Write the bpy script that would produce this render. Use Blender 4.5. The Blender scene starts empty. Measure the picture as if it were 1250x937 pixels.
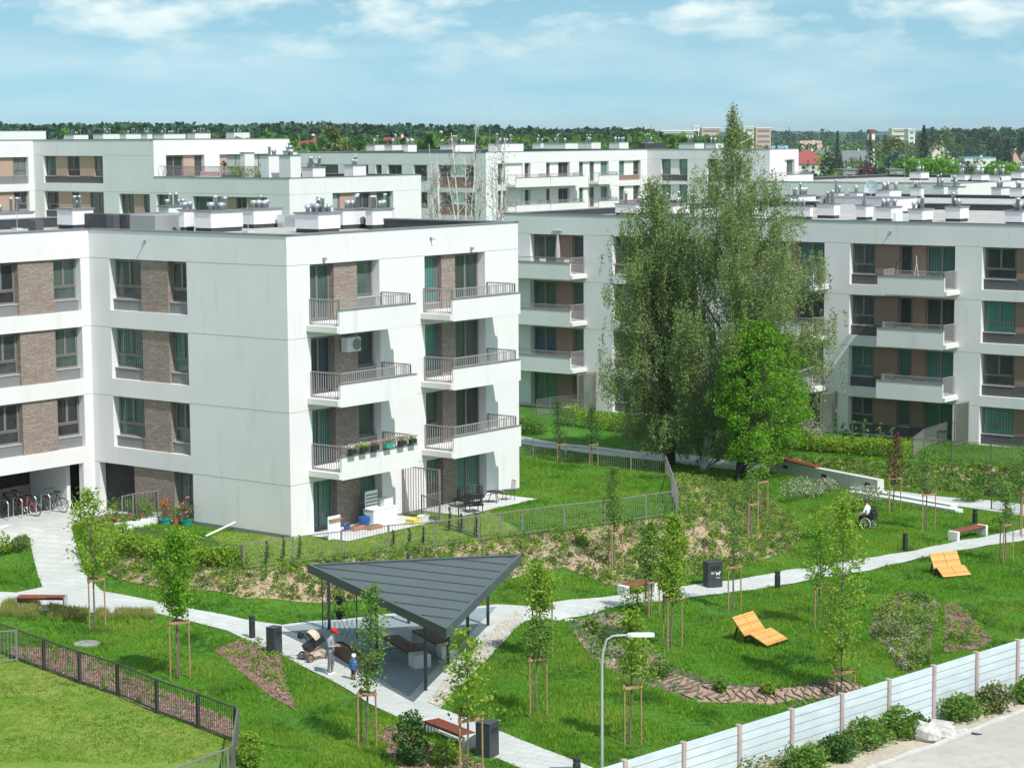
import bpy, bmesh, math, random
import numpy as np
from mathutils import Matrix, Vector
R = math.radians
rnd = random.Random(7)
nrg = np.random.default_rng(11)
scene = bpy.context.scene
COL = scene.collection

# ------------------------------------------------------------------ camera numbers (solved from the photo's parallel lines)
F, PITCH, ROLL, ZC = 2636.5, R(6.596), R(-0.349), 16.458
ROT = R(52.24)                                    # all blocks of the estate share this orientation
UX, UY = math.cos(ROT), math.sin(ROT)

def ray(px, py):
    x = (px-625)/F; y = -(py-468.5)/F
    c, s = math.cos(ROLL), math.sin(ROLL)
    x, y = c*x-s*y, s*x+c*y
    return (x, math.cos(PITCH)+y*math.sin(PITCH), -math.sin(PITCH)+y*math.cos(PITCH))

def at(px, py, z):
    d = ray(px, py); t = (z-ZC)/d[2]
    return Vector((d[0]*t, d[1]*t, z))

def atY(px, py, Y):
    d = ray(px, py); t = Y/d[1]
    return Vector((d[0]*t, Y, ZC+d[2]*t))

def zup(p, py):
    """height above p of a photo row seen on the vertical through p"""
    for px in (625+F*p[0]/p[1],):
        d = ray(px, py); t = math.hypot(p[0], p[1])/math.hypot(d[0], d[1])
        return ZC+d[2]*t-p[2]

def visible(x, y, z, m=25):
    """numpy test: inside the picture with margin m px"""
    dz = z-ZC
    dep = y*math.cos(PITCH)-dz*math.sin(PITCH); up = y*math.sin(PITCH)+dz*math.cos(PITCH)
    a = x/dep; b = up/dep
    c, s = math.cos(-ROLL), math.sin(-ROLL)
    u = 625+F*(c*a-s*b); v = 468.5-F*(s*a+c*b)
    return (u > -m) & (u < 1250+m) & (v > -m) & (v < 937+m), u, v

# ------------------------------------------------------------------ materials
MAT = {}
def new_mat(name):
    m = bpy.data.materials.new(name); m.use_nodes = True
    nt = m.node_tree; b = nt.nodes['Principled BSDF']
    MAT[name] = m
    return m, nt, b

def nd(nt, kind, **kw):
    n = nt.nodes.new(kind)
    for k, v in kw.items():
        if k in n.inputs: n.inputs[k].default_value = v
        else: setattr(n, k, v)
    return n

def mixc(nt, fac, a, b):
    n = nt.nodes.new('ShaderNodeMix'); n.data_type = 'RGBA'
    for sock, v in ((0, fac), (6, a), (7, b)):
        if isinstance(v, bpy.types.NodeSocket): nt.links.new(v, n.inputs[sock])
        else: n.inputs[sock].default_value = v if sock == 0 else (*v, 1)
    return n.outputs[2]

def noise(nt, scale, detail=3, coord='Object', rough=.55, stretch=None):
    tc = nt.nodes.new('ShaderNodeTexCoord'); src = tc.outputs[coord]
    if stretch:
        mp = nd(nt, 'ShaderNodeMapping'); mp.inputs['Scale'].default_value = stretch
        nt.links.new(src, mp.inputs[0]); src = mp.outputs[0]
    n = nd(nt, 'ShaderNodeTexNoise'); n.inputs['Scale'].default_value = scale
    n.inputs['Detail'].default_value = detail; n.inputs['Roughness'].default_value = rough
    nt.links.new(src, n.inputs['Vector'])
    return n.outputs['Fac']

def ramp(nt, src, a, b):
    n = nd(nt, 'ShaderNodeMapRange'); n.inputs[1].default_value = a; n.inputs[2].default_value = b
    nt.links.new(src, n.inputs[0]); return n.outputs[0]

def bump(nt, b, src, strength, dist=.02):
    n = nd(nt, 'ShaderNodeBump'); n.inputs['Strength'].default_value = strength; n.inputs['Distance'].default_value = dist
    nt.links.new(src, n.inputs['Height']); nt.links.new(n.outputs[0], b.inputs['Normal'])

def simple(name, col, rough=.7, var=.12, scale=3., metal=0., bmp=0., coat=0., spec=None, stretch=None):
    m, nt, b = new_mat(name)
    f = noise(nt, scale, 4, stretch=stretch)
    c0 = tuple(max(0, c*(1-var)) for c in col); c1 = tuple(min(1, c*(1+var)) for c in col)
    nt.links.new(mixc(nt, ramp(nt, f, .3, .7), c0, c1), b.inputs['Base Color'])
    b.inputs['Roughness'].default_value = rough; b.inputs['Metallic'].default_value = metal
    if coat: b.inputs['Coat Weight'].default_value = coat
    if spec is not None: b.inputs['Specular IOR Level'].default_value = spec
    if bmp: bump(nt, b, noise(nt, scale*12, 3), bmp)
    return m

def plaster(name, col):
    m, nt, b = new_mat(name)
    f1 = noise(nt, .35, 5); f2 = noise(nt, 1.6, 4, stretch=(1, 1, .18)); f3 = noise(nt, 40, 2)
    c = mixc(nt, ramp(nt, f1, .3, .7), tuple(k*.955 for k in col), tuple(min(1, k*1.03) for k in col))
    c = mixc(nt, ramp(nt, f2, .58, .8), c, tuple(k*.86 for k in col))
    nt.links.new(c, b.inputs['Base Color']); b.inputs['Roughness'].default_value = .9
    b.inputs['Specular IOR Level'].default_value = .2
    bump(nt, b, f3, .25, .01)
plaster('plaster_white', (.745, .72, .722))
plaster('plaster_far', (.74, .715, .718))
plaster('plaster_soffit', (.70, .69, .64))
simple('joint', (.42, .44, .44), .9)
simple('frame', (.20, .18, .172), .5, .06)
simple('frame_light', (.30, .28, .265), .5, .06)
simple('sill', (.42, .41, .40), .45, .05)
simple('panel_dark', (.085, .083, .09), .6, .08)
simple('panel_grey', (.20, .205, .21), .6, .06)
simple('panel_brown', (.27, .165, .13), .8, .06, 2.)
simple('panel_tan', (.45, .30, .24), .8, .05, 2.)
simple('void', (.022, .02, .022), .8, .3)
simple('railing', (.33, .31, .30), .5, .06)
simple('railing_brown_and_shade', (.25, .19, .18), .5, .06)  # own brown of the screens, also painted shade on balcony return bars
simple('coping', (.20, .205, .215), .5, .08)
simple('roof_deck', (.40, .39, .37), .9, .12, .6)
simple('roof_dark', (.045, .048, .056), .7, .2)
simple('steel', (.62, .65, .66), .38, .06, 6., metal=.75)
simple('plinth', (.05, .052, .06), .8, .15)
simple('concrete', (.55, .54, .51), .85, .1, 2., bmp=.2)
simple('concrete_white', (.68, .68, .66), .85, .07, 2., bmp=.15)
simple('anthracite', (.045, .05, .058), .45, .1, 4.)
simple('anthracite_roof', (.085, .108, .115), .6, .06, .8)
simple('fascia', (.055, .068, .072), .45, .06)
simple('wood_red', (.22, .055, .03), .55, .35, 7., stretch=(1, 8, 1))
simple('wood_dark', (.09, .038, .03), .6, .3, 7.)
simple('stake_wood', (.36, .225, .11), .8, .25, 9.)
simple('strap', (.40, .33, .23), .9, .2)
simple('bark_grey', (.17, .14, .115), .9, .35, 8., bmp=.5)
simple('bark_red', (.15, .075, .07), .9, .3, 8.)
simple('bark_birch', (.64, .62, .58), .9, .35, 5., stretch=(1, 1, 3.5), bmp=.3)
simple('bark_dark', (.045, .036, .03), .95, .3, 5., bmp=.5)
simple('fence_post', (.13, .125, .12), .6, .1)
simple('fence_post_light', (.21, .20, .195), .6, .1)
simple('fence_dark', (.055, .055, .06), .6, .1)
simple('fence_brown', (.42, .33, .30), .8, .12)
simple('fence_panel', (.56, .62, .65), .6, .10, 1.2, stretch=(1, 1, 4))
simple('galvanised', (.48, .52, .53), .45, .07, metal=.3)
simple('red_cap', (.62, .015, .02), .8, .1, 20)
simple('grey_cloth', (.33, .33, .37), .9, .15, 14, bmp=.3)
simple('grey_trousers', (.17, .165, .185), .9, .15, 14, bmp=.3)
simple('skin', (.56, .33, .24), .6, .06, 12)
simple('hair_blond', (.70, .62, .48), .7, .15, 40)
simple('hair_dark', (.05, .035, .03), .7, .2, 40)
simple('blue_cloth', (.02, .12, .50), .85, .1, 14)
simple('wine_cloth', (.13, .015, .04), .85, .15, 14)
simple('white_cloth', (.80, .82, .84), .85, .05, 14)
simple('white_plastic', (.78, .78, .78), .45, .03)
simple('beige_cloth', (.60, .47, .37), .9, .1, 14)
simple('rubber', (.03, .028, .028), .7, .2)
simple('copper', (.42, .28, .22), .4, .1, metal=.4)
simple('black_plastic', (.025, .024, .027), .5, .15)
simple('red_paint', (.48, .03, .03), .4, .1)
simple('blue_plastic', (.02, .09, .28), .4, .1)
simple('turquoise_plastic', (.03, .33, .27), .45, .1)
simple('terracotta', (.45, .17, .09), .8, .1)
simple('yellow_plastic', (.72, .60, .12), .5, .1)
simple('dish_grey', (.26, .33, .36), .5, .05)
simple('rock', (.50, .48, .45), .9, .35, 4., bmp=.8)
simple('umbrella_cloth', (.42, .38, .42), .9, .08)
simple('roof_red', (.30, .06, .06), .7, .2, 1.2)
simple('roof_maroon', (.22, .05, .055), .7, .2, 1.2)
simple('roof_tan', (.42, .30, .22), .8, .15, 1.2)
simple('roof_slate', (.16, .17, .18), .8, .15, 1.2)
simple('roof_blue', (.18, .36, .50), .6, .1, 1.2)
simple('house_cream', (.72, .66, .55), .9, .06)
simple('house_white', (.74, .73, .70), .9, .06)
simple('house_pink', (.60, .40, .35), .9, .06)
simple('shed_grey', (.27, .28, .28), .8, .1, .5)

def brick(name, c1, c2, mortar):
    m, nt, b = new_mat(name)
    uv = nt.nodes.new('ShaderNodeUVMap')
    t = nd(nt, 'ShaderNodeTexBrick'); t.inputs['Scale'].default_value = 1.
    t.inputs['Brick Width'].default_value = .44; t.inputs['Row Height'].default_value = .105
    t.inputs['Mortar Size'].default_value = .012; t.inputs['Bias'].default_value = 0.
    t.inputs['Color1'].default_value = (*c1, 1); t.inputs['Color2'].default_value = (*c2, 1); t.inputs['Mortar'].default_value = (*mortar, 1)
    nt.links.new(uv.outputs[0], t.inputs['Vector'])
    n = noise(nt, 5, 4, 'UV', stretch=(1, 3, 1))
    nt.links.new(mixc(nt, ramp(nt, n, .35, .8), t.outputs[0], tuple(k*.55 for k in c1)), b.inputs['Base Color'])
    b.inputs['Roughness'].default_value = .9
    bump(nt, b, t.outputs['Fac'], -.6, .01)
brick('brick', (.30, .225, .19), (.42, .335, .29), (.22, .19, .175))

def pavers(name, col, w, h, mortar=.72, var=.055):
    m, nt, b = new_mat(name)
    tc = nt.nodes.new('ShaderNodeTexCoord')
    mp = nd(nt, 'ShaderNodeMapping'); mp.inputs['Rotation'].default_value = (0, 0, R(32)); nt.links.new(tc.outputs['Object'], mp.inputs[0])
    t = nd(nt, 'ShaderNodeTexBrick'); t.inputs['Scale'].default_value = 1.
    t.inputs['Brick Width'].default_value = w; t.inputs['Row Height'].default_value = h; t.inputs['Mortar Size'].default_value = .018
    t.inputs['Color1'].default_value = (*[k*(1-var) for k in col], 1); t.inputs['Color2'].default_value = (*[k*(1+var*.6) for k in col], 1)
    t.inputs['Mortar'].default_value = (*[k*mortar for k in col], 1)
    nt.links.new(mp.outputs[0], t.inputs['Vector'])
    f = noise(nt, .9, 5); g = noise(nt, .22, 4)
    c = mixc(nt, ramp(nt, f, .45, .8), t.outputs[0], tuple(k*.8 for k in col))
    c = mixc(nt, ramp(nt, g, .5, .75), c, tuple(k*.9 for k in col))
    nt.links.new(c, b.inputs['Base Color']); b.inputs['Roughness'].default_value = .9
    b.inputs['Specular IOR Level'].default_value = .2
pavers('path_paver', (.53, .54, .52), .8, .4)
pavers('slab_paver', (.27, .32, .34), .6, .3)
pavers('patio_paver', (.62, .62, .60), .5, .5)

def soil(name, cols, s1=1.2, s2=14., bmp=.6):
    m, nt, b = new_mat(name)
    f1 = noise(nt, s1, 5); f2 = noise(nt, s2, 4)
    c = mixc(nt, ramp(nt, f1, .35, .68), cols[0], cols[1])
    c = mixc(nt, ramp(nt, f2, .45, .75), c, cols[2])
    nt.links.new(c, b.inputs['Base Color']); b.inputs['Roughness'].default_value = .95
    b.inputs['Specular IOR Level'].default_value = .1
    bump(nt, b, f2, bmp, .06)
soil('ground_grass', ((.055, .165, .022), (.095, .225, .030), (.035, .115, .018)), .5, 9.)
soil('lawn_dry', ((.13, .235, .03), (.26, .29, .07), (.10, .20, .028)), .45, 9.)
soil('mulch_straw', ((.37, .28, .19), (.46, .36, .245), (.22, .16, .10)), 1.0, 10.)
soil('mulch_bark', ((.22, .14, .11), (.31, .21, .165), (.12, .07, .055)), 2.0, 12.)
soil('gravel', ((.52, .48, .42), (.62, .58, .52), (.36, .32, .28)), 2.0, 16.)
soil('sand', ((.46, .40, .32), (.55, .49, .40), (.36, .30, .23)), .8, 9., .3)
soil('street', ((.43, .40, .36), (.50, .47, .43), (.39, .36, .325)), .3, 2.5, .05)
soil('log_bark', ((.34, .235, .17), (.46, .34, .25), (.20, .13, .095)), 3.0, 14.)

def leafmat(name, a, b_, trans=.35, rough=.55, patch=None):
    m, nt, b = new_mat(name)
    g = nt.nodes.new('ShaderNodeNewGeometry')
    c = mixc(nt, g.outputs['Random Per Island'], a, b_)
    f = noise(nt, .7, 2); c = mixc(nt, ramp(nt, f, .5, .9), c, tuple(k*.6+l*.4 for k, l in zip(a, b_)))
    if patch:
        for (pc, sc, lo, hi) in patch: c = mixc(nt, ramp(nt, noise(nt, sc, 4), lo, hi), c, pc)
    nt.links.new(c, b.inputs['Base Color']); b.inputs['Roughness'].default_value = rough
    b.inputs['Specular IOR Level'].default_value = .25
    out = nt.nodes['Material Output']
    tr = nd(nt, 'ShaderNodeBsdfTranslucent'); nt.links.new(c, tr.inputs[0])
    mx = nd(nt, 'ShaderNodeMixShader'); mx.inputs[0].default_value = trans
    nt.links.new(b.outputs[0], mx.inputs[1]); nt.links.new(tr.outputs[0], mx.inputs[2]); nt.links.new(mx.outputs[0], out.inputs[0])
leafmat('wood_orange', (.52, .24, .065), (.80, .41, .14), 0., .6)
leafmat('leaf_birch', (.12, .21, .05), (.42, .50, .20), .48)
leafmat('leaf_bright', (.10, .29, .014), (.23, .44, .03), .42)
leafmat('leaf_spring', (.17, .33, .028), (.38, .50, .06), .42)
leafmat('leaf_mid', (.095, .22, .03), (.22, .35, .06), .4)
leafmat('leaf_deep', (.045, .13, .024), (.11, .22, .045), .35)
leafmat('leaf_olive', (.10, .14, .04), (.23, .26, .09), .35)
leafmat('leaf_red', (.10, .025, .035), (.20, .06, .06), .3)
leafmat('leaf_blue', (.05, .11, .09), (.11, .19, .16), .2)
leafmat('leaf_conifer', (.018, .045, .018), (.045, .085, .035), .15)
leafmat('leaf_grey', (.22, .27, .16), (.48, .50, .36), .35)
leafmat('leaf_forest', (.025, .075, .04), (.06, .13, .06), .25)
leafmat('grass_blade', (.085, .245, .017), (.25, .45, .04), .42, patch=[((.27, .40, .045), .22, .46, .66), ((.04, .14, .018), .55, .52, .70), ((.40, .40, .12), 1.1, .62, .80)])
leafmat('grass_blade_dry', (.17, .30, .028), (.42, .43, .10), .4)
leafmat('grass_straw', (.30, .25, .12), (.42, .36, .18), .3)
leafmat('petal_orange', (.70, .10, .02), (.80, .20, .05), .3)
leafmat('petal_pink', (.55, .08, .12), (.75, .40, .40), .3)
leafmat('petal_white', (.75, .72, .60), (.80, .78, .70), .3)
leafmat('petal_yellow', (.70, .60, .10), (.75, .66, .25), .3)
leafmat('pebble', (.45, .42, .37), (.75, .72, .66), 0., .9)
leafmat('chip_bark', (.15, .085, .065), (.40, .28, .22), 0., .9)
leafmat('chip_straw', (.30, .21, .13), (.60, .48, .33), 0., .9)

def glass(name, a, b_, folds=0., fscale=9.):
    """a window pane: opaque, coloured as dark room, blind or curtain with fold shade painted"""
    m, nt, b = new_mat(name)
    f = noise(nt, .8, 3)
    c = mixc(nt, ramp(nt, f, .35, .65), a, b_)
    if folds:  # wave stripes darken the colour as shade between curtain pleats
        uv = nt.nodes.new('ShaderNodeUVMap')
        w = nd(nt, 'ShaderNodeTexWave'); w.inputs['Scale'].default_value = fscale*.25; w.inputs['Distortion'].default_value = 2.2
        w.inputs['Detail'].default_value = 1.5; w.inputs['Detail Scale'].default_value = .4
        nt.links.new(uv.outputs[0], w.inputs['Vector'])
        c = mixc(nt, ramp(nt, w.outputs['Fac'], .2, .9), tuple(k*(1-folds) for k in a), c)
    oi = nt.nodes.new('ShaderNodeObjectInfo'); sc_ = nd(nt, 'ShaderNodeMapRange'); sc_.inputs[3].default_value = .45; sc_.inputs[4].default_value = 1.5; nt.links.new(oi.outputs['Random'], sc_.inputs[0])
    vm = nd(nt, 'ShaderNodeVectorMath', operation='SCALE'); nt.links.new(c, vm.inputs[0]); nt.links.new(sc_.outputs[0], vm.inputs['Scale']); c = vm.outputs[0]
    nt.links.new(c, b.inputs['Base Color']); b.inputs['Roughness'].default_value = .6
    b.inputs['Coat Weight'].default_value = 1.; b.inputs['Coat Roughness'].default_value = .03
glass('pane_d', (.012, .014, .017), (.045, .055, .055))
glass('pane_g', (.03, .055, .05), (.07, .10, .085))
glass('pane_t', (.04, .135, .12), (.095, .225, .20), .2, 7.)
glass('pane_c', (.06, .17, .15), (.15, .29, .25), .6)
glass('pane_w', (.30, .36, .35), (.48, .52, .50), .4)
glass('pane_b', (.02, .035, .08), (.06, .08, .14), .5)

# ------------------------------------------------------------------ mesh builder
class MB:
    def __init__(s):
        s.v = []; s.f = []; s.m = []; s.names = []; s.T = None
    def mi(s, m):
        if m not in s.names: s.names.append(m)
        return s.names.index(m)
    def add(s, pts, faces, m):
        o = len(s.v)
        if s.T is not None: pts = [s.T @ Vector(p) for p in pts]
        s.v.extend([tuple(p) for p in pts]); k = s.mi(m)
        for f in faces: s.f.append([o+i for i in f]); s.m.append(k)
    def quad(s, a, b, c, d, m): s.add([a, b, c, d], [(0, 1, 2, 3)], m)
    def box(s, x0, x1, y0, y1, z0, z1, m):
        p = [(x0, y0, z0), (x1, y0, z0), (x1, y1, z0), (x0, y1, z0), (x0, y0, z1), (x1, y0, z1), (x1, y1, z1), (x0, y1, z1)]
        s.add(p, [(3, 2, 1, 0), (4, 5, 6, 7), (0, 1, 5, 4), (1, 2, 6, 5), (2, 3, 7, 6), (3, 0, 4, 7)], m)
    def bbox(s, x0, x1, y0, y1, z0, z1, m, e=.02):
        """box with chamfered vertical and top edges"""
        s.prism([(x0+e, y0), (x1-e, y0), (x1, y0+e), (x1, y1-e), (x1-e, y1), (x0+e, y1), (x0, y1-e), (x0, y0+e)], z0, z1-e, m, top=False)
        a = [(x0+e, y0), (x1-e, y0), (x1, y0+e), (x1, y1-e), (x1-e, y1), (x0+e, y1), (x0, y1-e), (x0, y0+e)]
        cx, cy = (x0+x1)/2, (y0+y1)/2
        b = [(cx+(x-cx)*(1-2*e/(x1-x0)), cy+(y-cy)*(1-2*e/(y1-y0))) for x, y in a]
        p = [(x, y, z1-e) for x, y in a]+[(x, y, z1) for x, y in b]
        s.add(p, [(i, (i+1) % 8, 8+(i+1) % 8, 8+i) for i in range(8)]+[tuple(range(8, 16))], m)
    def prism(s, poly, z0, z1, m, top=True):
        n = len(poly)
        p = [(x, y, z0) for x, y in poly]+[(x, y, z1) for x, y in poly]
        f = [(i, (i+1) % n, n+(i+1) % n, n+i) for i in range(n)]+[tuple(range(n-1, -1, -1))]
        if top: f.append(tuple(range(n, 2*n)))
        s.add(p, f, m)
    def bar(s, a, b, w, h, m):
        """rectangular bar from a to b, w wide (horizontal), h high"""
        a = Vector(a); b = Vector(b); d = (b-a).normalized()
        up = Vector((0, 0, 1)) if abs(d.z) < .95 else Vector((0, 1, 0))
        x = d.cross(up).normalized()*w/2; y = x.cross(d).normalized()*h/2
        p = [q+i*x+j*y for q in (a, b) for i, j in ((-1, -1), (1, -1), (1, 1), (-1, 1))]
        s.add(p, [(0, 1, 2, 3), (7, 6, 5, 4), (0, 4, 5, 1), (1, 5, 6, 2), (2, 6, 7, 3), (3, 7, 4, 0)], m)
    def tube(s, pts, r, m, n=6, cap=True):
        pts = [Vector(p) for p in pts]
        rr = r if isinstance(r, (list, tuple)) else [r]*len(pts)
        ring = []; prev = None
        for i, p in enumerate(pts):
            d = (pts[min(i+1, len(pts)-1)]-pts[max(i-1, 0)])
            d = d.normalized() if d.length > 1e-9 else Vector((0, 0, 1))
            if prev is None:
                x = d.cross(Vector((0, 0, 1)) if abs(d.z) < .9 else Vector((1, 0, 0))).normalized()
            else:
                x = (prev-d*prev.dot(d)); x = x.normalized() if x.length > 1e-6 else d.orthogonal().normalized()
            prev = x; y = d.cross(x)
            ring += [p+(x*math.cos(t)+y*math.sin(t))*rr[i] for t in [2*math.pi*k/n for k in range(n)]]
        f = [(i*n+k, i*n+(k+1) % n, (i+1)*n+(k+1) % n, (i+1)*n+k) for i in range(len(pts)-1) for k in range(n)]
        if cap: f += [tuple(range(n-1, -1, -1)), tuple(range((len(pts)-1)*n, len(pts)*n))]
        s.add(ring, f, m)
    def ring(s, c, R_, r, axis, m, n=20, k=6):
        """torus round an axis"""
        a = Vector(axis).normalized(); x = a.orthogonal().normalized(); y = a.cross(x); c = Vector(c)
        p = []
        for i in range(n):
            t = 2*math.pi*i/n; d = x*math.cos(t)+y*math.sin(t)
            for j in range(k):
                q = 2*math.pi*j/k; p.append(c+d*(R_+r*math.cos(q))+a*r*math.sin(q))
        s.add(p, [(i*k+j, ((i+1) % n)*k+j, ((i+1) % n)*k+(j+1) % k, i*k+(j+1) % k) for i in range(n) for j in range(k)], m)
    def ball(s, c, rx, ry, rz, m, n=10, k=7, jit=0.):
        p = [(c[0], c[1], c[2]-rz)]
        for i in range(1, k):
            t = math.pi*i/k-math.pi/2
            for j in range(n):
                q = 2*math.pi*j/n; w = 1+rnd.uniform(-jit, jit)
                p.append((c[0]+rx*w*math.cos(t)*math.cos(q), c[1]+ry*w*math.cos(t)*math.sin(q), c[2]+rz*w*math.sin(t)))
        p.append((c[0], c[1], c[2]+rz))
        f = [(0, 1+(j+1) % n, 1+j) for j in range(n)]
        f += [(1+i*n+j, 1+i*n+(j+1) % n, 1+(i+1)*n+(j+1) % n, 1+(i+1)*n+j) for i in range(k-2) for j in range(n)]
        f += [(len(p)-1, 1+(k-2)*n+j, 1+(k-2)*n+(j+1) % n) for j in range(n)]
        s.add(p, f, m)
    def lathe(s, c, prof, m, n=14):
        p = [(c[0]+r*math.cos(2*math.pi*j/n), c[1]+r*math.sin(2*math.pi*j/n), c[2]+z) for r, z in prof for j in range(n)]
        f = [(i*n+j, i*n+(j+1) % n, (i+1)*n+(j+1) % n, (i+1)*n+j) for i in range(len(prof)-1) for j in range(n)]
        f += [tuple(range(n-1, -1, -1)), tuple(range((len(prof)-1)*n, len(prof)*n))]
        s.add(p, f, m)
    def mesh(s, name, smooth=False):
        me = bpy.data.meshes.new(name); me.from_pydata(s.v, [], s.f)
        for n in s.names: me.materials.append(MAT[n])
        me.polygons.foreach_set('material_index', s.m)
        if smooth: me.polygons.foreach_set('use_smooth', [True]*len(s.f))
        nv = len(me.loops); uv = me.uv_layers.new(name='UVMap')
        co = np.array(s.v, dtype=np.float32) if s.v else np.zeros((0, 3), np.float32)
        li = np.empty(nv, np.int32); me.loops.foreach_get('vertex_index', li)
        nr = np.empty(len(s.f)*3, np.float32); me.polygons.foreach_get('normal', nr); nr = np.abs(nr.reshape(-1, 3))
        lt = np.array([len(f) for f in s.f]); pn = np.repeat(np.arange(len(s.f)), lt)
        ax = np.argmax(nr, 1)[pn]; c = co[li]
        u = np.where(ax == 0, c[:, 1], c[:, 0]); v = np.where(ax == 2, c[:, 1], c[:, 2])
        uv.data.foreach_set('uv', np.stack([u, v], 1).astype(np.float32).ravel())
        me.update()
        return me
    def obj(s, name, parent=None, smooth=False):
        return link(name, s.mesh(name, smooth), parent)

def link(name, data, parent=None, loc=None, rotz=None):
    o = bpy.data.objects.new(name, data); COL.objects.link(o)
    if parent is not None: o.parent = parent
    if loc is not None: o.location = loc
    if rotz is not None: o.rotation_euler = (0, 0, rotz)
    return o

def tag(o, label=None, cat=None, group=None, kind=None):
    if label: o['label'] = label
    if cat: o['category'] = cat
    if group: o['group'] = group
    if kind: o['kind'] = kind
    return o

def empty(name, loc, rz=0., label=None, cat=None, group=None):
    o = link(name, None, None, loc, rz); o.empty_display_size = .3
    return tag(o, label, cat, group)

def copy_tree(o, parent=None):
    c = o.copy(); COL.objects.link(c); c.parent = parent
    for ch in o.children: copy_tree(ch, c)
    return c

def np_mesh(name, verts, nper, mat, parent=None, mats=None, mat_idx=None):
    """many loose nper-gons from a (k*nper,3) array"""
    k = len(verts)//nper
    me = bpy.data.meshes.new(name)
    me.vertices.add(len(verts)); me.vertices.foreach_set('co', verts.astype(np.float32).ravel())
    me.loops.add(len(verts)); me.loops.foreach_set('vertex_index', np.arange(len(verts), dtype=np.int32))
    me.polygons.add(k); me.polygons.foreach_set('loop_start', np.arange(0, len(verts), nper, dtype=np.int32))
    for n in (mats or [mat]): me.materials.append(MAT[n])
    if mat_idx is not None: me.polygons.foreach_set('material_index', mat_idx.astype(np.int32))
    me.update(calc_edges=True); me.validate()
    return link(name, me, parent)

def unit(a): return a/np.maximum(np.linalg.norm(a, axis=-1, keepdims=True), 1e-9)

def leaf_quads(c, size, up=.3, aspect=.55, droop=0.):
    """diamond leaves round the centres c"""
    n = len(c); a = nrg.normal(size=(n, 3)); a[:, 2] = a[:, 2]*(.7) - droop; a = unit(a)
    b = unit(np.cross(a, nrg.normal(size=(n, 3))+np.array([0, 0, up])))
    s = (size*nrg.uniform(.7, 1.3, n))[:, None]
    return np.stack([c-a*s*.5, c+b*s*aspect*.5, c+a*s*.5, c-b*s*aspect*.5], 1).reshape(-1, 3)

# ------------------------------------------------------------------ terrain
def inpoly(x, y, poly):
    x = np.asarray(x, float); y = np.asarray(y, float); r = np.zeros(x.shape, bool); n = len(poly)
    for i in range(n):
        x1, y1 = poly[i][0], poly[i][1]; x2, y2 = poly[(i+1) % n][0], poly[(i+1) % n][1]
        c = (y1 > y) != (y2 > y)
        with np.errstate(divide='ignore', invalid='ignore'):
            r ^= c & (x < (x2-x1)*(y-y1)/((y2-y1) if y2 != y1 else 1e-9)+x1)
    return r

def segdist(x, y, pts, closed=True):
    d = np.full(np.shape(x), 1e9); n = len(pts)
    for i in range(n if closed else n-1):
        x1, y1 = pts[i][0], pts[i][1]; x2, y2 = pts[(i+1) % n][0], pts[(i+1) % n][1]
        l = max((x2-x1)**2+(y2-y1)**2, 1e-9)
        t = np.clip(((x-x1)*(x2-x1)+(y-y1)*(y2-y1))/l, 0, 1)
        d = np.minimum(d, np.hypot(x-x1-t*(x2-x1), y-y1-t*(y2-y1)))
    return d

def sst(t): t = np.clip(t, 0, 1); return t*t*(3-2*t)
def outdist(x, y, poly): return np.where(inpoly(x, y, poly), 0, segdist(x, y, poly))
def pxs(lst, z): return [tuple(at(a, b, z)[:2]) for a, b in lst]

GARDEN_PX = [(150, 655), (298, 695), (358, 688), (474, 673), (585, 660), (689, 646), (826, 628), (813, 582), (651, 562)]
TA = pxs(GARDEN_PX, 0)+[(-3., 112.), (-12., 128.), (-50., 128.), (-50., 92.), (-19.5, 91.)]
TL = pxs([(-60, 775), (0, 797), (54, 818), (98, 834.6), (144, 849.6), (192, 870.7), (242, 889), (287, 908)], -.3)+[(-8.2, 52.), (-30., 46.), (-32., 70.)]
TB = pxs([(560, 508), (640, 515), (800, 530), (950, 549), (1110, 561), (1250, 569), (1400, 580)], -1.2)+[(60, 150), (30, 170), (-15, 150)]
SW = pxs([(690, 757), (730, 775), (765, 800), (800, 830), (850, 848), (950, 850), (1040, 842), (1100, 815)], -1.25)

def terr(x, y):
    x = np.asarray(x, float); y = np.asarray(y, float)
    z = -1.0-.6*sst(x/18.)
    z = z+(-1.7-z)*sst((y-98)/14.)
    w = 1-sst(outdist(x, y, TB)/3.0); z = z+(-1.2-z)*w
    w = 1-sst(outdist(x, y, TA)/4.6); z = z+(0-z)*w
    w = 1-sst(outdist(x, y, TL)/3.0); z = z+(-.3-z)*w
    z = z-.38*np.exp(-(segdist(x, y, SW, False)/.8)**2)
    near = (y < 130)
    z = z+near*(.035*np.sin(x*.9+1.3)*np.sin(y*.7)+.02*np.sin(x*2.1+y*1.7))*sst(outdist(x, y, TA)/3)
    far = sst((y-135)/40.)
    return z+(-2.0-z)*far

def T(x, y): return float(terr(np.array([x]), np.array([y]))[0])
def atg(px, py):
    z = -1.
    for _ in range(12):
        p = at(px, py, z); z = .5*z+.5*T(p.x, p.y)
    p = at(px, py, z); p.z = T(p.x, p.y)
    return p
def pg(lst): return [tuple(atg(a, b)[:2]) for a, b in lst]

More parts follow.
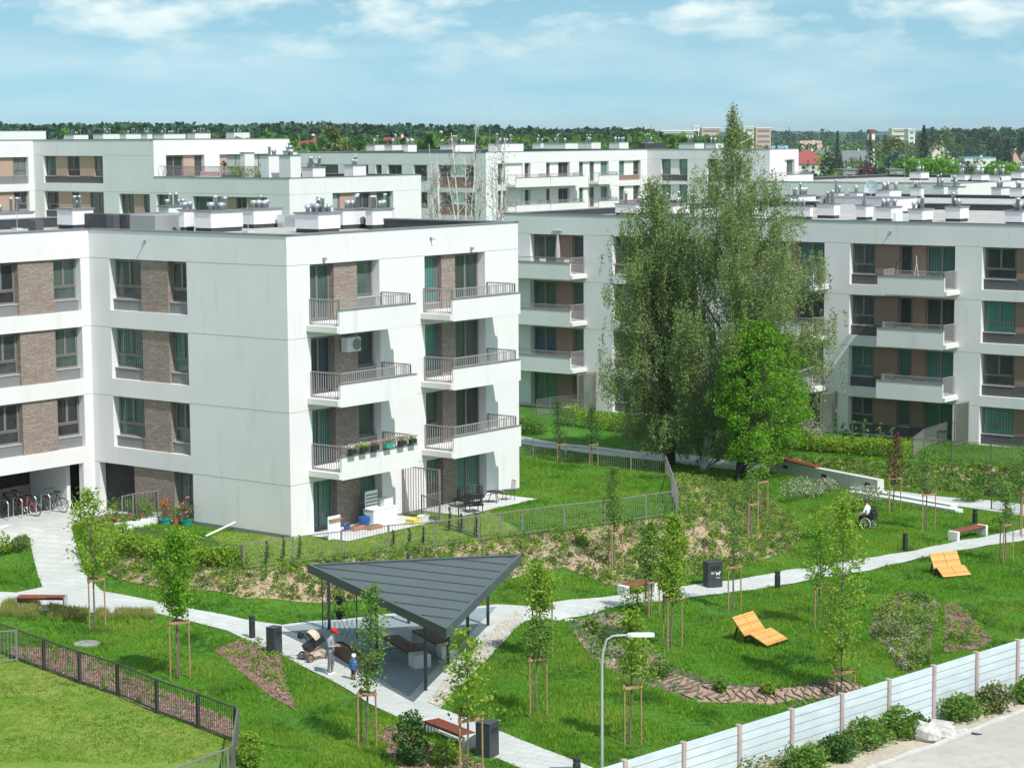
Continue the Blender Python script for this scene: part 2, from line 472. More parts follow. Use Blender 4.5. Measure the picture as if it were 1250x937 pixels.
def axis(lo, hi, st, outs_lo, outs_hi): return np.array(outs_lo+list(np.arange(lo, hi+.01, st))+outs_hi)
gx = axis(-34, 40, .5, [-6000, -2500, -1200, -600, -300, -150, -80, -55, -44], [48, 60, 85, 150, 300, 600, 1200, 2500, 6000])
gy = axis(44, 136, .5, [-60, 0, 25, 36], [140, 146, 155, 170, 200, 260, 350, 500, 800, 1500, 3000, 6000, 12000])
X, Y = np.meshgrid(gx, gy); Z = terr(X, Y)
me = bpy.data.meshes.new('ground'); nx, ny = len(gx), len(gy)
me.from_pydata(np.stack([X.ravel(), Y.ravel(), Z.ravel()], 1).tolist(), [],
               [(j*nx+i, j*nx+i+1, (j+1)*nx+i+1, (j+1)*nx+i) for j in range(ny-1) for i in range(nx-1)])
me.polygons.foreach_set('use_smooth', [True]*len(me.polygons)); me.materials.append(MAT['ground_grass'])
ground = tag(link('ground', me), kind='structure')

def sheet(name, poly, off, mat, step=.8):
    """a surface draped over the terrain inside a world outline"""
    bm = bmesh.new()
    f = bm.faces.new([bm.verts.new((x, y, 0)) for x, y in poly])
    bmesh.ops.triangulate(bm, faces=[f])
    xs = [p[0] for p in poly]; ys = [p[1] for p in poly]
    for ax, lo, hi in ((0, min(xs), max(xs)), (1, min(ys), max(ys))):
        k = math.ceil(lo/step)*step
        while k < hi:
            co = [0, 0, 0]; no = [0, 0, 0]; co[ax] = k; no[ax] = 1
            bmesh.ops.bisect_plane(bm, geom=bm.verts[:]+bm.edges[:]+bm.faces[:], plane_co=co, plane_no=no); k += step
    a = np.array([v.co[:2] for v in bm.verts]); z = terr(a[:, 0], a[:, 1])
    for v, q in zip(bm.verts, z): v.co.z = q+off
    for f in bm.faces:
        f.normal_update(); f.smooth = True
        if f.normal.z < 0: f.normal_flip()
    me = bpy.data.meshes.new(name); bm.to_mesh(me); bm.free(); me.materials.append(MAT[mat])
    return tag(link(name, me), kind='structure')

FORE = pg([(-40, 604), (118, 588), (130, 612), (100, 630), (87, 646), (103, 700), (125, 722), (60, 746), (0, 743), (-40, 741), (-40, 722), (20, 723.5), (52, 717), (36, 657), (20, 645), (-40, 652)])
MAIN = pg([(60, 745), (125, 722), (240, 745), (345, 763), (606, 738), (640, 740), (755, 727), (900, 708), (1000, 690), (1070, 680), (1160, 663), (1250, 645), (1320, 634),
           (1320, 649), (1250, 660), (1150, 676), (1060, 697), (900, 722), (800, 735), (745, 742), (730, 748), (690, 755), (640, 759), (537, 865), (640, 905), (720, 936), (810, 972),
           (770, 996), (640, 940), (607, 926), (491, 878), (452, 860), (399, 828), (346, 801), (277, 770), (237, 760), (195, 750), (182, 748.5), (130, 749)])
FARP = pg([(560, 522), (640, 533.5), (700, 543), (820, 552), (885, 562), (938, 567), (1000, 581), (1075, 598), (1145, 606), (1208, 611), (1320, 624), (1320, 640), (1250, 631), (1210, 624), (1175, 619), (1040, 597), (1000, 589), (938, 576), (885, 573), (830, 566), (700, 551), (560, 531)])
SLAB = pg([(346, 766), (606, 741.5), (499, 851)])
GRAV = pg([(632, 745), (639, 757), (537, 864), (522, 858), (555, 817), (605, 767)])
STRAW = pg([(130, 700), (150, 664), (298, 697), (358, 690), (474, 675), (585, 662), (689, 648), (826, 630), (816, 586), (850, 578), (900, 590), (930, 600), (960, 625), (982, 650), (960, 674), (905, 692), (870, 700), (800, 706), (745, 716), (725, 706), (690, 692), (640, 702), (600, 714), (400, 736), (300, 731), (215, 720), (160, 711)])
BARK1 = pg([(20, 790), (57, 789), (111, 802), (148, 820), (190, 838), (237, 858), (283, 878), (286, 904), (242, 888), (192, 870), (144, 849), (98, 834), (54, 817), (10, 799)])
BARK2 = pg([(261, 794), (290, 782), (322, 785), (344, 801), (350, 835), (362, 868), (330, 850), (300, 825)])
BARK3 = pg([(455, 884), (480, 887), (520, 905), (575, 925), (620, 950), (600, 1000), (520, 1000), (478, 930)])
BARK4 = pg([(1152, 738), (1165, 735), (1212, 780), (1196, 792), (1152, 797)])
SWALE = pg([(693, 763), (735, 748), (765, 752), (790, 788), (820, 822), (860, 835), (950, 841), (1030, 832), (1056, 839), (1033, 850), (950, 858), (880, 858), (830, 849), (790, 836), (750, 822), (720, 802), (703, 776)])
SWALE2 = pg([(1072, 742), (1100, 725), (1143, 736), (1136, 800), (1118, 822), (1096, 815), (1085, 790), (1060, 772)])
BACKB = pg([(940, 558), (1110, 566), (1250, 573), (1320, 580), (1320, 616), (1208, 606), (1145, 600), (1075, 592), (1000, 575)])
LDRY = TL
GDRY = pxs([(298, 692), (358, 686), (474, 671), (585, 659), (640, 651), (560, 600), (384, 655), (250, 648)], 0)
LAWN_R = pxs([(640, 651), (689, 645), (825, 627), (812, 583), (651, 563), (610, 560), (600, 605)], 0)

sheet('path', FORE, .030, 'path_paver'); sheet('path', MAIN, .034, 'path_paver'); sheet('path', FARP, .030, 'path_paver')
sheet('pavilion_paving', SLAB, .055, 'slab_paver')
tag(sheet('gravel', GRAV, .06, 'gravel'), kind='structure')
sheet('planting_bed', STRAW, .02, 'mulch_straw'); sheet('planting_bed', BARK1, .02, 'mulch_bark'); sheet('planting_bed', BARK2, .02, 'mulch_bark')
sheet('planting_bed', BARK3, .02, 'mulch_bark'); sheet('planting_bed', BARK4, .02, 'mulch_bark')
sheet('swale', SWALE, .02, 'log_bark', .4); sheet('swale', SWALE2, .02, 'mulch_bark', .4)
sheet('bank', BACKB, .015, 'mulch_straw')
sheet('dry_lawn', LDRY, .012, 'lawn_dry'); sheet('dry_lawn', GDRY, .012, 'lawn_dry')

# the lane outside the white fence
FEN = [tuple(at(x, y, .25)[:2]) for x, y in ((762, 927), (863.8, 899.5), (917.3, 883.7), (967.5, 865.5), (1030.3, 845.7), (1085.7, 826.4), (1141.7, 809.3), (1192.7, 796), (1241.5, 780.2))]
d_ = Vector(FEN[-1])-Vector(FEN[0]); d_.normalize(); FD = (d_.x, d_.y); FN = (d_.y, -d_.x)
FO = Vector(FEN[0]); SP = (Vector(FEN[-1])-FO).length/8.
def fen(k, off=0.): return (FO.x+FD[0]*k+FN[0]*off, FO.y+FD[1]*k+FN[1]*off)
k1 = pg([(1070, 937), (1252, 868)])
def kerbpt(i): a, b = Vector(k1[0]), Vector(k1[1]); q = a+(b-a)*i; return (q.x, q.y)
sheet('verge', [fen(-9, .05), fen(60, .05), kerbpt(6.5), kerbpt(-1.6)], .02, 'sand')
kd = (Vector(k1[1])-Vector(k1[0])).normalized(); kn = Vector((kd.y, -kd.x))
def ko(i, off): a = Vector(kerbpt(i))+kn*off; return (a.x, a.y)
sheet('road', [ko(-1.6, .1), ko(6.5, .1), ko(6.5, 7.5), ko(-1.6, 7.5)], .03, 'street')
m = MB()
for i in range(-6, 40):
    a = Vector(ko(0, 0))+kd*i*1.0; b = a+kd*.985
    m.bar((a.x, a.y, T(a.x, a.y)+.03), (b.x, b.y, T(b.x, b.y)+.03), .13, .16, 'concrete')
tag(m.obj('kerb'), kind='structure')
m = MB()
for i in range(-6, 40):
    a = Vector(ko(0, 4.3))+kd*i*1.0; b = a+kd*.985
    m.bar((a.x, a.y, T(a.x, a.y)+.03), (b.x, b.y, T(b.x, b.y)+.03), .13, .1, 'sand')
tag(m.obj('kerb'), kind='structure')

# ------------------------------------------------------------------ grass
def scatter_box(n, x0, x1, y0, y1):
    x = nrg.uniform(x0, x1, n); y = nrg.uniform(y0, y1, n)
    ok, u, v = visible(x, y, np.full(n, -1.))
    return x[ok], y[ok]

B1C = (-9.09, 87.34)
def b1w(lx, ly): return (B1C[0]+lx*UX-ly*UY, B1C[1]+lx*UY+ly*UX)
B1FOOT = [b1w(0, 0), b1w(15.4, 0), b1w(15.4, 24), b1w(-20, 24), b1w(-20, 11.9), b1w(0, 11.9)]
PATIO1 = [b1w(x, y) for x, y in ((.9, -2.3), (6.7, -2.3), (6.7, .3), (.9, .3))]; PATIO2 = [b1w(x, y) for x, y in ((8.2, -2.4), (13.6, -2.4), (13.6, .3), (8.2, .3))]
EDGE = pg([(0, 741), (20, 732), (80, 745), (130, 747), (185, 747), (190, 756), (130, 758), (60, 756), (0, 752)])
UNDER = [b1w(x, y) for x, y in ((-20, 10.5), (.34, 10.5), (.34, 18.3), (-20, 18.3))]
sheet('path', UNDER, .036, 'path_paver')
HARD = [PATIO1, PATIO2, EDGE, UNDER, FORE, MAIN, FARP, SLAB, GRAV, STRAW, BARK1, BARK2, BARK3, BARK4, SWALE, SWALE2, BACKB, B1FOOT]
def grass(name, x, y, h, mat, blades=6):
    n = len(x); z = terr(x, y)
    X = np.repeat(x, blades)+nrg.normal(0, .05, n*blades); Y = np.repeat(y, blades)+nrg.normal(0, .05, n*blades)
    Zb = np.repeat(z, blades); H = np.repeat(h, blades)*nrg.uniform(.6, 1.3, n*blades)
    a = nrg.uniform(0, 2*np.pi, n*blades); l = nrg.uniform(0, 2*np.pi, n*blades); lean = H*nrg.uniform(.1, .8, n*blades)
    w = nrg.uniform(.012, .024, n*blades)
    dx, dy = np.cos(a)*w, np.sin(a)*w
    v = np.stack([np.stack([X-dx, Y-dy, Zb-.01], 1), np.stack([X+dx, Y+dy, Zb-.01], 1),
                  np.stack([X+np.cos(l)*lean, Y+np.sin(l)*lean, Zb+H], 1)], 1).reshape(-1, 3)
    return tag(np_mesh(name, v, 3, mat), kind='stuff')

N = 330000
x = nrg.uniform(-30, 34, N); y = 52+(nrg.uniform(0, 1, N)**1.5)*72
ok, u, v = visible(x, y, np.full(N, -1.)); x, y = x[ok], y[ok]
hard = np.zeros(len(x), bool)
for p in HARD: hard |= inpoly(x, y, p)
side = (x-FO.x)*FN[0]+(y-FO.y)*FN[1]
hard |= side > -.1
x, y = x[~hard], y[~hard]
dry = inpoly(x, y, LDRY) | inpoly(x, y, GDRY)
pat = np.sin(x*.8+np.sin(y*.5)*2)*np.sin(y*.9+x*.3)+.5*np.sin(x*2.3+y*1.1)
gl = nrg.uniform(-1, 1, len(x)) < -.3+.35*pat
tall = .10+.05*np.clip(pat, -1, 1)
grass('grass', x[~dry], y[~dry], tall[~dry], 'grass_blade')
grass('grass', x[dry & ~gl], y[dry & ~gl], .055+0*x[dry & ~gl], 'grass_blade_dry')
grass('grass', x[dry & gl], y[dry & gl], .07+0*x[dry & gl], 'grass_blade')

# ------------------------------------------------------------------ blocks of flats
WCACHE = {}
def win_meshes(w, h, style, fm):
    key = (round(w, 2), round(h, 2), style, fm)
    if key in WCACHE: return WCACHE[key]
    f = MB(); p = MB(); t = .065
    def fr(x0, x1, z0, z1): f.box(x0, x1, .0, .08, z0, z1, fm)
    fr(0, t, 0, h); fr(w-t, w, 0, h); fr(t, w-t, 0, t); fr(t, w-t, h-t, h)
    def sash(x0, x1, z0, z1):
        s = .055
        for a in ((x0, x0+s, z0, z1), (x1-s, x1, z0, z1), (x0+s, x1-s, z0, z0+s), (x0+s, x1-s, z1-s, z1)):
            f.box(a[0], a[1], -.025, .055, a[2], a[3], fm)
        if x1-s > x0+s: p.quad((x0+s, .02, z0+s), (x1-s, .02, z0+s), (x1-s, .02, z1-s), (x0+s, .02, z1-s), 'P')
    zl = t
    if style[0] == 'L':
        zl = min(.52, h*.28)+t
        fr(t, w-t, zl-t, zl+.01); p.quad((t, .04, t), (w-t, .04, t), (w-t, .04, zl-t), (t, .04, zl-t), 'P'); zl += .01
    n = int(style[-1])
    for i in range(n):
        a, b = t+(w-2*t)*i/n, t+(w-2*t)*(i+1)/n
        sash(a+(.006 if i else 0), b, zl, h-t)
    MAT['P'] = MAT['pane_d']
    WCACHE[key] = (f.mesh('window'), p.mesh('pane'), {})
    return WCACHE[key]

SILLC = {}
class Block:
    def __init__(s, name, loc, label, cat='building', wall='plaster_white', detail=True):
        s.root = empty(name, (loc[0], loc[1], 0), ROT, label, cat); s.c = loc; s.w = MB(); s.wall = wall; s.detail = detail
        s.fm = 'frame'
    def loc(s, px, py, z):
        p = at(px, py, z); x, y = p.x-s.c[0], p.y-s.c[1]
        return Vector((x*UX+y*UY, -x*UY+y*UX, z))
    def frame(s, kind, ox, oy):
        return Matrix.Translation((ox, oy, 0)) @ (Matrix.Identity(4) if kind == 'F' else Matrix.Rotation(R(-90), 4, 'Z'))
    def window(s, M, a, d, z, w, h, style, pane, sill=True, fm=None):
        fme, pme, var = win_meshes(w, h, style, fm or s.fm)
        o = link('window', fme, s.root); o.matrix_local = M @ Matrix.Translation((a, d, z))
        if pane not in var:
            q = pme if not var else pme.copy(); var[pane] = q; q.materials[0] = MAT['pane_'+pane]
        q = link('pane', var[pane], o)
        if sill:
            k = round(w, 2)
            if k not in SILLC:
                b = MB(); b.box(-.03, w+.03, -.19, .0, -.05, -.003, 'sill'); SILLC[k] = b.mesh('sill')
            link('sill', SILLC[k], o)
        return o
    def facade(s, kind, ox, oy, L, z0, z1, ops, joints=()):
        M = s.frame(kind, ox, oy); W = s.w; W.T = M; m = s.wall
        A = sorted({0, L}|{q for o in ops for q in (o['a0'], o['a1']) if 0 < q < L}); Zs = sorted({z0, z1}|{q for o in ops for q in (o['zb'], o['zt']) if z0 < q < z1})
        for i in range(len(A)-1):
            run = None
            for j in range(len(Zs)-1):
                ca, cz = (A[i]+A[i+1])/2, (Zs[j]+Zs[j+1])/2
                if any(o['a0'] < ca < o['a1'] and o['zb'] < cz < o['zt'] for o in ops): continue
                W.quad((A[i], 0, Zs[j]), (A[i+1], 0, Zs[j]), (A[i+1], 0, Zs[j+1]), (A[i], 0, Zs[j+1]), m)
        for o in ops:
            a0, a1, zb, zt, d = o['a0'], min(o['a1'], L), o['zb'], o['zt'], o.get('d', .34)
            W.quad((a0, 0, zb), (a0, 0, zt), (a0, d, zt), (a0, d, zb), m); W.quad((a1, d, zb), (a1, d, zt), (a1, 0, zt), (a1, 0, zb), m)
            W.quad((a0, 0, zt), (a1, 0, zt), (a1, d, zt), (a0, d, zt), m); W.quad((a0, d, zb), (a1, d, zb), (a1, 0, zb), (a0, 0, zb), m)
            s.fill(M, o, a0, a1, zb, zt, d)
        if s.detail:
            for z in joints:
                segs = [(0, L)]
                for o in ops:
                    if o['zb']-.02 < z < o['zt']+.05:
                        segs = [q for (p, r) in segs for q in ((p, min(r, o['a0'])), (max(p, o['a1']), r)) if q[1]-q[0] > .02]
                for p, r in segs: W.box(p+.003, r-.003, -.004, .004, z-.014, z+.014, 'joint')
        W.T = None
        return M
    def fill(s, M, o, a0, a1, zb, zt, d):
        if not o.get('fill'): return
        b = MB(); b.T = M; a = a0; sh0 = o.get('sh', .5); low = o.get('low', 'panel_grey'); tot = sum(e[1] for e in o['fill']); k = (a1-a0)/tot
        for e in o['fill']:
            t, w = e[0], e[1]*k; sh = sh0
            if t == 'B': b.box(a, a+w, d-.26, d+.03, zb+.002, zt-.002, 'brick')
            elif t in 'PT':
                mt = 'panel_brown' if t == 'P' else 'panel_tan'
                if t == 'P' and o.get('mat'): mt = o['mat']
                b.box(a, a+w, d-.10, d+.03, zb+sh, zt-.002, mt)
                if sh: b.box(a, a+w, d-.13, d+.03, zb+.002, zb+sh-.004, low)
            elif t == 'X': b.quad((a, d, zb), (a+w, d, zb), (a+w, d, zt), (a, d, zt), 'void')  # flat near-black sheet painted as the shade inside an open passage
            elif t == 'W':
                if len(e) > 4: sh = e[4]
                if sh: b.box(a, a+w, d-.16, d+.02, zb+.002, zb+sh-.06, low)
                s.window(M, a+.005, d, zb+sh, w-.01, zt-zb-sh-.01, e[3] if len(e) > 3 else 'L2', e[2], True)
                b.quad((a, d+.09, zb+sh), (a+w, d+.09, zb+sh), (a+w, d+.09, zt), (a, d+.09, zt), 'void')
            elif t == 'D':
                s.window(M, a+.005, d, zb+.02, w-.01, zt-zb-.03, e[3] if len(e) > 3 else 'S2', e[2], False)
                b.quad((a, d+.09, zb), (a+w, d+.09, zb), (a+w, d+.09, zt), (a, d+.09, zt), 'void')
            a += w
        b.obj('infill_panel', s.root)
    def balcony(s, M, a0, a1, zf, proj, open_side, ph=.62, slab=.30, slant=False, coping=None, rails=True):
        """slab + solid front parapet; one side open with full height bars"""
        b = MB(); b.T = M; m = s.wall
        b.box(a0, a1, -proj, -.003, zf-slab, zf, m)
        b.box(a0+(0 if open_side != 'L' else 0), a1, -proj-.10, -proj-.002, zf-slab-.02, zf+ph, m)
        if open_side == 'L': b.box(a0-.16, a0-.003, -proj-.10, -.003, zf-slab+.03, zf-.03, 'plaster_soffit')
        if open_side == 'R': b.box(a1+.003, a1+.16, -proj-.10, -.003, zf-slab+.03, zf-.03, m)
        o = b.obj('balcony', s.root)
        if not rails: return o
        c = MB(); c.T = M; ca1 = a1 if coping is None else coping
        c.box(a0-.02, ca1, -proj-.13, -proj+.03, zf+ph+.002, zf+ph+.035, 'coping'); c.obj('coping', o)
        r = MB(); r.T = M; mt = 'railing'; top = zf+1.06; st = .125
        fy = -proj-.03
        def run(p, q, z0, z1, mt, sl):
            p, q = Vector(p), Vector(q); L = (q-p).length; n = max(2, int(L/st))
            dr = (q-p)/L
            r.bar((p.x, p.y, z1), (q.x, q.y, z1), .045, .04, mt); r.bar((p.x, p.y, z0+.03), (q.x, q.y, z0+.03), .04, .03, mt)
            for e in (p, q): r.bar((e.x, e.y, z0-.05), (e.x, e.y, z1+.01), .05, .05, mt)
            if not sl:
                for i in range(1, n):
                    t = p+dr*L*i/n; r.bar((t.x, t.y, z0+.03), (t.x, t.y, z1), .03, .014, mt)
            else:
                h = z1-z0; k = -h*.62
                i = 0; n = int((L+abs(k))/(st*1.25))
                for i in range(n+1):
                    t0 = i*st*1.25; t1 = t0+k
                    lo, hi = t0, t1
                    f0, f1 = 0., 1.
                    if lo > L: f0 = (L-lo)/(hi-lo)
                    if hi < 0: f1 = (0-lo)/(hi-lo)
                    if f1 <= f0: continue
                    u0, u1 = p+dr*(lo+(hi-lo)*f0), p+dr*(lo+(hi-lo)*f1)
                    r.bar((u0.x, u0.y, z0+.03+(h-.03)*f0), (u1.x, u1.y, z0+.03+(h-.03)*f1), .03, .014, mt)
        ra1 = a1-.32 if open_side == 'L' else a1-.05; ra0 = a0+.05 if open_side == 'L' else a0+.3
        run((ra0, fy, 0), (ra1, fy, 0), zf+ph+.03, top, mt, slant)
        run((ra0, -.06, 0), (ra0, fy, 0), zf+.04 if open_side == 'L' else zf+ph, top, mt, slant)
        run((ra1, -.06, 0), (ra1, fy, 0), zf+.04, top, 'railing_brown_and_shade' if not slant else mt, slant)  # return bars take the brown as shadow-side tone, shade put into colour
        r.obj('railing', o)
        return o
    def roof(s, poly, z, par=.42, deck='roof_deck'):
        """flat deck, inner parapet, coping; poly counter-clockwise in local coordinates"""
        b = MB(); n = len(poly)
        b.add([(x, y, z-par) for x, y in poly], [tuple(range(n))], deck)
        for i in range(n):
            (x0, y0), (x1, y1) = poly[i], poly[(i+1) % n]
            d = Vector((x1-x0, y1-y0)).normalized(); nn = Vector((d.y, -d.x))
            def P(x, y, o, e): return (x+nn.x*o+d.x*e, y+nn.y*o+d.y*e)
            q = [P(x0, y0, .035, -.035), P(x1, y1, .035, .035), P(x1, y1, -.34, .035), P(x0, y0, -.34, -.035)]
            e_ = .0015*(i % 3)
            b.prism(q, z+.001+e_, z+.055+e_, 'coping')
            a, c = P(x0, y0, -.3, 0), P(x1, y1, -.3, 0)
            b.quad((*c, z-par), (*a, z-par), (*a, z), (*c, z), 'roof_dark')
        return b.obj('roof', s.root)
    def chimney(s, x0, xs, x1, yt, yb, z, pipes=4, ph=.6, plinth=True, hmul=1., mat=None):
        c = s.loc(xs, yb, z); wp = s.root.matrix_basis @ c if False else None
        p = at(xs, yb, z); d = math.hypot(p.x, p.y)
        wy = max(.35, (xs-x0)*d/(F*.79)); wx = max(.35, (x1-xs)*d/(F*.612)); h = max(.4, (yb-yt)*d/F*1.01)*hmul
        return s.chimney_at(c.x, c.y, wx, wy, h, z, pipes, ph, .22*h if plinth else 0, mat)
    def chimney_at(s, cx, cy, wx, wy, h, z, pipes=4, ph=.6, pl=0., mat=None):
        c = Vector((cx, cy, z)); m = mat or s.wall; b = MB(); plinth = pl > 0
        if plinth: b.box(c.x+.04, c.x+wx-.04, c.y+.04, c.y+wy-.04, z, z+pl, 'plinth')
        b.box(c.x, c.x+wx, c.y, c.y+wy, z+pl, z+h, m)
        o = b.obj('chimney', s.root)
        k = MB(); k.box(c.x-.06, c.x+wx+.06, c.y-.06, c.y+wy+.06, z+h+.002, z+h+.07, 'coping'); k.obj('chimney_cap', o)
        for i in range(pipes):
            v = MB(); r = rnd.uniform(.07, .13); hh = ph*rnd.choice((.55, .6, .65, 1., 1.15))
            fx = .18+.64*((i+.5)/pipes if wx >= wy else rnd.random()); fy = .18+.64*(rnd.random() if wx >= wy else (i+.5)/pipes)
            q = (c.x+wx*fx, c.y+wy*fy, z+h+.06)
            if hh < ph*.9: v.lathe(q, [(r, 0), (r, hh*.5), (r*1.5, hh*.55), (r*1.6, hh*.85), (r*1.1, hh)], 'steel', 10)
            else: v.lathe(q, [(r, 0), (r, hh*.86), (r*1.35, hh*.87), (r*1.35, hh*.97), (r*.5, hh)], 'steel', 10)
            v.obj('vent_pipe', o, True)
        return o
    def mast(s, px, py, z, h):
        c = s.loc(px, py, z); b = MB(); b.tube([c, c+Vector((0, 0, h))], [.02, .008], 'steel', 5); b.box(c.x-.2, c.x+.2, c.y-.2, c.y+.2, z, z+.1, 'concrete')
        b.obj('lightning_rod', s.root)
    def done(s): s.w.obj('wall', s.root)

def O(a0, a1, zb, zt, fill, **k): return dict(a0=a0, a1=a1, zb=zb, zt=zt, fill=fill, **k)
def spout(B, M, a, z):
    b = MB(); b.T = M; b.tube([(a, 0, z), (a+.02, -.22, z-.03)], .035, 'steel', 8); b.box(a-.06, a+.06, -.06, -.003, z-.06, z+.05, 'frame'); b.obj('roof_spout', B.root)

# ---- the near block
B1 = Block('apartment_block', B1C, 'near white apartment block with brick panels and barred balconies in pairs')
gab = []; bal = []; wing = []
GP = {3: ('g', 'd'), 2: ('c', 't'), 1: ('c', 'g')}
WP = {3: ('d', 'g'), 2: ('d', 'g'), 1: ('d', 'd')}
P1 = {3: ('g', 'g', 't', 'g'), 2: ('b', 'd', 't', 'g'), 1: ('c', 'g', 'g', 'd'), 0: ('t', 'c', 'c', 'c')}
for j in (1, 2, 3):
    zt = 2.2+3*j
    gab.append(O(1.3, 6.1, zt-2.24, zt, [('W', 1.86, GP[j][0], 'L2'), ('B', 1.64), ('W', 1.25, GP[j][1], 'L2')], d=.36))
    wing.append(O(8.6, 13.5, zt-2.3, zt, [('W', 1.55, WP[j][0], 'L2'), ('B', 1.93), ('W', 1.44, WP[j][1], 'L2')], d=.36, sh=.52))
    wing.append(O(2.0, 7.0, zt-2.3, zt, [('W', 1.55, WP[j][1], 'L2'), ('B', 1.93), ('W', 1.44, WP[j][0], 'L2')], d=.36, sh=.52))
for j in range(4):
    zt = 2.2+3*j; zb = zt-2.4 if j else .02; p = P1[j]
    bal.append(O(1.36, 5.68, zb, zt, [('D', 1.62, p[0], 'S2'), ('B', 1.45), ('W', 1.25, p[1], 'S1', .85)], d=.42))
    bal.append(O(8.66, 12.91, zb, zt, [('W', 1.35, p[2], 'L1', .3 if j else .6), ('B', .95), ('D', 1.95, p[3], 'S2')], d=.42))
gab.append(O(.3, 6.2, .02, 2.2, [('X', 2.15), ('B', 2.5), ('W', 1.25, 'g', 'S2', .62)], d=.36))
wing.append(O(.6, 13.35, .02, 2.2, None, d=.3))
jz = [2.21, 5.21, 8.21, 11.21]
MG = B1.facade('G', 0, 11.9, 11.9, -.6, 12.42, gab, jz)
MF = B1.facade('F', 0, 0, 15.36, -.6, 12.42, bal, jz)
MW = B1.facade('F', -20, 11.9, 20, -.6, 12.42, [dict(o, a0=o['a0']+6, a1=o['a1']+6) for o in wing], jz[1:])
w = B1.w
w.quad((15.36, 0, -.6), (15.36, 24, -.6), (15.36, 24, 12.42), (15.36, 0, 12.42), 'plaster_white')
w.quad((15.36, 24, -.6), (-20, 24, -.6), (-20, 24, 12.42), (15.36, 24, 12.42), 'plaster_white')
w.quad((-20, 24, -.6), (-20, 11.9, -.6), (-20, 11.9, 12.42), (-20, 24, 12.42), 'plaster_white')
# undercroft where the bicycles stand; back wall and ceiling coloured near-black for its shade
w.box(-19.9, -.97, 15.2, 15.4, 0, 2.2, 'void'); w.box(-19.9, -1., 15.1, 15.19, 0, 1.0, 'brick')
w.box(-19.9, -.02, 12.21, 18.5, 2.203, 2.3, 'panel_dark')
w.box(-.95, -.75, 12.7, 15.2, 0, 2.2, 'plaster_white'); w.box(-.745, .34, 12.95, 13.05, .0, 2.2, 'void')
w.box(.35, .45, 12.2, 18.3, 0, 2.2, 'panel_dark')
for j in (1, 2, 3):
    zf = 3*j-.25
    for a0 in (1.25, 8.5): B1.balcony(MF, a0, a0+4.80, zf, 1.6, 'L', coping=a0+4.80)
for M, a, z in ((MG, 3.6, 12.0), (MF, 9.1, 11.95)): spout(B1, M, a, z)
# bottom plinth strip
for M_, p0_, p1_, h_ in ((MG, 6.25, 11.88, .16), (MF, 5.75, 8.6, .1), (MF, 12.95, 15.34, .1)): b = MB(); b.T = M_; b.box(p0_, p1_, -.012, -.002, -.1, h_, 'coping'); b.obj('plinth', B1.root)
# vertical bar screen between the two patios
def screen(B, M, a, y0, y1, z0, z1, slant=False, mt='railing_brown_and_shade', along=False):
    b = MB(); b.T = M
    P = (lambda t: (a, y0+(y1-y0)*t)) if not along else (lambda t: (y0+(y1-y0)*t, a))
    L = abs(y1-y0)
    for t in (0, 1): b.bar((*P(t), z0), (*P(t), z1), .07, .07, mt)
    b.bar((*P(0), z1-.03), (*P(1), z1-.03), .05, .04, mt); b.bar((*P(0), z0+.1), (*P(1), z0+.1), .05, .04, mt)
    n = int(L/.14)
    if slant:
        n = int(L/.12)
        for i in range(-n*2, n+1):
            t0 = i/n; h = (z1-z0-.15); k = h*.62/L
            f0 = max(0, -t0/k); f1 = min(1, (1-t0)/k)
            if f1 > f0: b.bar((*P(t0+k*f0), z0+.1+h*f0), (*P(t0+k*f1), z0+.1+h*f1), .05, .015, 'railing')
    else:
        for i in range(1, n): b.bar((*P(i/n), z0+.1), (*P(i/n), z1-.03), .04, .015, mt)
    return b.obj('privacy_screen', B.root)
screen(B1, MF, 7.0, -.05, -2.1, .0, 2.2)
# air conditioner on the middle balcony of the left stack
b = MB(); b.T = MF; b.bbox(3.3, 4.15, -.28, .12, 7.45, 8.05, 'white_plastic', .03); o = b.obj('air_conditioner', B1.root)
b = MB(); b.T = MF @ Matrix.Translation((3.85, -.29, 7.75)) @ Matrix.Rotation(R(90), 4, 'X'); b.lathe((0, 0, 0), [(.23, 0), (.23, .02), (.05, .02)], 'shed_grey', 16); b.ring((0, 0, .03), .23, .015, (0, 0, 1), 'railing'); b.obj('fan_grille', o)
# wall lamps over the top balconies
for a in (2.2, 11.9):
    b = MB(); b.T = MF; b.box(a-.07, a+.07, -.13, -.003, 11.32, 11.45, 'railing'); b.obj('wall_lamp', B1.root)
R1 = [(0, 0), (15.36, 0), (15.36, 24), (-20, 24), (-20, 11.9), (0, 11.9)]
B1.roof(R1, 12.42, .45)
for c in ((-30, -2, 31, 262, 280, 3), (67, 89, 109, 257, 280, 3), (219, 225, 236, 258, 283, 2), (235, 258, 291, 260, 284, 6), (290, 310, 340, 257, 279, 5), (358, 389, 413, 262, 285, 9),
          (410, 419, 447, 257, 280, 7), (446, 455, 478, 257, 280, 6), (192, 206, 228, 253, 263, 6)):
    B1.chimney(*c[:5], 11.97, c[5], .62)
for q in ((303, 284), (21, 281)): B1.mast(*q, 11.97, 1.4)
def unit_on_roof(B, px, py, z, sx, sy, sz, mat, name, rz=0):
    c = B.loc(px, py, z); b = MB(); b.T = Matrix.Translation((c.x, c.y, z)) @ Matrix.Rotation(rz, 4, 'Z'); b.bbox(0, sx, 0, sy, 0, sz, mat, .03)
    return b.obj(name, B.root)
o = unit_on_roof(B1, 156, 281, 11.97, .5, 4.5, .75, 'roof_dark', 'roof_vent_cabin'); unit_on_roof(B1, 190, 283, 11.97, 3.0, 1.8, .78, 'shed_grey', 'roof_vent_cabin')
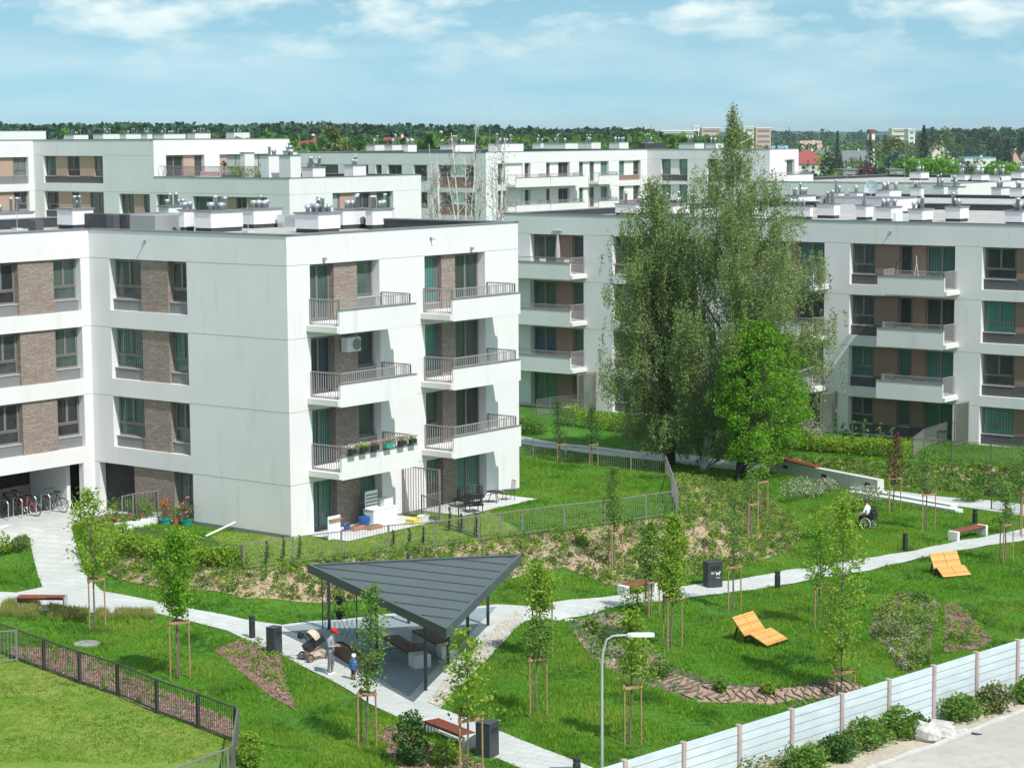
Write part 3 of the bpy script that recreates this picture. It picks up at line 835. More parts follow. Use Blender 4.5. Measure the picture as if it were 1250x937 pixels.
unit_on_roof(B1, 140, 281, 11.97, .6, .6, .75, 'panel_dark', 'roof_vent_cabin')
o = unit_on_roof(B1, 347, 278, 11.97, .9, .5, .62, 'steel', 'air_conditioner')
unit_on_roof(B1, 44, 283, 11.97, .5, .6, .55, 'panel_dark', 'roof_fan')
B1.done()

# ---- the right block
B2C = (18.511, 127.5)
B2 = Block('apartment_block', B2C, 'long white apartment block behind the tall birches, with brown panels and slanted balcony bars')
ops = []
PA = {3: ('d', 'd', 't'), 2: ('d', 'd', 'd'), 1: ('t', 't', 't'), 0: ('g', 'g', 't')}
PB = {3: 'd', 2: 't', 1: 'd', 0: 't'}
PE = {3: ('d', 'd'), 2: ('g', 'd'), 1: ('b', 'g'), 0: ('c', 'd')}
for j in range(4):
    zt = 1.0+3*j; zb = zt-2.4 if j else -1.18; p = PA[j]
    for a0 in (25.66, 17.24):
        ops.append(O(a0, a0+6.74, zb, zt, [('W', 1.5, p[0], 'L2'), ('P', 1.54), ('W', .9, p[1], 'S1'), ('P', .82), ('D', 1.98, p[2], 'S2')], d=.42, sh=.62, low='panel_dark'))
    for a0 in (34.05, 8.7):
        ops.append(O(a0, a0+6.2, zb, zt, [('W', 1.95, PB[j], 'L2'), ('P', 1.3), ('W', 1.4, PB[j], 'L2'), ('P', 1.55)], d=.42, sh=.62, low='panel_dark'))
    ops.append(O(2.14, 6.44, zb, zt, [('D', 1.9, PE[j][0], 'S2'), ('P', 1.3), ('W', 1.1, PE[j][1], 'S1', .5)], d=.42, sh=.0))
MB2 = B2.facade('G', 0, 24, 46, -2.2, 11.27, ops, [1.02, 4.02, 7.02, 10.02])
w = B2.w
w.quad((30, -22, -2.2), (30, 24, -2.2), (30, 24, 11.27), (30, -22, 11.27), 'plaster_white')
w.quad((30, 24, -2.2), (0, 24, -2.2), (0, 24, 11.27), (30, 24, 11.27), 'plaster_white')
w.quad((0, -22, -2.2), (30, -22, -2.2), (30, -22, 11.27), (0, -22, 11.27), 'plaster_white')
for j in (1, 2, 3):
    zf = 3*j-1.5+.05
    for a0, a1 in ((28.35, 32.55), (19.93, 24.13), (.9, 6.55)): B2.balcony(MB2, a0, a1, zf, 1.5, 'R', ph=.72, slab=.3, slant=True)
screen(B2, MB2, 33.4, -.05, -1.7, -1.15, 1.25, True); screen(B2, MB2, 7.4, -.05, -2.0, -1.15, 1.3, True); screen(B2, MB2, 24.9, -.05, -1.9, -1.15, 1.25, True)
spout(B2, MB2, 28.3, 10.7)
b = MB(); b.T = MB2; b.box(4.0, 4.75, -.1, -.003, 10.2, 10.28, 'joint'); b.obj('wall_lamp', B2.root)
B2.roof([(0, 24), (0, -22), (30, -22), (30, 24)], 11.27, .4)
for c in ((958, 989, 991, 253, 268, 5), (999, 1018, 1027, 250, 267, 5), (1046, 1057, 1068, 252, 269, 2), (1071, 1088, 1104, 254, 271, 6), (1111, 1126, 1143, 257, 272, 4),
          (1156, 1172, 1186, 254, 271, 6), (1230, 1248, 1262, 259, 275, 4), (752, 776, 800, 250, 263, 5), (806, 822, 845, 251, 264, 4), (880, 905, 930, 252, 266, 6)):
    B2.chimney(*c[:5], 10.87, c[5], .75)
o = unit_on_roof(B2, 1094, 271, 10.87, .9, .4, .6, 'white_plastic', 'air_conditioner')
B2.mast(938, 268, 10.87, 2.5)
c = B2.loc(1094, 261, 10.87); q = B2.loc(1185, 260.5, 10.87)
b = MB(); b.box(c.x, q.x, c.y, c.y+6., 10.87, 11.9, 'plaster_white'); b.box(c.x-.1, q.x+.05, c.y-.06, c.y+6., 11.903, 11.96, 'coping'); b.box(c.x, q.x, c.y-.03, c.y-.003, 10.87, 11.0, 'roof_dark'); b.obj('roof_house', B2.root)
B2.done()

# ---- the block behind the right one, with its crowded roof
p6 = at(1172, 224, 10.95)
B6 = Block('apartment_block', (p6.x, p6.y), 'far low white block with crowded vent stacks, beyond the block with the satellite dish', wall='plaster_far', detail=False)
B6.facade('G', 0, 30, 30, -2, 10.95, []); B6.facade('F', 0, 0, 40, -2, 10.95, [])
B6.w.quad((40, 0, -2), (40, 30, -2), (40, 30, 10.95), (40, 0, 10.95), 'plaster_far'); B6.w.quad((40, 30, -2), (0, 30, -2), (0, 30, 10.95), (40, 30, 10.95), 'plaster_far')
B6.roof([(0, 0), (40, 0), (40, 30), (0, 30)], 10.95, .3)
for c in ((1112, 1124, 1137, 211, 220, 5), (1163, 1178, 1190, 214, 222, 5), (1188, 1198, 1211, 214, 222, 5), (1210, 1222, 1238, 215, 223, 5), (1236, 1247, 1262, 211, 220, 5)): B6.chimney(*c[:5], 10.65, c[5], 1.1)
B6.done()
p7 = at(960, 246, 10.9)
B7 = Block('apartment_block', (p7.x, p7.y), 'low white block with a wide satellite dish among its roof vents', wall='plaster_far', detail=False)
B7.facade('G', 0, 5, 45, -2, 10.9, []); B7.facade('F', 0, -40, 22, -2, 10.9, [])
B7.w.quad((22, -40, -2), (22, 5, -2), (22, 5, 10.9), (22, -40, 10.9), 'plaster_far'); B7.w.quad((22, 5, -2), (0, 5, -2), (0, 5, 10.9), (22, 5, 10.9), 'plaster_far')
B7.roof([(0, 5), (0, -40), (22, -40), (22, 5)], 10.9, .25)
for c in ((960, 975, 1000, 240, 252, 6), (1014, 1024, 1032, 236, 247, 2), (1038, 1046, 1056, 236, 248, 2), (1071, 1086, 1104, 233, 247, 6), (1113, 1124, 1129, 230, 242, 3), (1141, 1152, 1159, 228, 240, 3), (1159, 1169, 1182, 229, 241, 3), (1212, 1222, 1237, 230, 242, 4), (1235, 1248, 1262, 231, 243, 4)):
    B7.chimney(*c[:5], 10.65, c[5], .95)
c = B7.loc(1063, 247, 10.65); b = MB(); b.T = Matrix.Translation(c+Vector((0, 0, 1.25))) @ Matrix.Rotation(R(-52-12), 4, 'Z') @ Matrix.Rotation(R(70), 4, 'X')
b.lathe((0, 0, 0), [(.03, -.18), (.34, -.11), (.56, .0), (.58, .02), (.52, .0), (.3, -.08), (.02, -.13)], 'dish_grey', 20); b.tube([(0, -.6, -.05), (0, -.25, .7)], .02, 'steel', 5); b.box(-.06, .06, -.3, -.18, .66, .8, 'steel')
b.box(-.22, .22, .16, .18, .02, .05, 'white_plastic')
b.T = Matrix.Translation(c); b.tube([(0, 0, 0), (0, 0, 1.1)], .05, 'steel', 6); b.obj('satellite_dish', B7.root)
B7.mast(1034, 232, 10.65, 4.5); B7.mast(1104, 228, 10.65, 6.0)
B7.done()

# ---- left block behind the near one
KC = (-17.67, 173.)
B3 = Block('apartment_block', KC, 'stepped white block with tan panels and a railed roof terrace', wall='plaster_far')
def gop(s1, s0, L, zb, zt, fill, **k): return O(L-s1, L-s0, zb, zt, fill, **k)
up = [gop(29.7, 21.95, 31, 12.45, 14.8, [('W', 1.4, 'c', 'L2'), ('T', 1.5), ('W', 1.6, 'd', 'L2'), ('T', 1.9), ('W', 1.35, 'd', 'L2')], sh=.6, low='panel_dark'),
      gop(29.7, 21.95, 31, 9.45, 11.7, [('W', 1.6, 'd', 'L2'), ('T', 1.8), ('W', .9, 'd', 'L1'), ('T', 1.4), ('D', 2.0, 'd', 'S2')], sh=.6, low='panel_dark'),
      gop(20.0, 16.2, 31, 9.45, 11.6, [('D', 1.6, 'd', 'S2'), ('T', 1.2), ('W', 1.0, 'd', 'S1')], sh=.3)]
B3.facade('G', 0, 31, 15.4, -1, 16.15, up, [14.85, 11.75])
lo = [O(15.6-15.4, 15.6-14., 9.45, 11.6, [('D', 1.4, 'g', 'S2')], sh=.3), O(15.6-11.05, 15.6-2.5, 9.3, 11.5, [('D', 2.6, 't', 'S2'), ('T', 2.2), ('W', 1.2, 'd', 'S2'), ('T', 1.3), ('W', 1.2, 'd', 'S2')], sh=.3)]
B3.facade('G', 0, 15.6, 15.6, -1, 13.04, lo, [11.75])
B3.facade('F', 0, 0, 16.3, -1, 13.04, [O(5.08, 12.64, 9.3, 11.75, [('W', 1.2, 'w', 'S1'), ('T', 2.1), ('D', 2.0, 'd', 'S2'), ('T', .9), ('D', 2.0, 't', 'S2')], sh=.3)], [11.75])
B3.facade('F', 0, 15.6, 16.5, 12.6, 16.15, [O(1.4, 5.9, 12.62, 14.85, [('D', 2.2, 'd', 'S2'), ('T', 1.3), ('W', 1.0, 'd', 'S1')], sh=.3), O(7.7, 14., 12.62, 14.85, [('T', 1.0), ('W', 2.0, 'w', 'L2'), ('P', .5), ('D', 2, 'w', 'S2')], sh=.6, low='panel_grey', mat='house_white')], [])
B3.facade('F', -14, 31, 14, -1, 16.15, [O(8.2, 13.4, 12.35, 14.7, [('W', 1.4, 'd', 'L2'), ('T', 2.3), ('W', 1.5, 'w', 'L2')], sh=.7, low='panel_grey'), O(8.2, 13.4, 9.4, 11.7, [('W', 1.4, 'd', 'L2'), ('T', 2.3), ('W', 1.5, 'd', 'L2')], sh=.7, low='panel_grey')], [11.75])
w = B3.w
w.quad((16.5, 15.6, 12.6), (16.5, 45, 12.6), (16.5, 45, 16.15), (16.5, 15.6, 16.15), 'plaster_far'); w.quad((16.3, 0, -1), (16.3, 45, -1), (16.3, 45, 12.62), (16.3, 0, 12.62), 'plaster_far')
w.quad((-14, 45, -1), (-14, 31, -1), (-14, 31, 16.15), (-14, 45, 16.15), 'plaster_far')
w.quad((16.4, 45, -1), (-14, 45, -1), (-14, 45, 16.15), (16.4, 45, 16.15), 'plaster_far')
B3.roof([(0, 15.6), (16.5, 15.6), (16.5, 45), (-14, 45), (-14, 31), (0, 31)], 16.15, .35); B3.roof([(0, 0), (16.3, 0), (16.3, 15.58), (0, 15.58)], 13.04, .4)
for c in ((5, 27, 41, 163, 171, 5), (76, 90, 104, 165, 171, 5), (112, 126, 143, 164, 171, 6), (145, 154, 170, 164, 171, 4), (171, 180, 185, 164, 171, 4), (186, 200, 222, 164, 171, 7), (227, 238, 254, 163, 170, 6), (275, 286, 302, 162, 169, 5)):
    B3.chimney(*c[:5], 15.8, c[5], .85, False)
for cx_, cy_, wx_, wy_, h_, np_ in ((.7, 5.6, 1.1, .5, 2.4, 0), (.7, 2.9, 1.9, .9, 2.2, 5), (2.8, 2.7, 1.0, .6, 2.5, 4), (.7, .5, 1.2, 1.25, 2.2, 5), (3.3, .5, 1.5, 1.2, 1.2, 5), (8.2, .5, 1.6, 1., 1.3, 5)):
    B3.chimney_at(cx_, cy_, wx_, wy_, h_, 12.64, np_, .7)
b = MB()
for i in range(80):
    y = 15.2-i*.14; b.bar((.4, y, 12.7), (.4, y-.5, 13.95), .03, .02, 'railing_brown_and_shade')
    if i % 2 == 0: b.bar((.43, y-.5, 12.7), (.43, y, 13.95), .03, .02, 'railing')
b.bar((.4, 15.4, 13.95), (.4, 3.8, 13.95), .05, .05, 'railing'); b.obj('terrace_railing', B3.root)
B3.mast(193, 215, 12.64, 3.)
B3.done()
pbx = at(12, 172, 17.); 
B8 = Block('apartment_block', tuple(at(40, 171, 16.3)[:2]) if False else (-62., 262.), 'plain white roof storey peeping over the stepped block at the left edge', wall='plaster_far', detail=False)
_c = atY(56, 160, 262.); B8.root.location = (_c.x, 262., 0); B8.c = (_c.x, 262.)
B8.facade('F', -24, 0, 24, -2, _c.z, []); B8.w.quad((0, 0, -2), (0, 14, -2), (0, 14, _c.z), (0, 0, _c.z), 'plaster_far'); B8.w.quad((-24, 14, -2), (-24, 0, -2), (-24, 0, _c.z), (-24, 14, _c.z), 'plaster_far'); B8.w.quad((0, 14, -2), (-24, 14, -2), (-24, 14, _c.z), (0, 14, _c.z), 'plaster_far')
B8.roof([(-24, 0), (0, 0), (0, 14), (-24, 14)], _c.z, .3); B8.done()

# ---- long block in the middle distance
RC = (-2.69, 235.35)
B4 = Block('apartment_block', RC, 'long white block seen over the near roof, behind the bare white birches', wall='plaster_far')
L = 28.
def row(zt, zb): return [gop(25.2, 21.6, L, zb, zt, [('W', 3., 'g', 'S2'), ('W', .6, 'd', 'S1')], sh=.4), gop(18.5, 17.0, L, zb, zt, [('W', 1.5, 'd', 'S2')]), gop(15.9, 15.0, L, zb, zt, [('W', 1., 'd', 'S1')]), gop(14.1, 12.0, L, zb, zt, [('W', 2.1, 'd', 'S2')]),
    gop(10.3, 8.3, L, zb, zt, [('W', 2., 'd', 'S2')]), gop(6.7, 1.6, L, zb-.7, zt, [('W', 1.6, 'd', 'S2'), ('P', 1.9), ('W', 1.6, 'd', 'S2')], sh=1.2, low='panel_brown', mat='house_white')]
B4.facade('G', 0, L, L, -2, 14.45, row(13.1, 11.3)+row(10.1, 8.3), [13.15, 10.15])
fl = []
for zt in (13.25, 10.3):
    zb = zt-2.3
    fl += [O(2.1, 6.6, zb, zt, [('D', 1.6, 't', 'S2'), ('P', 2.9)], mat='house_white', sh=0), O(6.9, 8.0, zb, zt, [('W', 1.2, 'd', 'L1')]), O(10.9, 15.4, zb, zt, [('W', 1, 'd', 'S1'), ('P', 1.6), ('D', 1.9, 'd', 'S2')], mat='house_white', sh=0),
           O(17.2, 23.1, zb, zt, [('D', 1.1, 't', 'S1'), ('P', 1.3), ('W', .9, 'd', 'S1'), ('P', 1.3), ('W', 1.3, 't', 'S1')], mat='house_white', sh=0), O(25.2, 29.7, zb, zt, [('W', 1.4, 't', 'L1'), ('P', 1.9), ('W', 1.2, 'd', 'L1')], mat='house_white', sh=.6, low='panel_brown')]
M4 = B4.facade('F', 0, 0, 31.08, -2, 14.5, fl, [13.3, 10.35])
for zf in (10.95, 8.0):
    for a0, a1 in ((3.6, 9.8), (9.9, 16.4), (19.2, 23.2)): B4.balcony(M4, a0, a1, zf, 1.3, 'L', ph=.7)
gl = []
for zt in (13.4, 10.4):
    gl += [O(2.0, 5.75, zt-2.6, zt, [('W', 1.2, 't', 'L1'), ('P', 1.2), ('W', 1.3, 't', 'L1')], mat='house_white', sh=.75, low='panel_dark'), O(8.5, 13., zt-2.6, zt, [('W', 1.4, 'd', 'L1'), ('P', 1.8), ('W', 1.4, 'd', 'L1')], mat='house_white', sh=.75, low='panel_dark')]
M5 = B4.facade('G', 31.08, 0, 17, -2, 14.5, gl, [13.4, 10.4])
ff = [O(3.3, 5.6, zt-2.4, zt, [('P', .9), ('D', 1.4, 't', 'S2')], mat='house_white', sh=0) for zt in (13.3, 10.3)]
M6 = B4.facade('F', 31.08, -17, 6.5, -2, 14.5, ff, [])
for zf in (10.8, 7.8): B4.balcony(M6, 1.2, 7.2, zf, 1.5, 'L', ph=.75)
w = B4.w
w.quad((37.58, -17, -2), (37.58, 28, -2), (37.58, 28, 14.5), (37.58, -17, 14.5), 'plaster_far'); w.quad((37.58, 28, -2), (0, 28, -2), (0, 28, 14.45), (37.58, 28, 14.45), 'plaster_far')
B4.roof([(0, 0), (31.08, 0), (31.08, -17), (37.58, -17), (37.58, 28), (0, 28)], 14.5, .3)
for c in ((447, 458, 469, 177, 187, 2), (469, 479, 490, 177, 187, 4), (490, 498, 508, 177, 187, 4), (537, 556, 580, 177, 186, 5), (596, 612, 639, 176, 186, 6), (650, 660, 668, 175, 183, 3), (664, 690, 706, 175, 183, 4), (706, 722, 734, 174, 182, 5), (744, 756, 768, 174, 182, 5), (783, 791, 799, 174, 181, 4), (830, 848, 861, 175, 182, 2), (862, 874, 886, 175, 182, 5)):
    B4.chimney(*c[:5], 14.2, c[5], 1.1, False)
unit_on_roof(B4, 787, 181.5, 14.2, 6., 1., .8, 'roof_dark', 'roof_vent_cabin')
B4.mast(424, 187, 14.2, 6.); B4.mast(502, 186, 14.2, 6.); B4.mast(598, 186, 14.2, 6.)
B4.done()

# ------------------------------------------------------------------ trees and shrubs
def wob(p0, p1, n, amp, rr=rnd):
    p0 = Vector(p0); p1 = Vector(p1); out = [p0]
    for i in range(1, n):
        t = i/n; out.append(p0.lerp(p1, t)+Vector((rr.uniform(-amp, amp), rr.uniform(-amp, amp), 0)))
    return out+[p1]

def dist_of(p): return math.sqrt(p.x**2+p.y**2+(p.z-ZC)**2)

def young_tree(px, py, top, cb, hw, st, sw, mat, label, n=1700, shape='oval', leaf=.10, lean=0., bark='bark_grey', stakes=3, xoff=0., spread=.085, rot=0., name='young_tree', light_trunk=False):
    p = atg(px, py); s = F/dist_of(p)
    H = zup(p, top); Cb = zup(p, cb); W = hw/s; St = zup(p, st) if st else 0
    root = empty(name, p, 0, label, 'tree', 'staked young trees in the park' if st else None)
    rr = random.Random(int(px*13+py)); tr = MB(); xo = xoff/s
    path = wob((0, 0, -.05), (xo, rr.uniform(-.1, .1), H*.96), 7, .03, rr)
    k = len(path); tr.tube(path, [max(.008, .035*(1-i/k)+.006) for i in range(k)], bark, 6)
    def tp(z):
        t = min(.999, max(0, z/(H*.96)))*(k-1); i = int(t); return path[i].lerp(path[i+1], t-i)
    pts = []; nb = int(16+10*(H-Cb)) if shape != 'sparse' else int(9+5*(H-Cb))
    for i in range(nb):
        t = (i+.5)/nb; z0 = Cb+(H-Cb)*t*.97
        prof = {'oval': math.sin(math.pi*min(1, .16+.80*t))**.8, 'cone': (1-t)**.75*1.05+.08, 'col': .75+.25*math.sin(math.pi*t), 'round': math.sin(math.pi*(.1+.86*t))**.55,
                'sparse': (1.05-t*.72), 'vase': .35+.75*math.sin(math.pi*min(1, t*.9+.12))}[shape]
        if shape in ('oval', 'col', 'round'): prof *= min(1., (1-t)*4+.25)
        a = i*2.399+rr.uniform(-.5, .5); ln = W*prof*rr.uniform(.5, 1.4); el = rr.uniform(.25, .8) if shape != 'sparse' else rr.uniform(.0, .35)
        b0 = tp(max(.2, z0-ln*math.tan(el)*.6)); d = Vector((math.cos(a), math.sin(a), math.tan(el)))*ln
        b1 = b0+d
        if shape == 'sparse': b1.z -= ln*.15
        tr.tube([b0, b0.lerp(b1, .5)+Vector((0, 0, .03)), b1], [.012, .008, .004], bark, 4, False)
        m = max(8, int(n/nb*rr.uniform(.6, 1.4)))
        tt = 1-(1-nrg.uniform(0, 1, m)**1.2)*(.9 if shape != 'sparse' else 1.)*nrg.uniform(.3, 1, m)
        q = np.array(b0)[None]+np.array(b1-b0)[None]*tt[:, None]+nrg.normal(0, spread, (m, 3))*(.5+tt[:, None])
        pts.append(q)
    c = np.concatenate(pts); tr.obj('trunk', root)
    np_mesh('crown', leaf_quads(c, np.full(len(c), leaf), .5, .6), 4, mat, root)
    if st:
        r = sw/s; a0 = rr.uniform(-.25, .25)+rot
        sp = [Vector((math.cos(a0+i*2.094)*r*1.1, math.sin(a0+i*2.094)*r*1.1, 0)) for i in range(3)]
        for q in sp:
            b = MB(); hh = St+rr.uniform(-.02, .03); b.tube([(q.x*1.03, q.y*1.03, -.15), (q.x, q.y, hh)], .027, 'stake_wood', 7); b.obj('stake', root)
        for i in range(3):
            u, v = sp[i], sp[(i+1) % 3]; b = MB(); b.bar((u.x*1.08, u.y*1.08, St-.1), (v.x*1.08, v.y*1.08, St-.1), .07, .07, 'stake_wood'); b.obj('crossbar', root)
        b = MB()
        for q in sp: b.tube([(q.x, q.y, St-.16), (path[3].x*.4, path[3].y*.4, St-.14)], .018, 'strap', 5)
        b.obj('tie', root)
    return root

YT = [  # px, py, top, crown bottom, half width, stake top, stake half spread, leaf, label, n, shape
 (116, 766, 596, 700, 25, 704, 11, 'leaf_spring', 'slim pointed young tree between three stakes by the red bench without a back', 1300, 'vase'),
 (219, 828, 648, 748, 21, 755, 12, 'leaf_bright', 'dense dark-green egg-shaped young tree on three stakes above the railing lawn', 2600, 'round'),
 (446, 910, 712, 838, 19, 842, 12, 'leaf_mid', 'young tree staked on the lawn just in front of the child in blue', 850, 'oval'),
 (571, 946, 764, 872, 40, 872, 16, 'leaf_spring', 'open-branched young tree staked beside the bench and dark bin at the bottom', 900, 'sparse'),
 (654, 873, 752, 800, 20, 799, 12, 'leaf_mid', 'thin young tree on the lawn triangle, nearer of two right of the pavilion', 700, 'oval'),
 (660, 803, 686, 742, 20, 737, 13, 'leaf_spring', 'round pale young tree by the path culvert, farther of the two right of the pavilion', 1300, 'round'),
 (769, 908, 740, 822, 24, 833, 12, 'leaf_spring', 'young tree staked on the lawn just right of the lamp arm', 900, 'sparse'),
 (750, 696, 568, 642, 12, 646, 9, 'leaf_mid', 'narrow young tree staked on the planted slope before the garden fence', 800, 'col'),
 (795, 752, 636, 704, 16, 706, 9, 'leaf_mid', 'young tree behind the path bench, left of the pair with touching crowns', 1000, 'oval'),
 (819, 790, 628, 728, 24, 727, 12, 'leaf_spring', 'full pale-green young tree between the path bench and the nearer orange lounger', 2400, 'oval'),
 (894, 745, 598, 686, 11, 688, 9, 'leaf_mid', 'thin-crowned young tree staked beside the tall dark waste cabinet', 420, 'col'),
 (917, 660, 574, 612, 10, 612, 7, 'leaf_mid', 'small nearly bare young tree staked on the upper planted slope', 260, 'oval'),
 (929, 634, 526, 582, 14, 585, 7, 'leaf_bright', 'young tree on tall stakes at the edge of the big birch shade', 900, 'round'),
 (1000, 766, 640, 712, 22, 712, 10, 'leaf_bright', 'staked young tree beside the path, behind the tall bright pear-shaped one', 900, 'oval'),
 (1027, 852, 606, 812, 33, 815, 14, 'leaf_spring', 'tall bright young tree with a long pear-shaped crown beside the white fence', 2700, 'oval'),
 (1090, 626, 528, 588, 12, 581, 8, 'leaf_red', 'purple-leaved young tree staked before the low concrete wall', 420, 'oval'),
 (1131, 647, 548, 600, 17, 600, 9, 'leaf_mid', 'green young tree staked by the two long concrete steps', 520, 'oval'),
 (1227, 687, 588, 638, 16, 637, 8, 'leaf_mid', 'sparse young tree staked at the path bend beyond the farther orange lounger', 420, 'sparse'),
 (1251, 655, 538, 600, 14, 596, 8, 'leaf_mid', 'young tree at the right picture edge by the chain-link fence', 600, 'oval'),
 (684, 566, 486, 540, 9, 540, 6, 'leaf_deep', 'dark little tree staked on the verge of the shaded far path, left of a twin', 420, 'oval'),
 (723, 572, 496, 540, 12, 540, 6, 'leaf_deep', 'dark little tree staked in the birch shade beside the far path', 420, 'oval'),
]
for t in YT: young_tree(*t[:9], xoff=12 if t[0] == 446 else rnd.uniform(-3, 3), n=int(t[9]*1.7), shape=t[10], bark='bark_red' if t[7] == 'leaf_red' else 'bark_grey', leaf=.12 if t[10] in ('sparse', 'vase') else .105)

# ---- the big weeping birches
def birch(px, py, prof, label, nl, seed, strand=1.5, bark='bark_birch', r0=.2, leaf=.13, mat='leaf_birch'):
    """prof: rows of (photo row, centre column, half width)"""
    p = atg(px, py); s = F/dist_of(p); rr = random.Random(seed); g = np.random.default_rng(seed)
    rows = sorted([(zup(p, y), (cx-px)/s, hw/s) for y, cx, hw in prof])
    zs = np.array([r[0] for r in rows]); cx = np.array([r[1] for r in rows]); hw = np.array([r[2] for r in rows]); H = zs[-1]
    root = empty('birch_tree', p, 0, label, 'tree', 'tall trees over the far path')
    tr = MB(); n = 14
    path = [Vector((np.interp(H*i/n*.97, zs, cx)*min(1, i/n*1.6)+rr.uniform(-.1, .1)*(i > 0), rr.uniform(-.15, .15)*(i > 0), H*i/n*.97-.1)) for i in range(n+1)]
    tr.tube(path, [max(.02, r0*(1-i/n)**.8+.015) for i in range(n+1)], bark, 9)
    limbs = []; nb = 95
    for i in range(nb):
        z0 = zs[0]+.8+(H-zs[0]-.8)*((i+.5)/nb)**.9; W = np.interp(z0, zs, hw); C = np.interp(z0, zs, cx)
        a = i*2.399+rr.uniform(-.5, .5); ln = W*rr.uniform(.5, 1.2)
        t = max(0, z0-ln*.9)/(H*.97)*n; i0 = min(n-1, int(t)); b0 = path[i0].lerp(path[i0+1], t-i0)
        e = Vector((C+math.cos(a)*ln, math.sin(a)*ln, z0)); mid = b0.lerp(e, .6)+Vector((0, 0, .35*ln*.5))
        tr.tube([b0, mid, e, e+Vector((math.cos(a)*.25, math.sin(a)*.25, -.5))], [.045, .026, .014, .005], bark if i % 4 == 0 else 'bark_grey', 4, False)
        limbs.append((b0, mid, e, ln))
    pts = []
    wt = np.array([.35+l[3]**1.35 for l in limbs]); wt = wt/wt.sum()
    for (b0, mid, e, ln), wk in zip(limbs, wt):
        per = nl*wk; ns = max(6, int(8+ln*12))
        for _ in range(ns):
            t = 1.1-.85*rr.random()**1.5; q = (b0.lerp(mid, t/.6) if t < .6 else mid.lerp(e, (t-.6)/.4))
            gs = min(.42, .12+ln*.16); q = q+Vector((rr.gauss(0, gs), rr.gauss(0, gs), rr.gauss(0, .28)))
            L = rr.uniform(.4, 1.)*strand*(.55+.5*min(1, ln/2.5)); L = min(L, max(.3, q.z-zs[0]*.8))
            m = max(6, int(per/ns)); u = g.uniform(0, 1, m)
            sw = rr.uniform(-.2, .2); sy = rr.uniform(-.2, .2); wd = .05+.06*rr.random()
            c = np.stack([q.x+sw*u*L+g.normal(0, wd, m), q.y+sy*u*L+g.normal(0, wd, m), q.z+.1-u*L+g.normal(0, .05, m)], 1)
            pts.append(c)
            if rr.random() < .25: tr.tube([q, q+Vector((sw*L, sy*L, -L))], [.01, .004], 'bark_grey', 3, False)
    c = np.concatenate(pts); tr.obj('trunk', root)
    np_mesh('crown', leaf_quads(c, np.full(len(c), leaf), 0., .55, droop=.5), 4, mat, root)
    return root
birch(859, 574, [(132, 893, 2), (165, 893, 11), (200, 895, 27), (240, 893, 50), (290, 899, 74), (340, 905, 85), (400, 908, 90), (450, 908, 87), (495, 902, 78), (525, 890, 66), (548, 880, 46)],
      'tallest birch with drooping light-green crown, its thin top above the roofs', 150000, 5, 1.9, leaf=.12)
birch(820, 568, [(218, 797, 6), (245, 798, 27), (290, 800, 43), (340, 799, 45), (400, 797, 46), (450, 796, 46), (500, 799, 45), (530, 806, 40), (550, 812, 30)],
      'lower drooping birch left of the tallest one, over the far path', 76000, 6, 1.6, 'bark_dark', .22, leaf=.12)

def clump_tree(name, p, H, Cb, W, mat, label, n=9000, leaf=.13, clumps=60, csize=.22, bark='bark_dark', r0=.14, seed=1, group=None, dx=0., squash=1., cat='tree', topw=.45, limbs=14):
    """broad crown made of many clumps of leaves round limbs"""
    rr = random.Random(seed); g = np.random.default_rng(seed)
    root = empty(name, p, 0, label, cat, group); tr = MB()
    path = wob((0, 0, -.1), (dx*.8, 0, H*.8), 6, W*.05, rr); k = len(path)
    tr.tube(path, [max(.015, r0*(1-i/k)+.02) for i in range(k)], bark, 7)
    pts = []
    cen = []
    for i in range(clumps):
        t = (i+.5)/clumps; u = rr.uniform(-1, 1)
        a = i*2.399; lat = 1-2*t
        rad = math.sqrt(max(0, 1-lat*lat))
        d = rr.uniform(.62, 1.0)
        top = 1-(1-topw)*max(0, -lat)
        cen.append(Vector((dx+math.cos(a)*rad*W*d*top, math.sin(a)*rad*W*d*top*squash, Cb+(H-Cb)*(.5-lat*.5*d))))
    for i, c in enumerate(cen):
        if i < limbs or rr.random() < .2:
            z = max(Cb*.6, c.z-W*.5); t = min(.99, z/(H*.8))*(k-1); j = int(t); b0 = path[j].lerp(path[min(j+1, k-1)], t-j)
            tr.tube([b0, b0.lerp(c, .5)+Vector((0, 0, .05*W)), c], [r0*.35, r0*.2, .01], bark, 4, False)
        m = max(10, int(n/clumps*rr.uniform(.6, 1.4))); s = W*csize*rr.uniform(.7, 1.35)
        v = unit(g.normal(size=(m, 3)))*(s*g.uniform(.35, 1., m)**.6)[:, None]; v[:, 2] *= .75
        pts.append(np.array(c)[None]+v)
    c = np.concatenate(pts); tr.obj('trunk', root)
    np_mesh('crown', leaf_quads(c, np.full(len(c), leaf), .6, .65), 4, mat, root)
    return root
p = atg(900, 586); s = F/dist_of(p)
clump_tree('maple_tree', p, zup(p, 378), zup(p, 572), 62/s, 'leaf_bright', 'vivid green bushy maple growing in front of the tall birches', 26000, .13, 130, .2, seed=3, dx=28/s, group='tall trees over the far path', topw=.6)

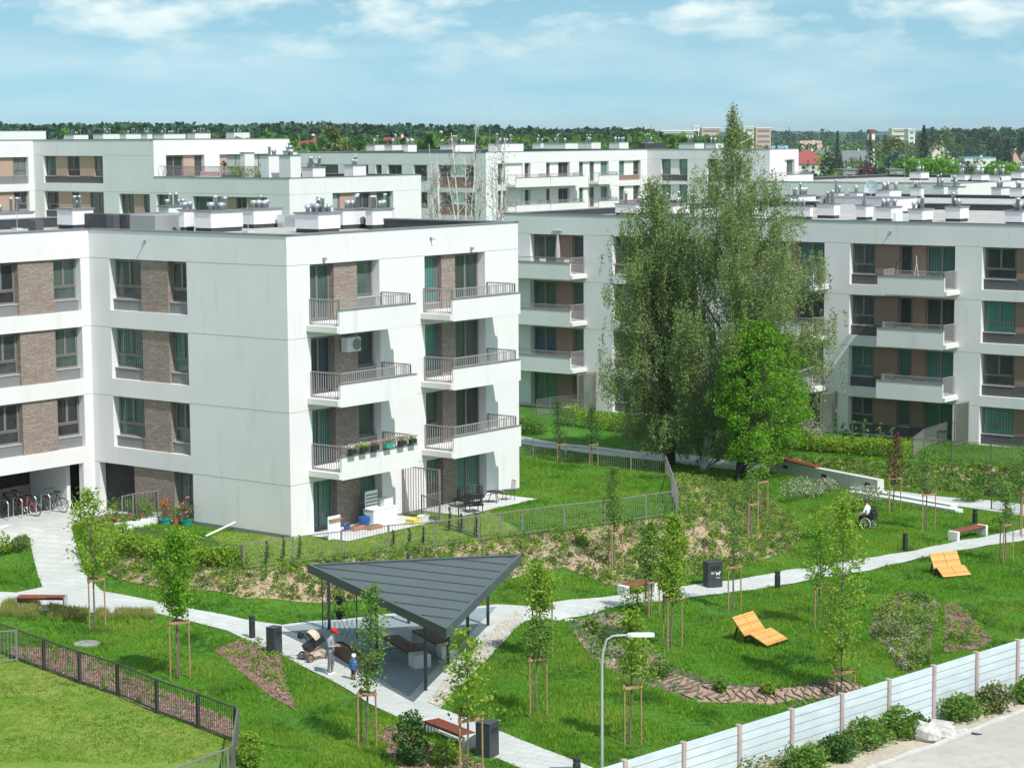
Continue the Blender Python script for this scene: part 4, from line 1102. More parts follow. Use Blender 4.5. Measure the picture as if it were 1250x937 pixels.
# ---- bare white birches beyond the near roof
def bare_birch(px, py_base, Y, top, hw, label, seed, leaves=0, stems=5):
    rr = random.Random(seed); g = np.random.default_rng(seed); d = ray(px, py_base); x = d[0]/d[1]*Y
    p = Vector((x, Y, -1.5)); root = empty('bare_birch', p, 0, label, 'tree', 'bare white birches'); tr = MB(); H = zup(p, top); s = F/Y; tips = []
    for k in range(stems):
        ex = rr.uniform(-hw, hw)/s; h = H*rr.uniform(.72, 1.); bend = rr.uniform(-.5, .5)
        path = [Vector((ex*(i/9)**1.5+bend*math.sin(i*.7)*.3+rr.uniform(-.06, .06), rr.uniform(-.3, .3)*i/9, h*i/9)) for i in range(10)]
        tr.tube(path, [.13*(1-i/9.6)**.8+.012 for i in range(10)], 'bark_birch', 5, False)
        for j in range(34):
            t = rr.uniform(.25, .99)*9; i = min(8, int(t)); b = path[i].lerp(path[i+1], t-i); L = rr.uniform(.6, 2.3)*(1.1-t/9*.65); a_ = rr.uniform(0, 6.28)
            e = b+Vector((math.cos(a_)*.55*L, math.sin(a_)*.55*L, L*.9)); mid = b.lerp(e, .5)+Vector((math.cos(a_)*.12, 0, -.1)); tr.tube([b, mid, e], [.026, .018, .007], 'bark_birch' if j % 3 else 'bark_red', 3, False); tips.append(e)
            for q in range(6):
                f = mid.lerp(e, rr.uniform(0, 1)); f2 = f+Vector((rr.uniform(-.5, .5), rr.uniform(-.5, .5), rr.uniform(-.1, .6))); tr.tube([f, f2], [.009, .004], 'bark_red' if q % 2 else 'bark_birch', 3, False); tips.append(f2)
    tr.obj('trunk', root)
    if leaves:
        t = np.array(tips)[g.integers(0, len(tips), leaves)]+g.normal(0, .3, (leaves, 3)); t[:, 2] -= g.uniform(0, 1.2, leaves)
        np_mesh('crown', leaf_quads(t, np.full(leaves, .16), 0, .6, .4), 4, 'leaf_olive', root)
bare_birch(538, 270, 166, 150, 20, 'leafless white birch, left of the three beyond the near roof', 21)
bare_birch(568, 270, 170, 148, 24, 'leafless white birch, middle of the three beyond the near roof', 22, stems=6)
bare_birch(606, 270, 168, 166, 14, 'white birch with a few green sprays, right of the two leafless ones', 23, leaves=650, stems=4)

# ---- shrubs
def shrub(name, px, py, hw, h, mat, label, n=700, leaf=.10, group=None, seed=None, cat='shrub', world=None, clumps=16, tall=1.):
    p = world or atg(px, py); s = F/dist_of(p); W = hw/s
    return clump_tree(name, p, h/s*1.03, .02, W, mat, label, n, leaf, clumps, .42, 'bark_grey', .03, seed or int(px*7+py), group, cat=cat, topw=.7, limbs=6)
shrub('shrub', 503, 934, 20, 66, 'leaf_deep', 'tall dark-leaved shrub beside the bottom bench', 1700, .10, clumps=34)
shrub('shrub', 545, 930, 20, 26, 'leaf_spring', 'low yellow-green bush under the bottom bench', 600, .10)
shrub('shrub', 306, 937, 15, 46, 'leaf_spring', 'yellow-green upright bush at the corner of the railing lawn', 1100, .08, clumps=26)
shrub('shrub', 308, 1000, 16, 40, 'leaf_mid', 'bush below the yellow-green one outside the railing corner', 500, .09)
shrub('shrub', 4, 676, 13, 24, 'leaf_spring', 'bush at the left edge beside the forecourt', 500)
shrub('shrub', 26, 672, 11, 18, 'leaf_olive', 'small bush with grey twigs on the forecourt corner', 350)
for i, (x, y, w, h, mt, lb) in enumerate([(985, 945, 22, 34, 'leaf_mid', 'weedy bush along the white fence, lowest in the picture'), (1022, 928, 20, 32, 'leaf_deep', 'weedy bush along the white fence under its fourth visible post from the right'),
        (1058, 912, 22, 34, 'leaf_mid', 'broad weedy bush along the white fence left of the rubble'), (1092, 900, 26, 34, 'leaf_mid', 'tall leafy weed bush ending the row left of the rubble'), (1118, 895, 14, 22, 'leaf_deep', 'low weed bush touching the left side of the rubble'),
        (1172, 878, 22, 28, 'leaf_mid', 'round green bush at the white fence right of the rubble'), (1213, 868, 20, 32, 'leaf_olive', 'dry olive round bush at the white fence'), (1252, 858, 14, 30, 'leaf_mid', 'bush at the right edge against the white fence')]):
    shrub('weed_bush', x, y, w, h, mt, lb, 1300, .11, 'bushes along the white fence', clumps=30)
# hedge shrubs behind the mesh fence
hs = None
for i, (x, y) in enumerate([(150, 672), (165, 676), (180, 678), (194, 681), (207, 684), (221, 686), (236, 688), (250, 690), (264, 691), (279, 692), (291, 693)]):
    w = 14+(i*5) % 4; h = (34, 26, 24, 22, 26, 40, 36, 22, 24, 26, 22)[i]
    shrub('hedge_shrub', x, y, w, h, 'leaf_spring', 'leafy young hedge shrub in the row under the flower pots', 900, .10, 'hedge row under the flower pots', 40+i, clumps=20)
shrub('shrub', 128, 690, 22, 52, 'leaf_spring', 'bushy yellow-green shrub at the foot of the slim pointed tree', 1500, .09, clumps=30)
# small bare sticks inside the garden fence: a row of young thujas
pr = None
for i, (x, y) in enumerate([(326, 688), (346, 685), (366, 683), (480, 669), (500, 667), (517, 665), (549, 648), (563, 650), (581, 656)]):
    p = atg(x, y)
    if pr is None:
        pr = empty('thuja_sapling', p, 0, 'thin dark evergreen sapling in the row inside the garden fence', 'sapling', 'evergreen saplings along the garden fence')
        c = nrg.normal(0, 1, (150, 3)); z = nrg.uniform(0.03, .95, 150); c[:, :2] *= (.055*(1.1-z/1.0))[:, None]; c[:, 2] = z
        np_mesh('crown', leaf_quads(c, np.full(150, .09), 0, .5, -.6), 4, 'leaf_conifer', pr); b = MB(); b.tube([(0, 0, -.05), (0, 0, .8)], .012, 'bark_dark', 5); b.obj('trunk', pr)
    else:
        q = copy_tree(pr); q.location = p; q.scale = (1, 1, rnd.uniform(.8, 1.15))
# hedge before the right block, left part in half shade and right part
def hedge(name, pts_px, w, h, mat, label, n, leaf=.12, zoff=0., sprigs=0):
    P = [atg(x, y) for x, y in pts_px]; base = P[0]; root = empty(name, base, 0, label, 'hedge')
    seg = [(P[i+1]-P[i]).length for i in range(len(P)-1)]; tot = sum(seg); u = nrg.uniform(0, tot, n); c = np.zeros((n, 3))
    st = MB(); acc = np.cumsum([0]+seg)
    for i in range(len(P)-1):
        k = (u >= acc[i]) & (u <= acc[i+1]); t = ((u[k]-acc[i])/seg[i])[:, None]; c[k] = np.array(P[i]-base)+t*np.array(P[i+1]-P[i])
    hump = .75+.25*np.sin(u*2.1)*np.sin(u*.9+1)
    c[:, :2] += nrg.normal(0, w*.4, (n, 2)); c[:, 2] += h*hump*nrg.uniform(.05, 1, n)**.7
    np_mesh('foliage', leaf_quads(c, np.full(n, leaf), .5, .6), 4, mat, root)
    for i in range(int(tot/.8)):
        t = i*.8/tot; j = min(len(P)-2, int(np.searchsorted(acc, t*tot, 'right')-1)); q = P[j].lerp(P[j+1], (t*tot-acc[j])/seg[j])-base
        st.tube([q, q+Vector((rnd.uniform(-.1, .1), rnd.uniform(-.1, .1), h*.7))], .015, 'bark_grey', 4)
    st.obj('stem', root)
hedge('hedge', [(690, 518), (740, 524), (792, 530), (850, 536)], .8, 1.35, 'leaf_spring', 'clipped yellow-green hedge in front of the right block, left of the birches', 6500)
hedge('hedge', [(628, 528), (660, 530)], .8, 1.0, 'leaf_mid', 'dark low hedge at the wall corner beside the far path', 1800)
hedge('hedge', [(965, 548), (1010, 552), (1060, 556), (1108, 560)], .7, 1.2, 'leaf_spring', 'yellow-green hedge along the chain-link fence of the right block', 5600)
shrub('shrub', 980, 545, 24, 38, 'leaf_grey', 'pale grey-green bush in front of the slanted screen right of the maple', 1500, .13, clumps=30)
for i, (x, y, h) in enumerate([(1018, 545, 36), (1029, 545, 33), (1040, 546, 38), (1054, 548, 36), (1074, 549, 34), (1088, 550, 30)]):
    shrub('garden_sapling', x, y, 5, h, 'leaf_mid', 'slender leafy sapling behind the hedge of the right block', 240, .12, 'saplings behind the right hedge', clumps=9)
for i, (x, y, w, h, mt, lb) in enumerate([(1185, 612, 16, 18, 'leaf_mid', 'low bush on the bank above the far path, left of the dark pair'), (1200, 603, 18, 24, 'leaf_deep', 'dark green bush on the bank above the far path'), (1222, 607, 16, 22, 'leaf_mid', 'bush on the bank beside the chain-link posts at the right'),
        (1245, 600, 14, 22, 'leaf_deep', 'bush at the right edge on the bank above the far path')]):
    shrub('bank_bush', x, y, w, h, mt, lb, 600, .12)
shrub('shrub', 980, 606, 26, 20, 'leaf_grey', 'pale grey flowering bush at the end of the long concrete steps', 1000, .11, clumps=20)
shrub('shrub', 1008, 600, 14, 16, 'leaf_grey', 'small pale grey bush below the wall bench', 500, .11)
shrub('shrub', 1036, 624, 18, 20, 'leaf_spring', 'yellow-green bush next to the wheelchair', 700, .1)
shrub('shrub', 1012, 660, 26, 40, 'leaf_spring', 'bright bush on the lawn below the wheelchair', 1400, .1, clumps=26)
shrub('shrub', 1060, 612, 26, 14, 'leaf_grey', 'straw-coloured grass clump along the long concrete steps', 600, .12)
# swale planting
for x, y, w, h, mt, lb in [(745, 790, 18, 26, 'leaf_deep', 'dark green rushes in the swale below the culvert'), (722, 772, 14, 18, 'leaf_mid', 'small leafy plant at the mouth of the culvert'), (775, 812, 20, 26, 'leaf_mid', 'leafy plant in the swale behind the lamp arm'),
        (752, 806, 14, 20, 'leaf_grey', 'blue-grey flowering plant in the swale by the lamp'), (778, 740, 18, 26, 'leaf_spring', 'yellow-green bush by the lower end of the path bench'), (806, 826, 14, 20, 'leaf_mid', 'reedy plant where the erosion grid begins'),
        (880, 843, 9, 14, 'leaf_mid', 'small tuft growing through the middle of the erosion grid'), (938, 846, 9, 14, 'leaf_spring', 'small tuft growing at the right of the erosion grid')]:
    shrub('swale_plant', x, y, w, h, mt, lb, 520, .09)
for x, y, w, h, mt, lb in [(1095, 748, 30, 16, 'leaf_spring', 'wide yellow-green ground plant in the right planting hollow'), (1118, 766, 20, 18, 'leaf_mid', 'leafy plant in the middle of the right planting hollow'), (1085, 778, 18, 16, 'leaf_olive', 'olive plant on the left rim of the right planting hollow'),
        (1125, 810, 16, 18, 'leaf_mid', 'leafy plant at the lower end of the right planting hollow'), (1170, 785, 18, 12, 'leaf_mid', 'low green plants on the bark triangle by the white fence'), (1120, 735, 14, 10, 'leaf_deep', 'dark low plant at the top of the right planting hollow')]:
    shrub('bed_plant', x, y, w, h, mt, lb, 520, .09)

# ---- ground cover in the beds
def tufts(name, polys, count, r, h, mats, per=34, leaf=.10, droop=0., mask=None):
    xs, ys = [], []
    for poly in polys:
        a = np.array(poly); n = count
        x = nrg.uniform(a[:, 0].min(), a[:, 0].max(), n*3); y = nrg.uniform(a[:, 1].min(), a[:, 1].max(), n*3); k = inpoly(x, y, poly); xs.append(x[k][:n]); ys.append(y[k][:n])
    x = np.concatenate(xs); y = np.concatenate(ys)
    if mask is not None: k = mask(x, y); x, y = x[k], y[k]
    n = len(x); z = terr(x, y); R_ = r*nrg.uniform(.5, 1.4, n); hh = h*nrg.uniform(.5, 1.3, n)
    m = n*per; X = np.repeat(x, per); Y = np.repeat(y, per); q = unit(nrg.normal(size=(m, 3))); q[:, 2] = np.abs(q[:, 2])
    rr = np.repeat(R_, per)*nrg.uniform(.2, 1, m)**.5
    c = np.stack([X+q[:, 0]*rr, Y+q[:, 1]*rr, np.repeat(z, per)+.03+q[:, 2]*np.repeat(hh, per)], 1)
    mi = np.repeat(nrg.integers(0, len(mats), n), per)
    return tag(np_mesh(name, leaf_quads(c, np.full(m, leaf), .5, .5, droop), 4, None, None, mats, mi), kind='stuff')
tufts('ground_cover', [STRAW], 3200, .23, .28, ['leaf_mid', 'leaf_mid', 'leaf_spring', 'leaf_olive'], 44, .10)
tufts('ground_cover', [STRAW], 2300, .13, .12, ['leaf_olive', 'leaf_spring'], 14, .09, mask=lambda x, y: (x < -3.2) | (np.sin(x*1.1)+np.sin(y*1.7+x) > .2))
tufts('ground_cover', [BARK1, BARK2, BARK3, BARK4], 60, .18, .22, ['leaf_mid', 'leaf_spring'], 26, .09)
tufts('ground_cover', [SWALE2], 330, .24, .24, ['leaf_mid', 'leaf_spring', 'leaf_olive', 'leaf_grey'], 30, .10)
tufts('ground_cover', [SWALE], 420, .24, .3, ['leaf_mid', 'leaf_deep', 'leaf_grey'], 30, .09, mask=lambda x, y: x < 5.2)
tufts('ground_cover', [BACKB], 900, .28, .25, ['leaf_mid', 'leaf_bright', 'leaf_olive'], 36, .14)
a_ = np.array(EDGE); x = nrg.uniform(a_[:, 0].min(), a_[:, 0].max(), 6500); y = nrg.uniform(a_[:, 1].min(), a_[:, 1].max(), 6500); k_ = inpoly(x, y, EDGE) & (np.sin(x*3)+np.sin(x*7.3+y*2) > -.5); x, y = x[k_], y[k_]; h_ = nrg.random(len(x)) < .28
grass('dry_grass', x[h_], y[h_], .26+0*x[h_], 'grass_straw', 7); grass('dry_grass', x[~h_], y[~h_], .22+0*x[~h_], 'grass_blade_dry', 7)
def chips(name, polys, count, mat, size, off=.03):
    xs, ys = [], []
    for poly in polys:
        a = np.array(poly); ar = (a[:, 0].max()-a[:, 0].min())*(a[:, 1].max()-a[:, 1].min()); n = int(ar*count)
        x = nrg.uniform(a[:, 0].min(), a[:, 0].max(), n); y = nrg.uniform(a[:, 1].min(), a[:, 1].max(), n); k = inpoly(x, y, poly); xs.append(x[k]); ys.append(y[k])
    x = np.concatenate(xs); y = np.concatenate(ys); c = np.stack([x, y, terr(x, y)+off+nrg.uniform(0, .02, len(x))], 1)
    return tag(np_mesh(name, leaf_quads(c, np.full(len(x), size), 2.5, .5), 4, mat), kind='stuff')
chips('bark_chips', [BARK1, BARK2, BARK3, BARK4, SWALE2], 90, 'chip_bark', .10)
chips('straw_mulch', [STRAW, BACKB], 45, 'chip_straw', .12)
chips('gravel_stones', [GRAV], 260, 'pebble', .06, .065)
white_st = pg([(1082, 792), (1100, 790), (1118, 818), (1100, 818)]); chips('gravel_stones', [white_st, pg([(735, 788), (748, 783), (762, 806), (748, 808)])], 120, 'pebble', .12, .05)
vg = [[fen(k_, .1), fen(k_+1, .1), fen(k_+1, .95), fen(k_, .95)] for k_ in range(-3, 24)]
tufts('ground_cover', vg, 11, .30, .50, ['leaf_mid', 'leaf_deep', 'leaf_olive', 'grass_straw'], 34, .11, mask=lambda x, y: np.sin(x*1.9)+np.sin(x*.7+2) > -.4)
# honeycomb erosion grid in the lower swale
b = MB(); line = [Vector(p_) for p_ in pg([(800, 826), (850, 843), (905, 850), (960, 849), (1010, 842), (1050, 838)])]
acc = [0]
for i in range(len(line)-1): acc.append(acc[-1]+(line[i+1]-line[i]).length)
def along(t):
    t = max(0, min(acc[-1]-.001, t)); i = max(k for k in range(len(line)-1) if acc[k] <= t); d = (line[i+1]-line[i]).normalized(); return line[i]+d*(t-acc[i]), Vector((-d.y, d.x))
t = 0
while t < acc[-1]:
    for sgn in (1, -1):
        pts = []
        for k in range(7):
            o = -.7+1.4*k/6; c, nrm = along(t+sgn*o*.45+.1*math.sin(k*2+t)); q = c+nrm*o; pts.append((q.x, q.y, T(q.x, q.y)+.05))
        for k in range(6):
            if rnd.random() < .86: b.bar(pts[k], pts[k+1], .026, .045, 'bark_grey')
    t += .33
tag(b.obj('erosion_grid'), 'dark honeycomb erosion grid lying in the bare bend of the swale', 'ground grid')

# ------------------------------------------------------------------ pavilion
ZP = T(*SLAB[2])+.055
cols_px = [(519.7, 843), (547, 815), (571, 782), (595.7, 764), (402, 769), (460, 806), (499, 762)]
PC = [atg(*c) for c in cols_px]
ZR = 1.62                                              # roof level
A_, B_, C_ = at(375, 689, ZR+.16), at(637, 676.5, ZR+.30), at(545, 768, ZR)
base = Vector((PC[0].x, PC[0].y, ZP)); pav = empty('pavilion', base, 0, 'dark open pavilion with a triangular metal roof on slim posts', 'pavilion')
def L_(v): return Vector(v)-base
tri = [L_(A_), L_(C_), L_(B_)]
b = MB(); th = .26
cen = sum(tri, Vector())/3
inn = [t+(cen-t)*.045 for t in tri]
# roof skin inside a raised rim
b.add([t+Vector((0, 0, -.03)) for t in inn], [(0, 1, 2)], 'anthracite_roof')
b.add([t+Vector((0, 0, -th)) for t in tri], [(2, 1, 0)], 'fascia')
roof = b.obj('roof', pav)
b = MB()
for i in range(3):
    p, q, r, s_ = tri[i], tri[(i+1) % 3], inn[(i+1) % 3], inn[i]
    dn = Vector((0, 0, -th)); up = Vector((0, 0, .03)); lo = Vector((0, 0, -.03))
    m_ = 'fascia' if i != 1 else 'anthracite_roof'
    b.add([p+dn, q+dn, q+up, p+up], [(0, 1, 2, 3)], m_); b.add([p+up, q+up, r+up, s_+up], [(0, 1, 2, 3)], 'anthracite_roof'); b.add([s_+up, r+up, r+lo, s_+lo], [(0, 1, 2, 3)], 'fascia')
b.obj('fascia', roof)
# standing seams
b = MB(); na, nb_ = inn[0], inn[1]
sa, sb_ = L_(at(414, 704, ZR+.15)), L_(at(573, 724, ZR+.12)); sd_ = (sb_-sa); sd_.z = 0; sd_.normalize(); sn = Vector((-sd_.y, sd_.x, 0))
def clip2(o):
    ts = []
    for i in range(3):
        p, q = inn[i], inn[(i+1) % 3]; dp, dq = (p-o).dot(sn), (q-o).dot(sn)
        if dp*dq < 0: t = dp/(dp-dq); ts.append(p.lerp(q, t))
    return ts
k = -12.
while k < 12:
    c = clip2(cen+sn*k)
    if len(c) == 2 and (c[0]-c[1]).length > .3: b.bar(c[0]+Vector((0, 0, -.02)), c[1]+Vector((0, 0, -.02)), .022, .03, 'fascia')
    k += 1.02
b.obj('seam', roof)
def roofz(x, y):
    n_ = (tri[1]-tri[0]).cross(tri[2]-tri[0]); return tri[0].z-((x-tri[0].x)*n_.x+(y-tri[0].y)*n_.y)/n_.z
for c in PC:
    q = L_((c.x, c.y, ZP)); m = MB(); m.bbox(q.x-.055, q.x+.055, q.y-.055, q.y+.055, -.02, roofz(q.x, q.y)-th-.002, 'anthracite', .012); m.obj('post', pav)
# rope trellis between two thin posts beside the left column, with two dark hanging plants
ta, tb = atg(394, 769), atg(436, 783); tq = empty('rope_trellis', ta, 0, 'rope net strung between two thin posts under the pavilion edge', 'trellis')
dv = tb-ta; dv.z = 0; Ht = 2.1
for o in (Vector((0, 0, 0)), dv):
    m = MB(); m.tube([o+Vector((0, 0, -.05)), o+Vector((0, 0, Ht))], .022, 'black_plastic', 6); m.obj('post', tq)
m = MB(); L0 = dv.length; u = dv/L0; n = 7
for s in (1, -1):
    for i in range(-12, 14):
        a0 = i*L0/n; pts = []
        for f in (0, 1):
            pts.append((a0+s*f*Ht*.55, f*Ht))
        (x0, z0), (x1, z1) = pts
        def cut(x): return (x-x0)/(x1-x0)
        f0, f1 = sorted((cut(0), cut(L0))); f0 = max(0, f0); f1 = min(1, f1)
        if f1 > f0+.02: m.tube([u*(x0+(x1-x0)*f0)+Vector((0, 0, z0+(z1-z0)*f0+.05)), u*(x0+(x1-x0)*f1)+Vector((0, 0, z0+(z1-z0)*f1+.05))], .008, 'black_plastic', 3, False)
m.obj('net', tq)
for px, py, z, lb in ((416, 755, 1.25, 'upper dark hanging plant on the rope net'), (421, 771, .72, 'lower dark hanging plant on the rope net')):
    p = ta.lerp(tb, .5)+Vector((0, -.06, z)); r_ = empty('hanging_plant', p, 0, lb, 'plant'); m = MB(); m.lathe((0, 0, -.12), [(.06, 0), (.10, .12), (.11, .14)], 'black_plastic', 10); m.obj('pot', r_)
    c = nrg.normal(0, .11, (130, 3)); c[:, 2] = c[:, 2]*.7+.1; np_mesh('foliage', leaf_quads(c, np.full(130, .08), .3), 4, 'leaf_conifer', r_)

# ------------------------------------------------------------------ benches
def bench(pa, pb, label, w=.52, h=.46, blocks='concrete', wood='wood_red', name='park_bench', group='slatted park benches', nsl=5, ends=True, blk=.16, zs=None, bh=None):
    a, b_ = pa.copy(), pb.copy(); mid = (a+b_)/2; z = min(a.z, b_.z) if zs is None else zs
    d = b_-a; d.z = 0; L0 = d.length; ang = math.atan2(d.y, d.x); r_ = empty(name, (mid.x, mid.y, z), ang, label, 'bench', group)
    for s in (-1, 1):
        if ends:
            m = MB(); x = s*(L0/2-blk/2); m.bbox(x-blk/2, x+blk/2, -w/2, w/2, -.1, h+.0, blocks, .015); m.obj('leg', r_)
    x0 = L0/2-(blk+.01 if ends else 0)
    sw = w/nsl
    for i in range(nsl):
        m = MB(); y = -w/2+sw*(i+.5); m.bbox(-x0, x0, y-sw*.4, y+sw*.4, h-.055, h+.002, wood, .006); m.obj('slat', r_)
    m = MB(); m.box(-x0, x0, -w/2+.05, -w/2+.09, h-.11, h-.06, 'anthracite'); m.box(-x0, x0, w/2-.09, w/2-.05, h-.11, h-.06, 'anthracite'); m.obj('frame', r_)
    return r_
bench(atg(21, 741), atg(81, 742), 'red slatted bench on the path edge at the left, before the dry grass', blocks='steel', blk=.06)
bench(atg(759, 727), atg(797, 721), 'red slatted bench with white block ends by the upper path, behind two young trees', blocks='concrete_white')
bench(atg(523, 893), atg(577, 916), 'red slatted bench with concrete ends at the bottom, next to a dark bin')
bench(atg(1163, 660), atg(1200, 652), 'red slatted bench with white block ends at the far right path', blocks='concrete_white')
bench(atg(470, 788), atg(516, 817), 'dark slatted bench under the pavilion, nearer to the child', wood='wood_dark', blk=.55, w=.6, h=.5, zs=ZP)
bench(atg(507, 783), atg(549, 805), 'dark slatted bench under the pavilion, nearer to its right posts', wood='wood_dark', blk=.45, w=.6, h=.5, zs=ZP)
# long dark planter along the path under the roof edge
a, b_ = atg(410, 795), atg(452, 822); d = b_-a; r_ = empty('planter', ((a.x+b_.x)/2, (a.y+b_.y)/2, ZP), math.atan2(d.y, d.x), 'long dark brown planter box on the paving between the woman and the child', 'planter')
Lp = math.hypot(d.x, d.y); m = MB()
m.box(-Lp/2, Lp/2, -.25, -.21, 0, .34, 'wood_dark'); m.box(-Lp/2, Lp/2, .21, .25, 0, .34, 'wood_dark'); m.box(-Lp/2, -Lp/2+.04, -.208, .208, 0, .34, 'wood_dark'); m.box(Lp/2-.04, Lp/2, -.208, .208, 0, .34, 'wood_dark'); m.obj('box', r_)
m = MB(); m.box(-Lp/2+.042, Lp/2-.042, -.206, .206, 0, .29, 'mulch_bark'); m.obj('soil', r_)

# ------------------------------------------------------------------ bins and bollard lamps
def bin_(px, py, h, w, d, label, name='litter_bin', front=None, rz=.5):
    p = atg(px, py); r_ = empty(name, p, rz, label, 'bin', 'dark park bins' if name == 'litter_bin' else None)
    m = MB(); m.bbox(-w/2, w/2, -d/2, d/2, 0, h, 'anthracite', .015); m.obj('body', r_)
    m = MB(); m.bbox(-w/2-.01, w/2+.01, -d/2-.01, d/2+.01, h+.002, h+.035, 'anthracite', .01); m.obj('lid', r_)
    m = MB(); m.box(-w*.3, w*.3, -d/2-.013, -d/2-.003, h*.74, h*.88, 'black_plastic'); m.obj('opening', r_)
    m = MB(); m.box(-w/2-.06, w/2+.06, -d/2-.06, d/2+.06, -.05, .02, 'concrete'); m.obj('foot_slab', r_)
    return r_
bin_(335, 798, .92, .42, .38, 'dark bin on the path edge left of the stroller', rz=R(58))
bin_(595, 923, 1.0, .5, .48, 'dark bin at the bottom, beside the red bench', rz=R(58))
r_ = bin_(870, 716, 1.0, .62, .5, 'tall dark waste cabinet with a white dog symbol by the upper path', 'dog_waste_station', rz=R(20))
m = MB(); y = -.268
def dogpart(x0, x1, z0, z1): m.box(x0, x1, y, y+.008, z0, z1, 'white_plastic')
dogpart(.02, .17, .55, .61); dogpart(.03, .05, .49, .55); dogpart(.14, .16, .49, .55); dogpart(.15, .21, .60, .66); dogpart(-.0, .02, .59, .66); dogpart(-.2, -.06, .62, .64); dogpart(-.2, -.06, .57, .59)
dogpart(.02, .2, .40, .42); m.obj('dog_symbol', r_)
def bollard(px, py, h, label):
    p = atg(px, py); r_ = empty('bollard_lamp', p, R(30), label, 'bollard', 'dark bollard lamps along the paths')
    m = MB(); m.bbox(-.085, .085, -.085, .085, -.05, h-.16, 'black_plastic', .01); m.bbox(-.085, .085, -.085, .085, h-.10, h, 'black_plastic', .012); m.obj('post', r_)
    m = MB(); m.box(-.07, .07, -.07, .07, h-.158, h-.102, 'anthracite'); m.obj('lens', r_)
for a in ((308, 779, .82, 'black bollard lamp left of the bin by the stroller'), (949, 719, .74, 'black bollard lamp on the upper path behind the nearer orange lounger'), (1105, 672, .78, 'black bollard lamp on the lawn side of the upper path, right of the wheelchair'),
          (1190, 640, .72, 'black bollard lamp behind the far right bench'), (704, 946, .5, 'top of a black bollard lamp at the bottom edge by the street lamp')): bollard(*a)

# ------------------------------------------------------------------ orange loungers
def lounger(pa, pb, pc, label, seat, lo):
    """pa head-left foot point, direction pa->pb across, pa->pc along (ground)"""
    ac = (pb-pa); ac.z = 0; W = ac.length; ang = math.atan2(ac.y, ac.x)-R(0)
    al = pc-pa; al.z = 0
    r_ = empty('lounger', pa, ang, label, 'lounger', 'orange double park loungers')
    Lx = al.length; sgn = 1 if (ac.x*al.y-ac.y*al.x) > 0 else -1
    prof = [(0, .86), (.36*Lx, .26), (.52*Lx, .36), (Lx, .06)]         # head, hip, knee, foot
    for half in (0, 1):
        x0 = half*W/2+.01; x1 = (half+1)*W/2-.01
        for i in range(3):
            (y0, z0), (y1, z1) = prof[i], prof[i+1]; n = max(2, int(math.hypot(y1-y0, z1-z0)/.085)); m = MB()
            for k in range(n):
                f0, f1 = (k+.06)/n, (k+.94)/n
                m.bar(((x0+x1)/2, sgn*(y0+(y1-y0)*f0), z0+(z1-z0)*f0), ((x0+x1)/2, sgn*(y0+(y1-y0)*f1), z0+(z1-z0)*f1), x1-x0, .035, 'wood_orange')
            m.obj(('backrest', 'seat', 'leg_rest')[i], r_)
    for x in (.08, W-.08):
        m = MB(); ps = [(y*sgn, z-.05) for y, z in prof]
        for i in range(3): m.bar((x, *ps[i]), (x, *ps[i+1]), .05, .06, 'black_plastic')
        m.bar((x, sgn*.36*Lx, .2), (x, sgn*.36*Lx, -.05), .05, .05, 'black_plastic'); m.bar((x, sgn*.14*Lx, .58), (x, sgn*.02*Lx, -.05), .05, .05, 'black_plastic'); m.bar((x, sgn*.52*Lx, .3), (x, sgn*.6*Lx, -.05), .05, .05, 'black_plastic'); m.obj('leg', r_)
def lounger_px(hl, hr, fl, label, hz=.86):
    g0 = atg(fl[0], fl[1])
    a = at(hl[0], hl[1], g0.z+hz); b_ = at(hr[0], hr[1], g0.z+hz); f = at(fl[0], fl[1], g0.z+.06)
    a.z = T(a.x, a.y); b_.z = T(b_.x, b_.y)
    lounger(a, b_, Vector((f.x, f.y, 0)), label, 0, 0)
lounger_px((893, 756), (919, 748), (933, 792), 'nearer orange slatted double lounger, lying on the lawn in the middle')
lounger_px((1134, 675), (1168, 672), (1155.5, 704), 'farther orange slatted double lounger at the right by the path')

# ------------------------------------------------------------------ fences
def bar_fence(pts, h, label, mt='fence_post', bars=.12, post=.06, zoff=0., double=False, thin=.009, label2=None, group=None, skip_last=False):
    r_ = empty('garden_fence', pts[0], 0, label, 'fence', group); o = Vector(pts[0])
    for i, p in enumerate(pts):
        q = Vector(p)-o
        for s in ((-.06, .06) if double else (0,)):
            m = MB(); d = (Vector(pts[min(i+1, len(pts)-1)])-Vector(pts[max(i-1, 0)])); d.z = 0; d.normalize(); c = q+d*s
            m.box(c.x-post/2, c.x+post/2, c.y-post/2, c.y+post/2, c.z-.1, c.z+h+.03, mt); m.obj('post', r_)
    for i in range(len(pts)-1):
        a, b_ = Vector(pts[i])-o, Vector(pts[i+1])-o; d = b_-a; L0 = d.length; n = max(2, int(L0/bars)); m = MB(); e = d/L0*(.1 if double else .04)
        a2, b2 = a+e, b_-e; up = Vector((0, 0, 1))
        m.bar(a2+up*h, b2+up*h, .045, .035, mt); m.bar(a2+up*.1, b2+up*.1, .04, .03, mt)
        for k in range(n+1):
            c = a2.lerp(b2, k/n); m.bar(c+up*.1, c+up*h, thin*1.6, thin, mt)
        m.obj('panel', r_)
    return r_
def gpts(px): return [tuple(atg(a, b)) for a, b in px]
bar_fence(gpts([(-50, 779), (-2, 797), (54, 818), (97.6, 834.6), (143.8, 849.6), (191.8, 870.7), (242, 889), (288, 907)]), 1.02, 'dark railing fence with double posts, running down round the lower left lawn', 'fence_dark', .12, .06, double=True)
cq = atg(288, 907); c2 = atg(284, 958); c3 = atg(170, 1003)
bar_fence([tuple(cq+Vector((.08, -.1, 0))), tuple(c2)], 1.02, 'short grey railing side at the right corner of the lower left lawn', 'fence_post', .12)
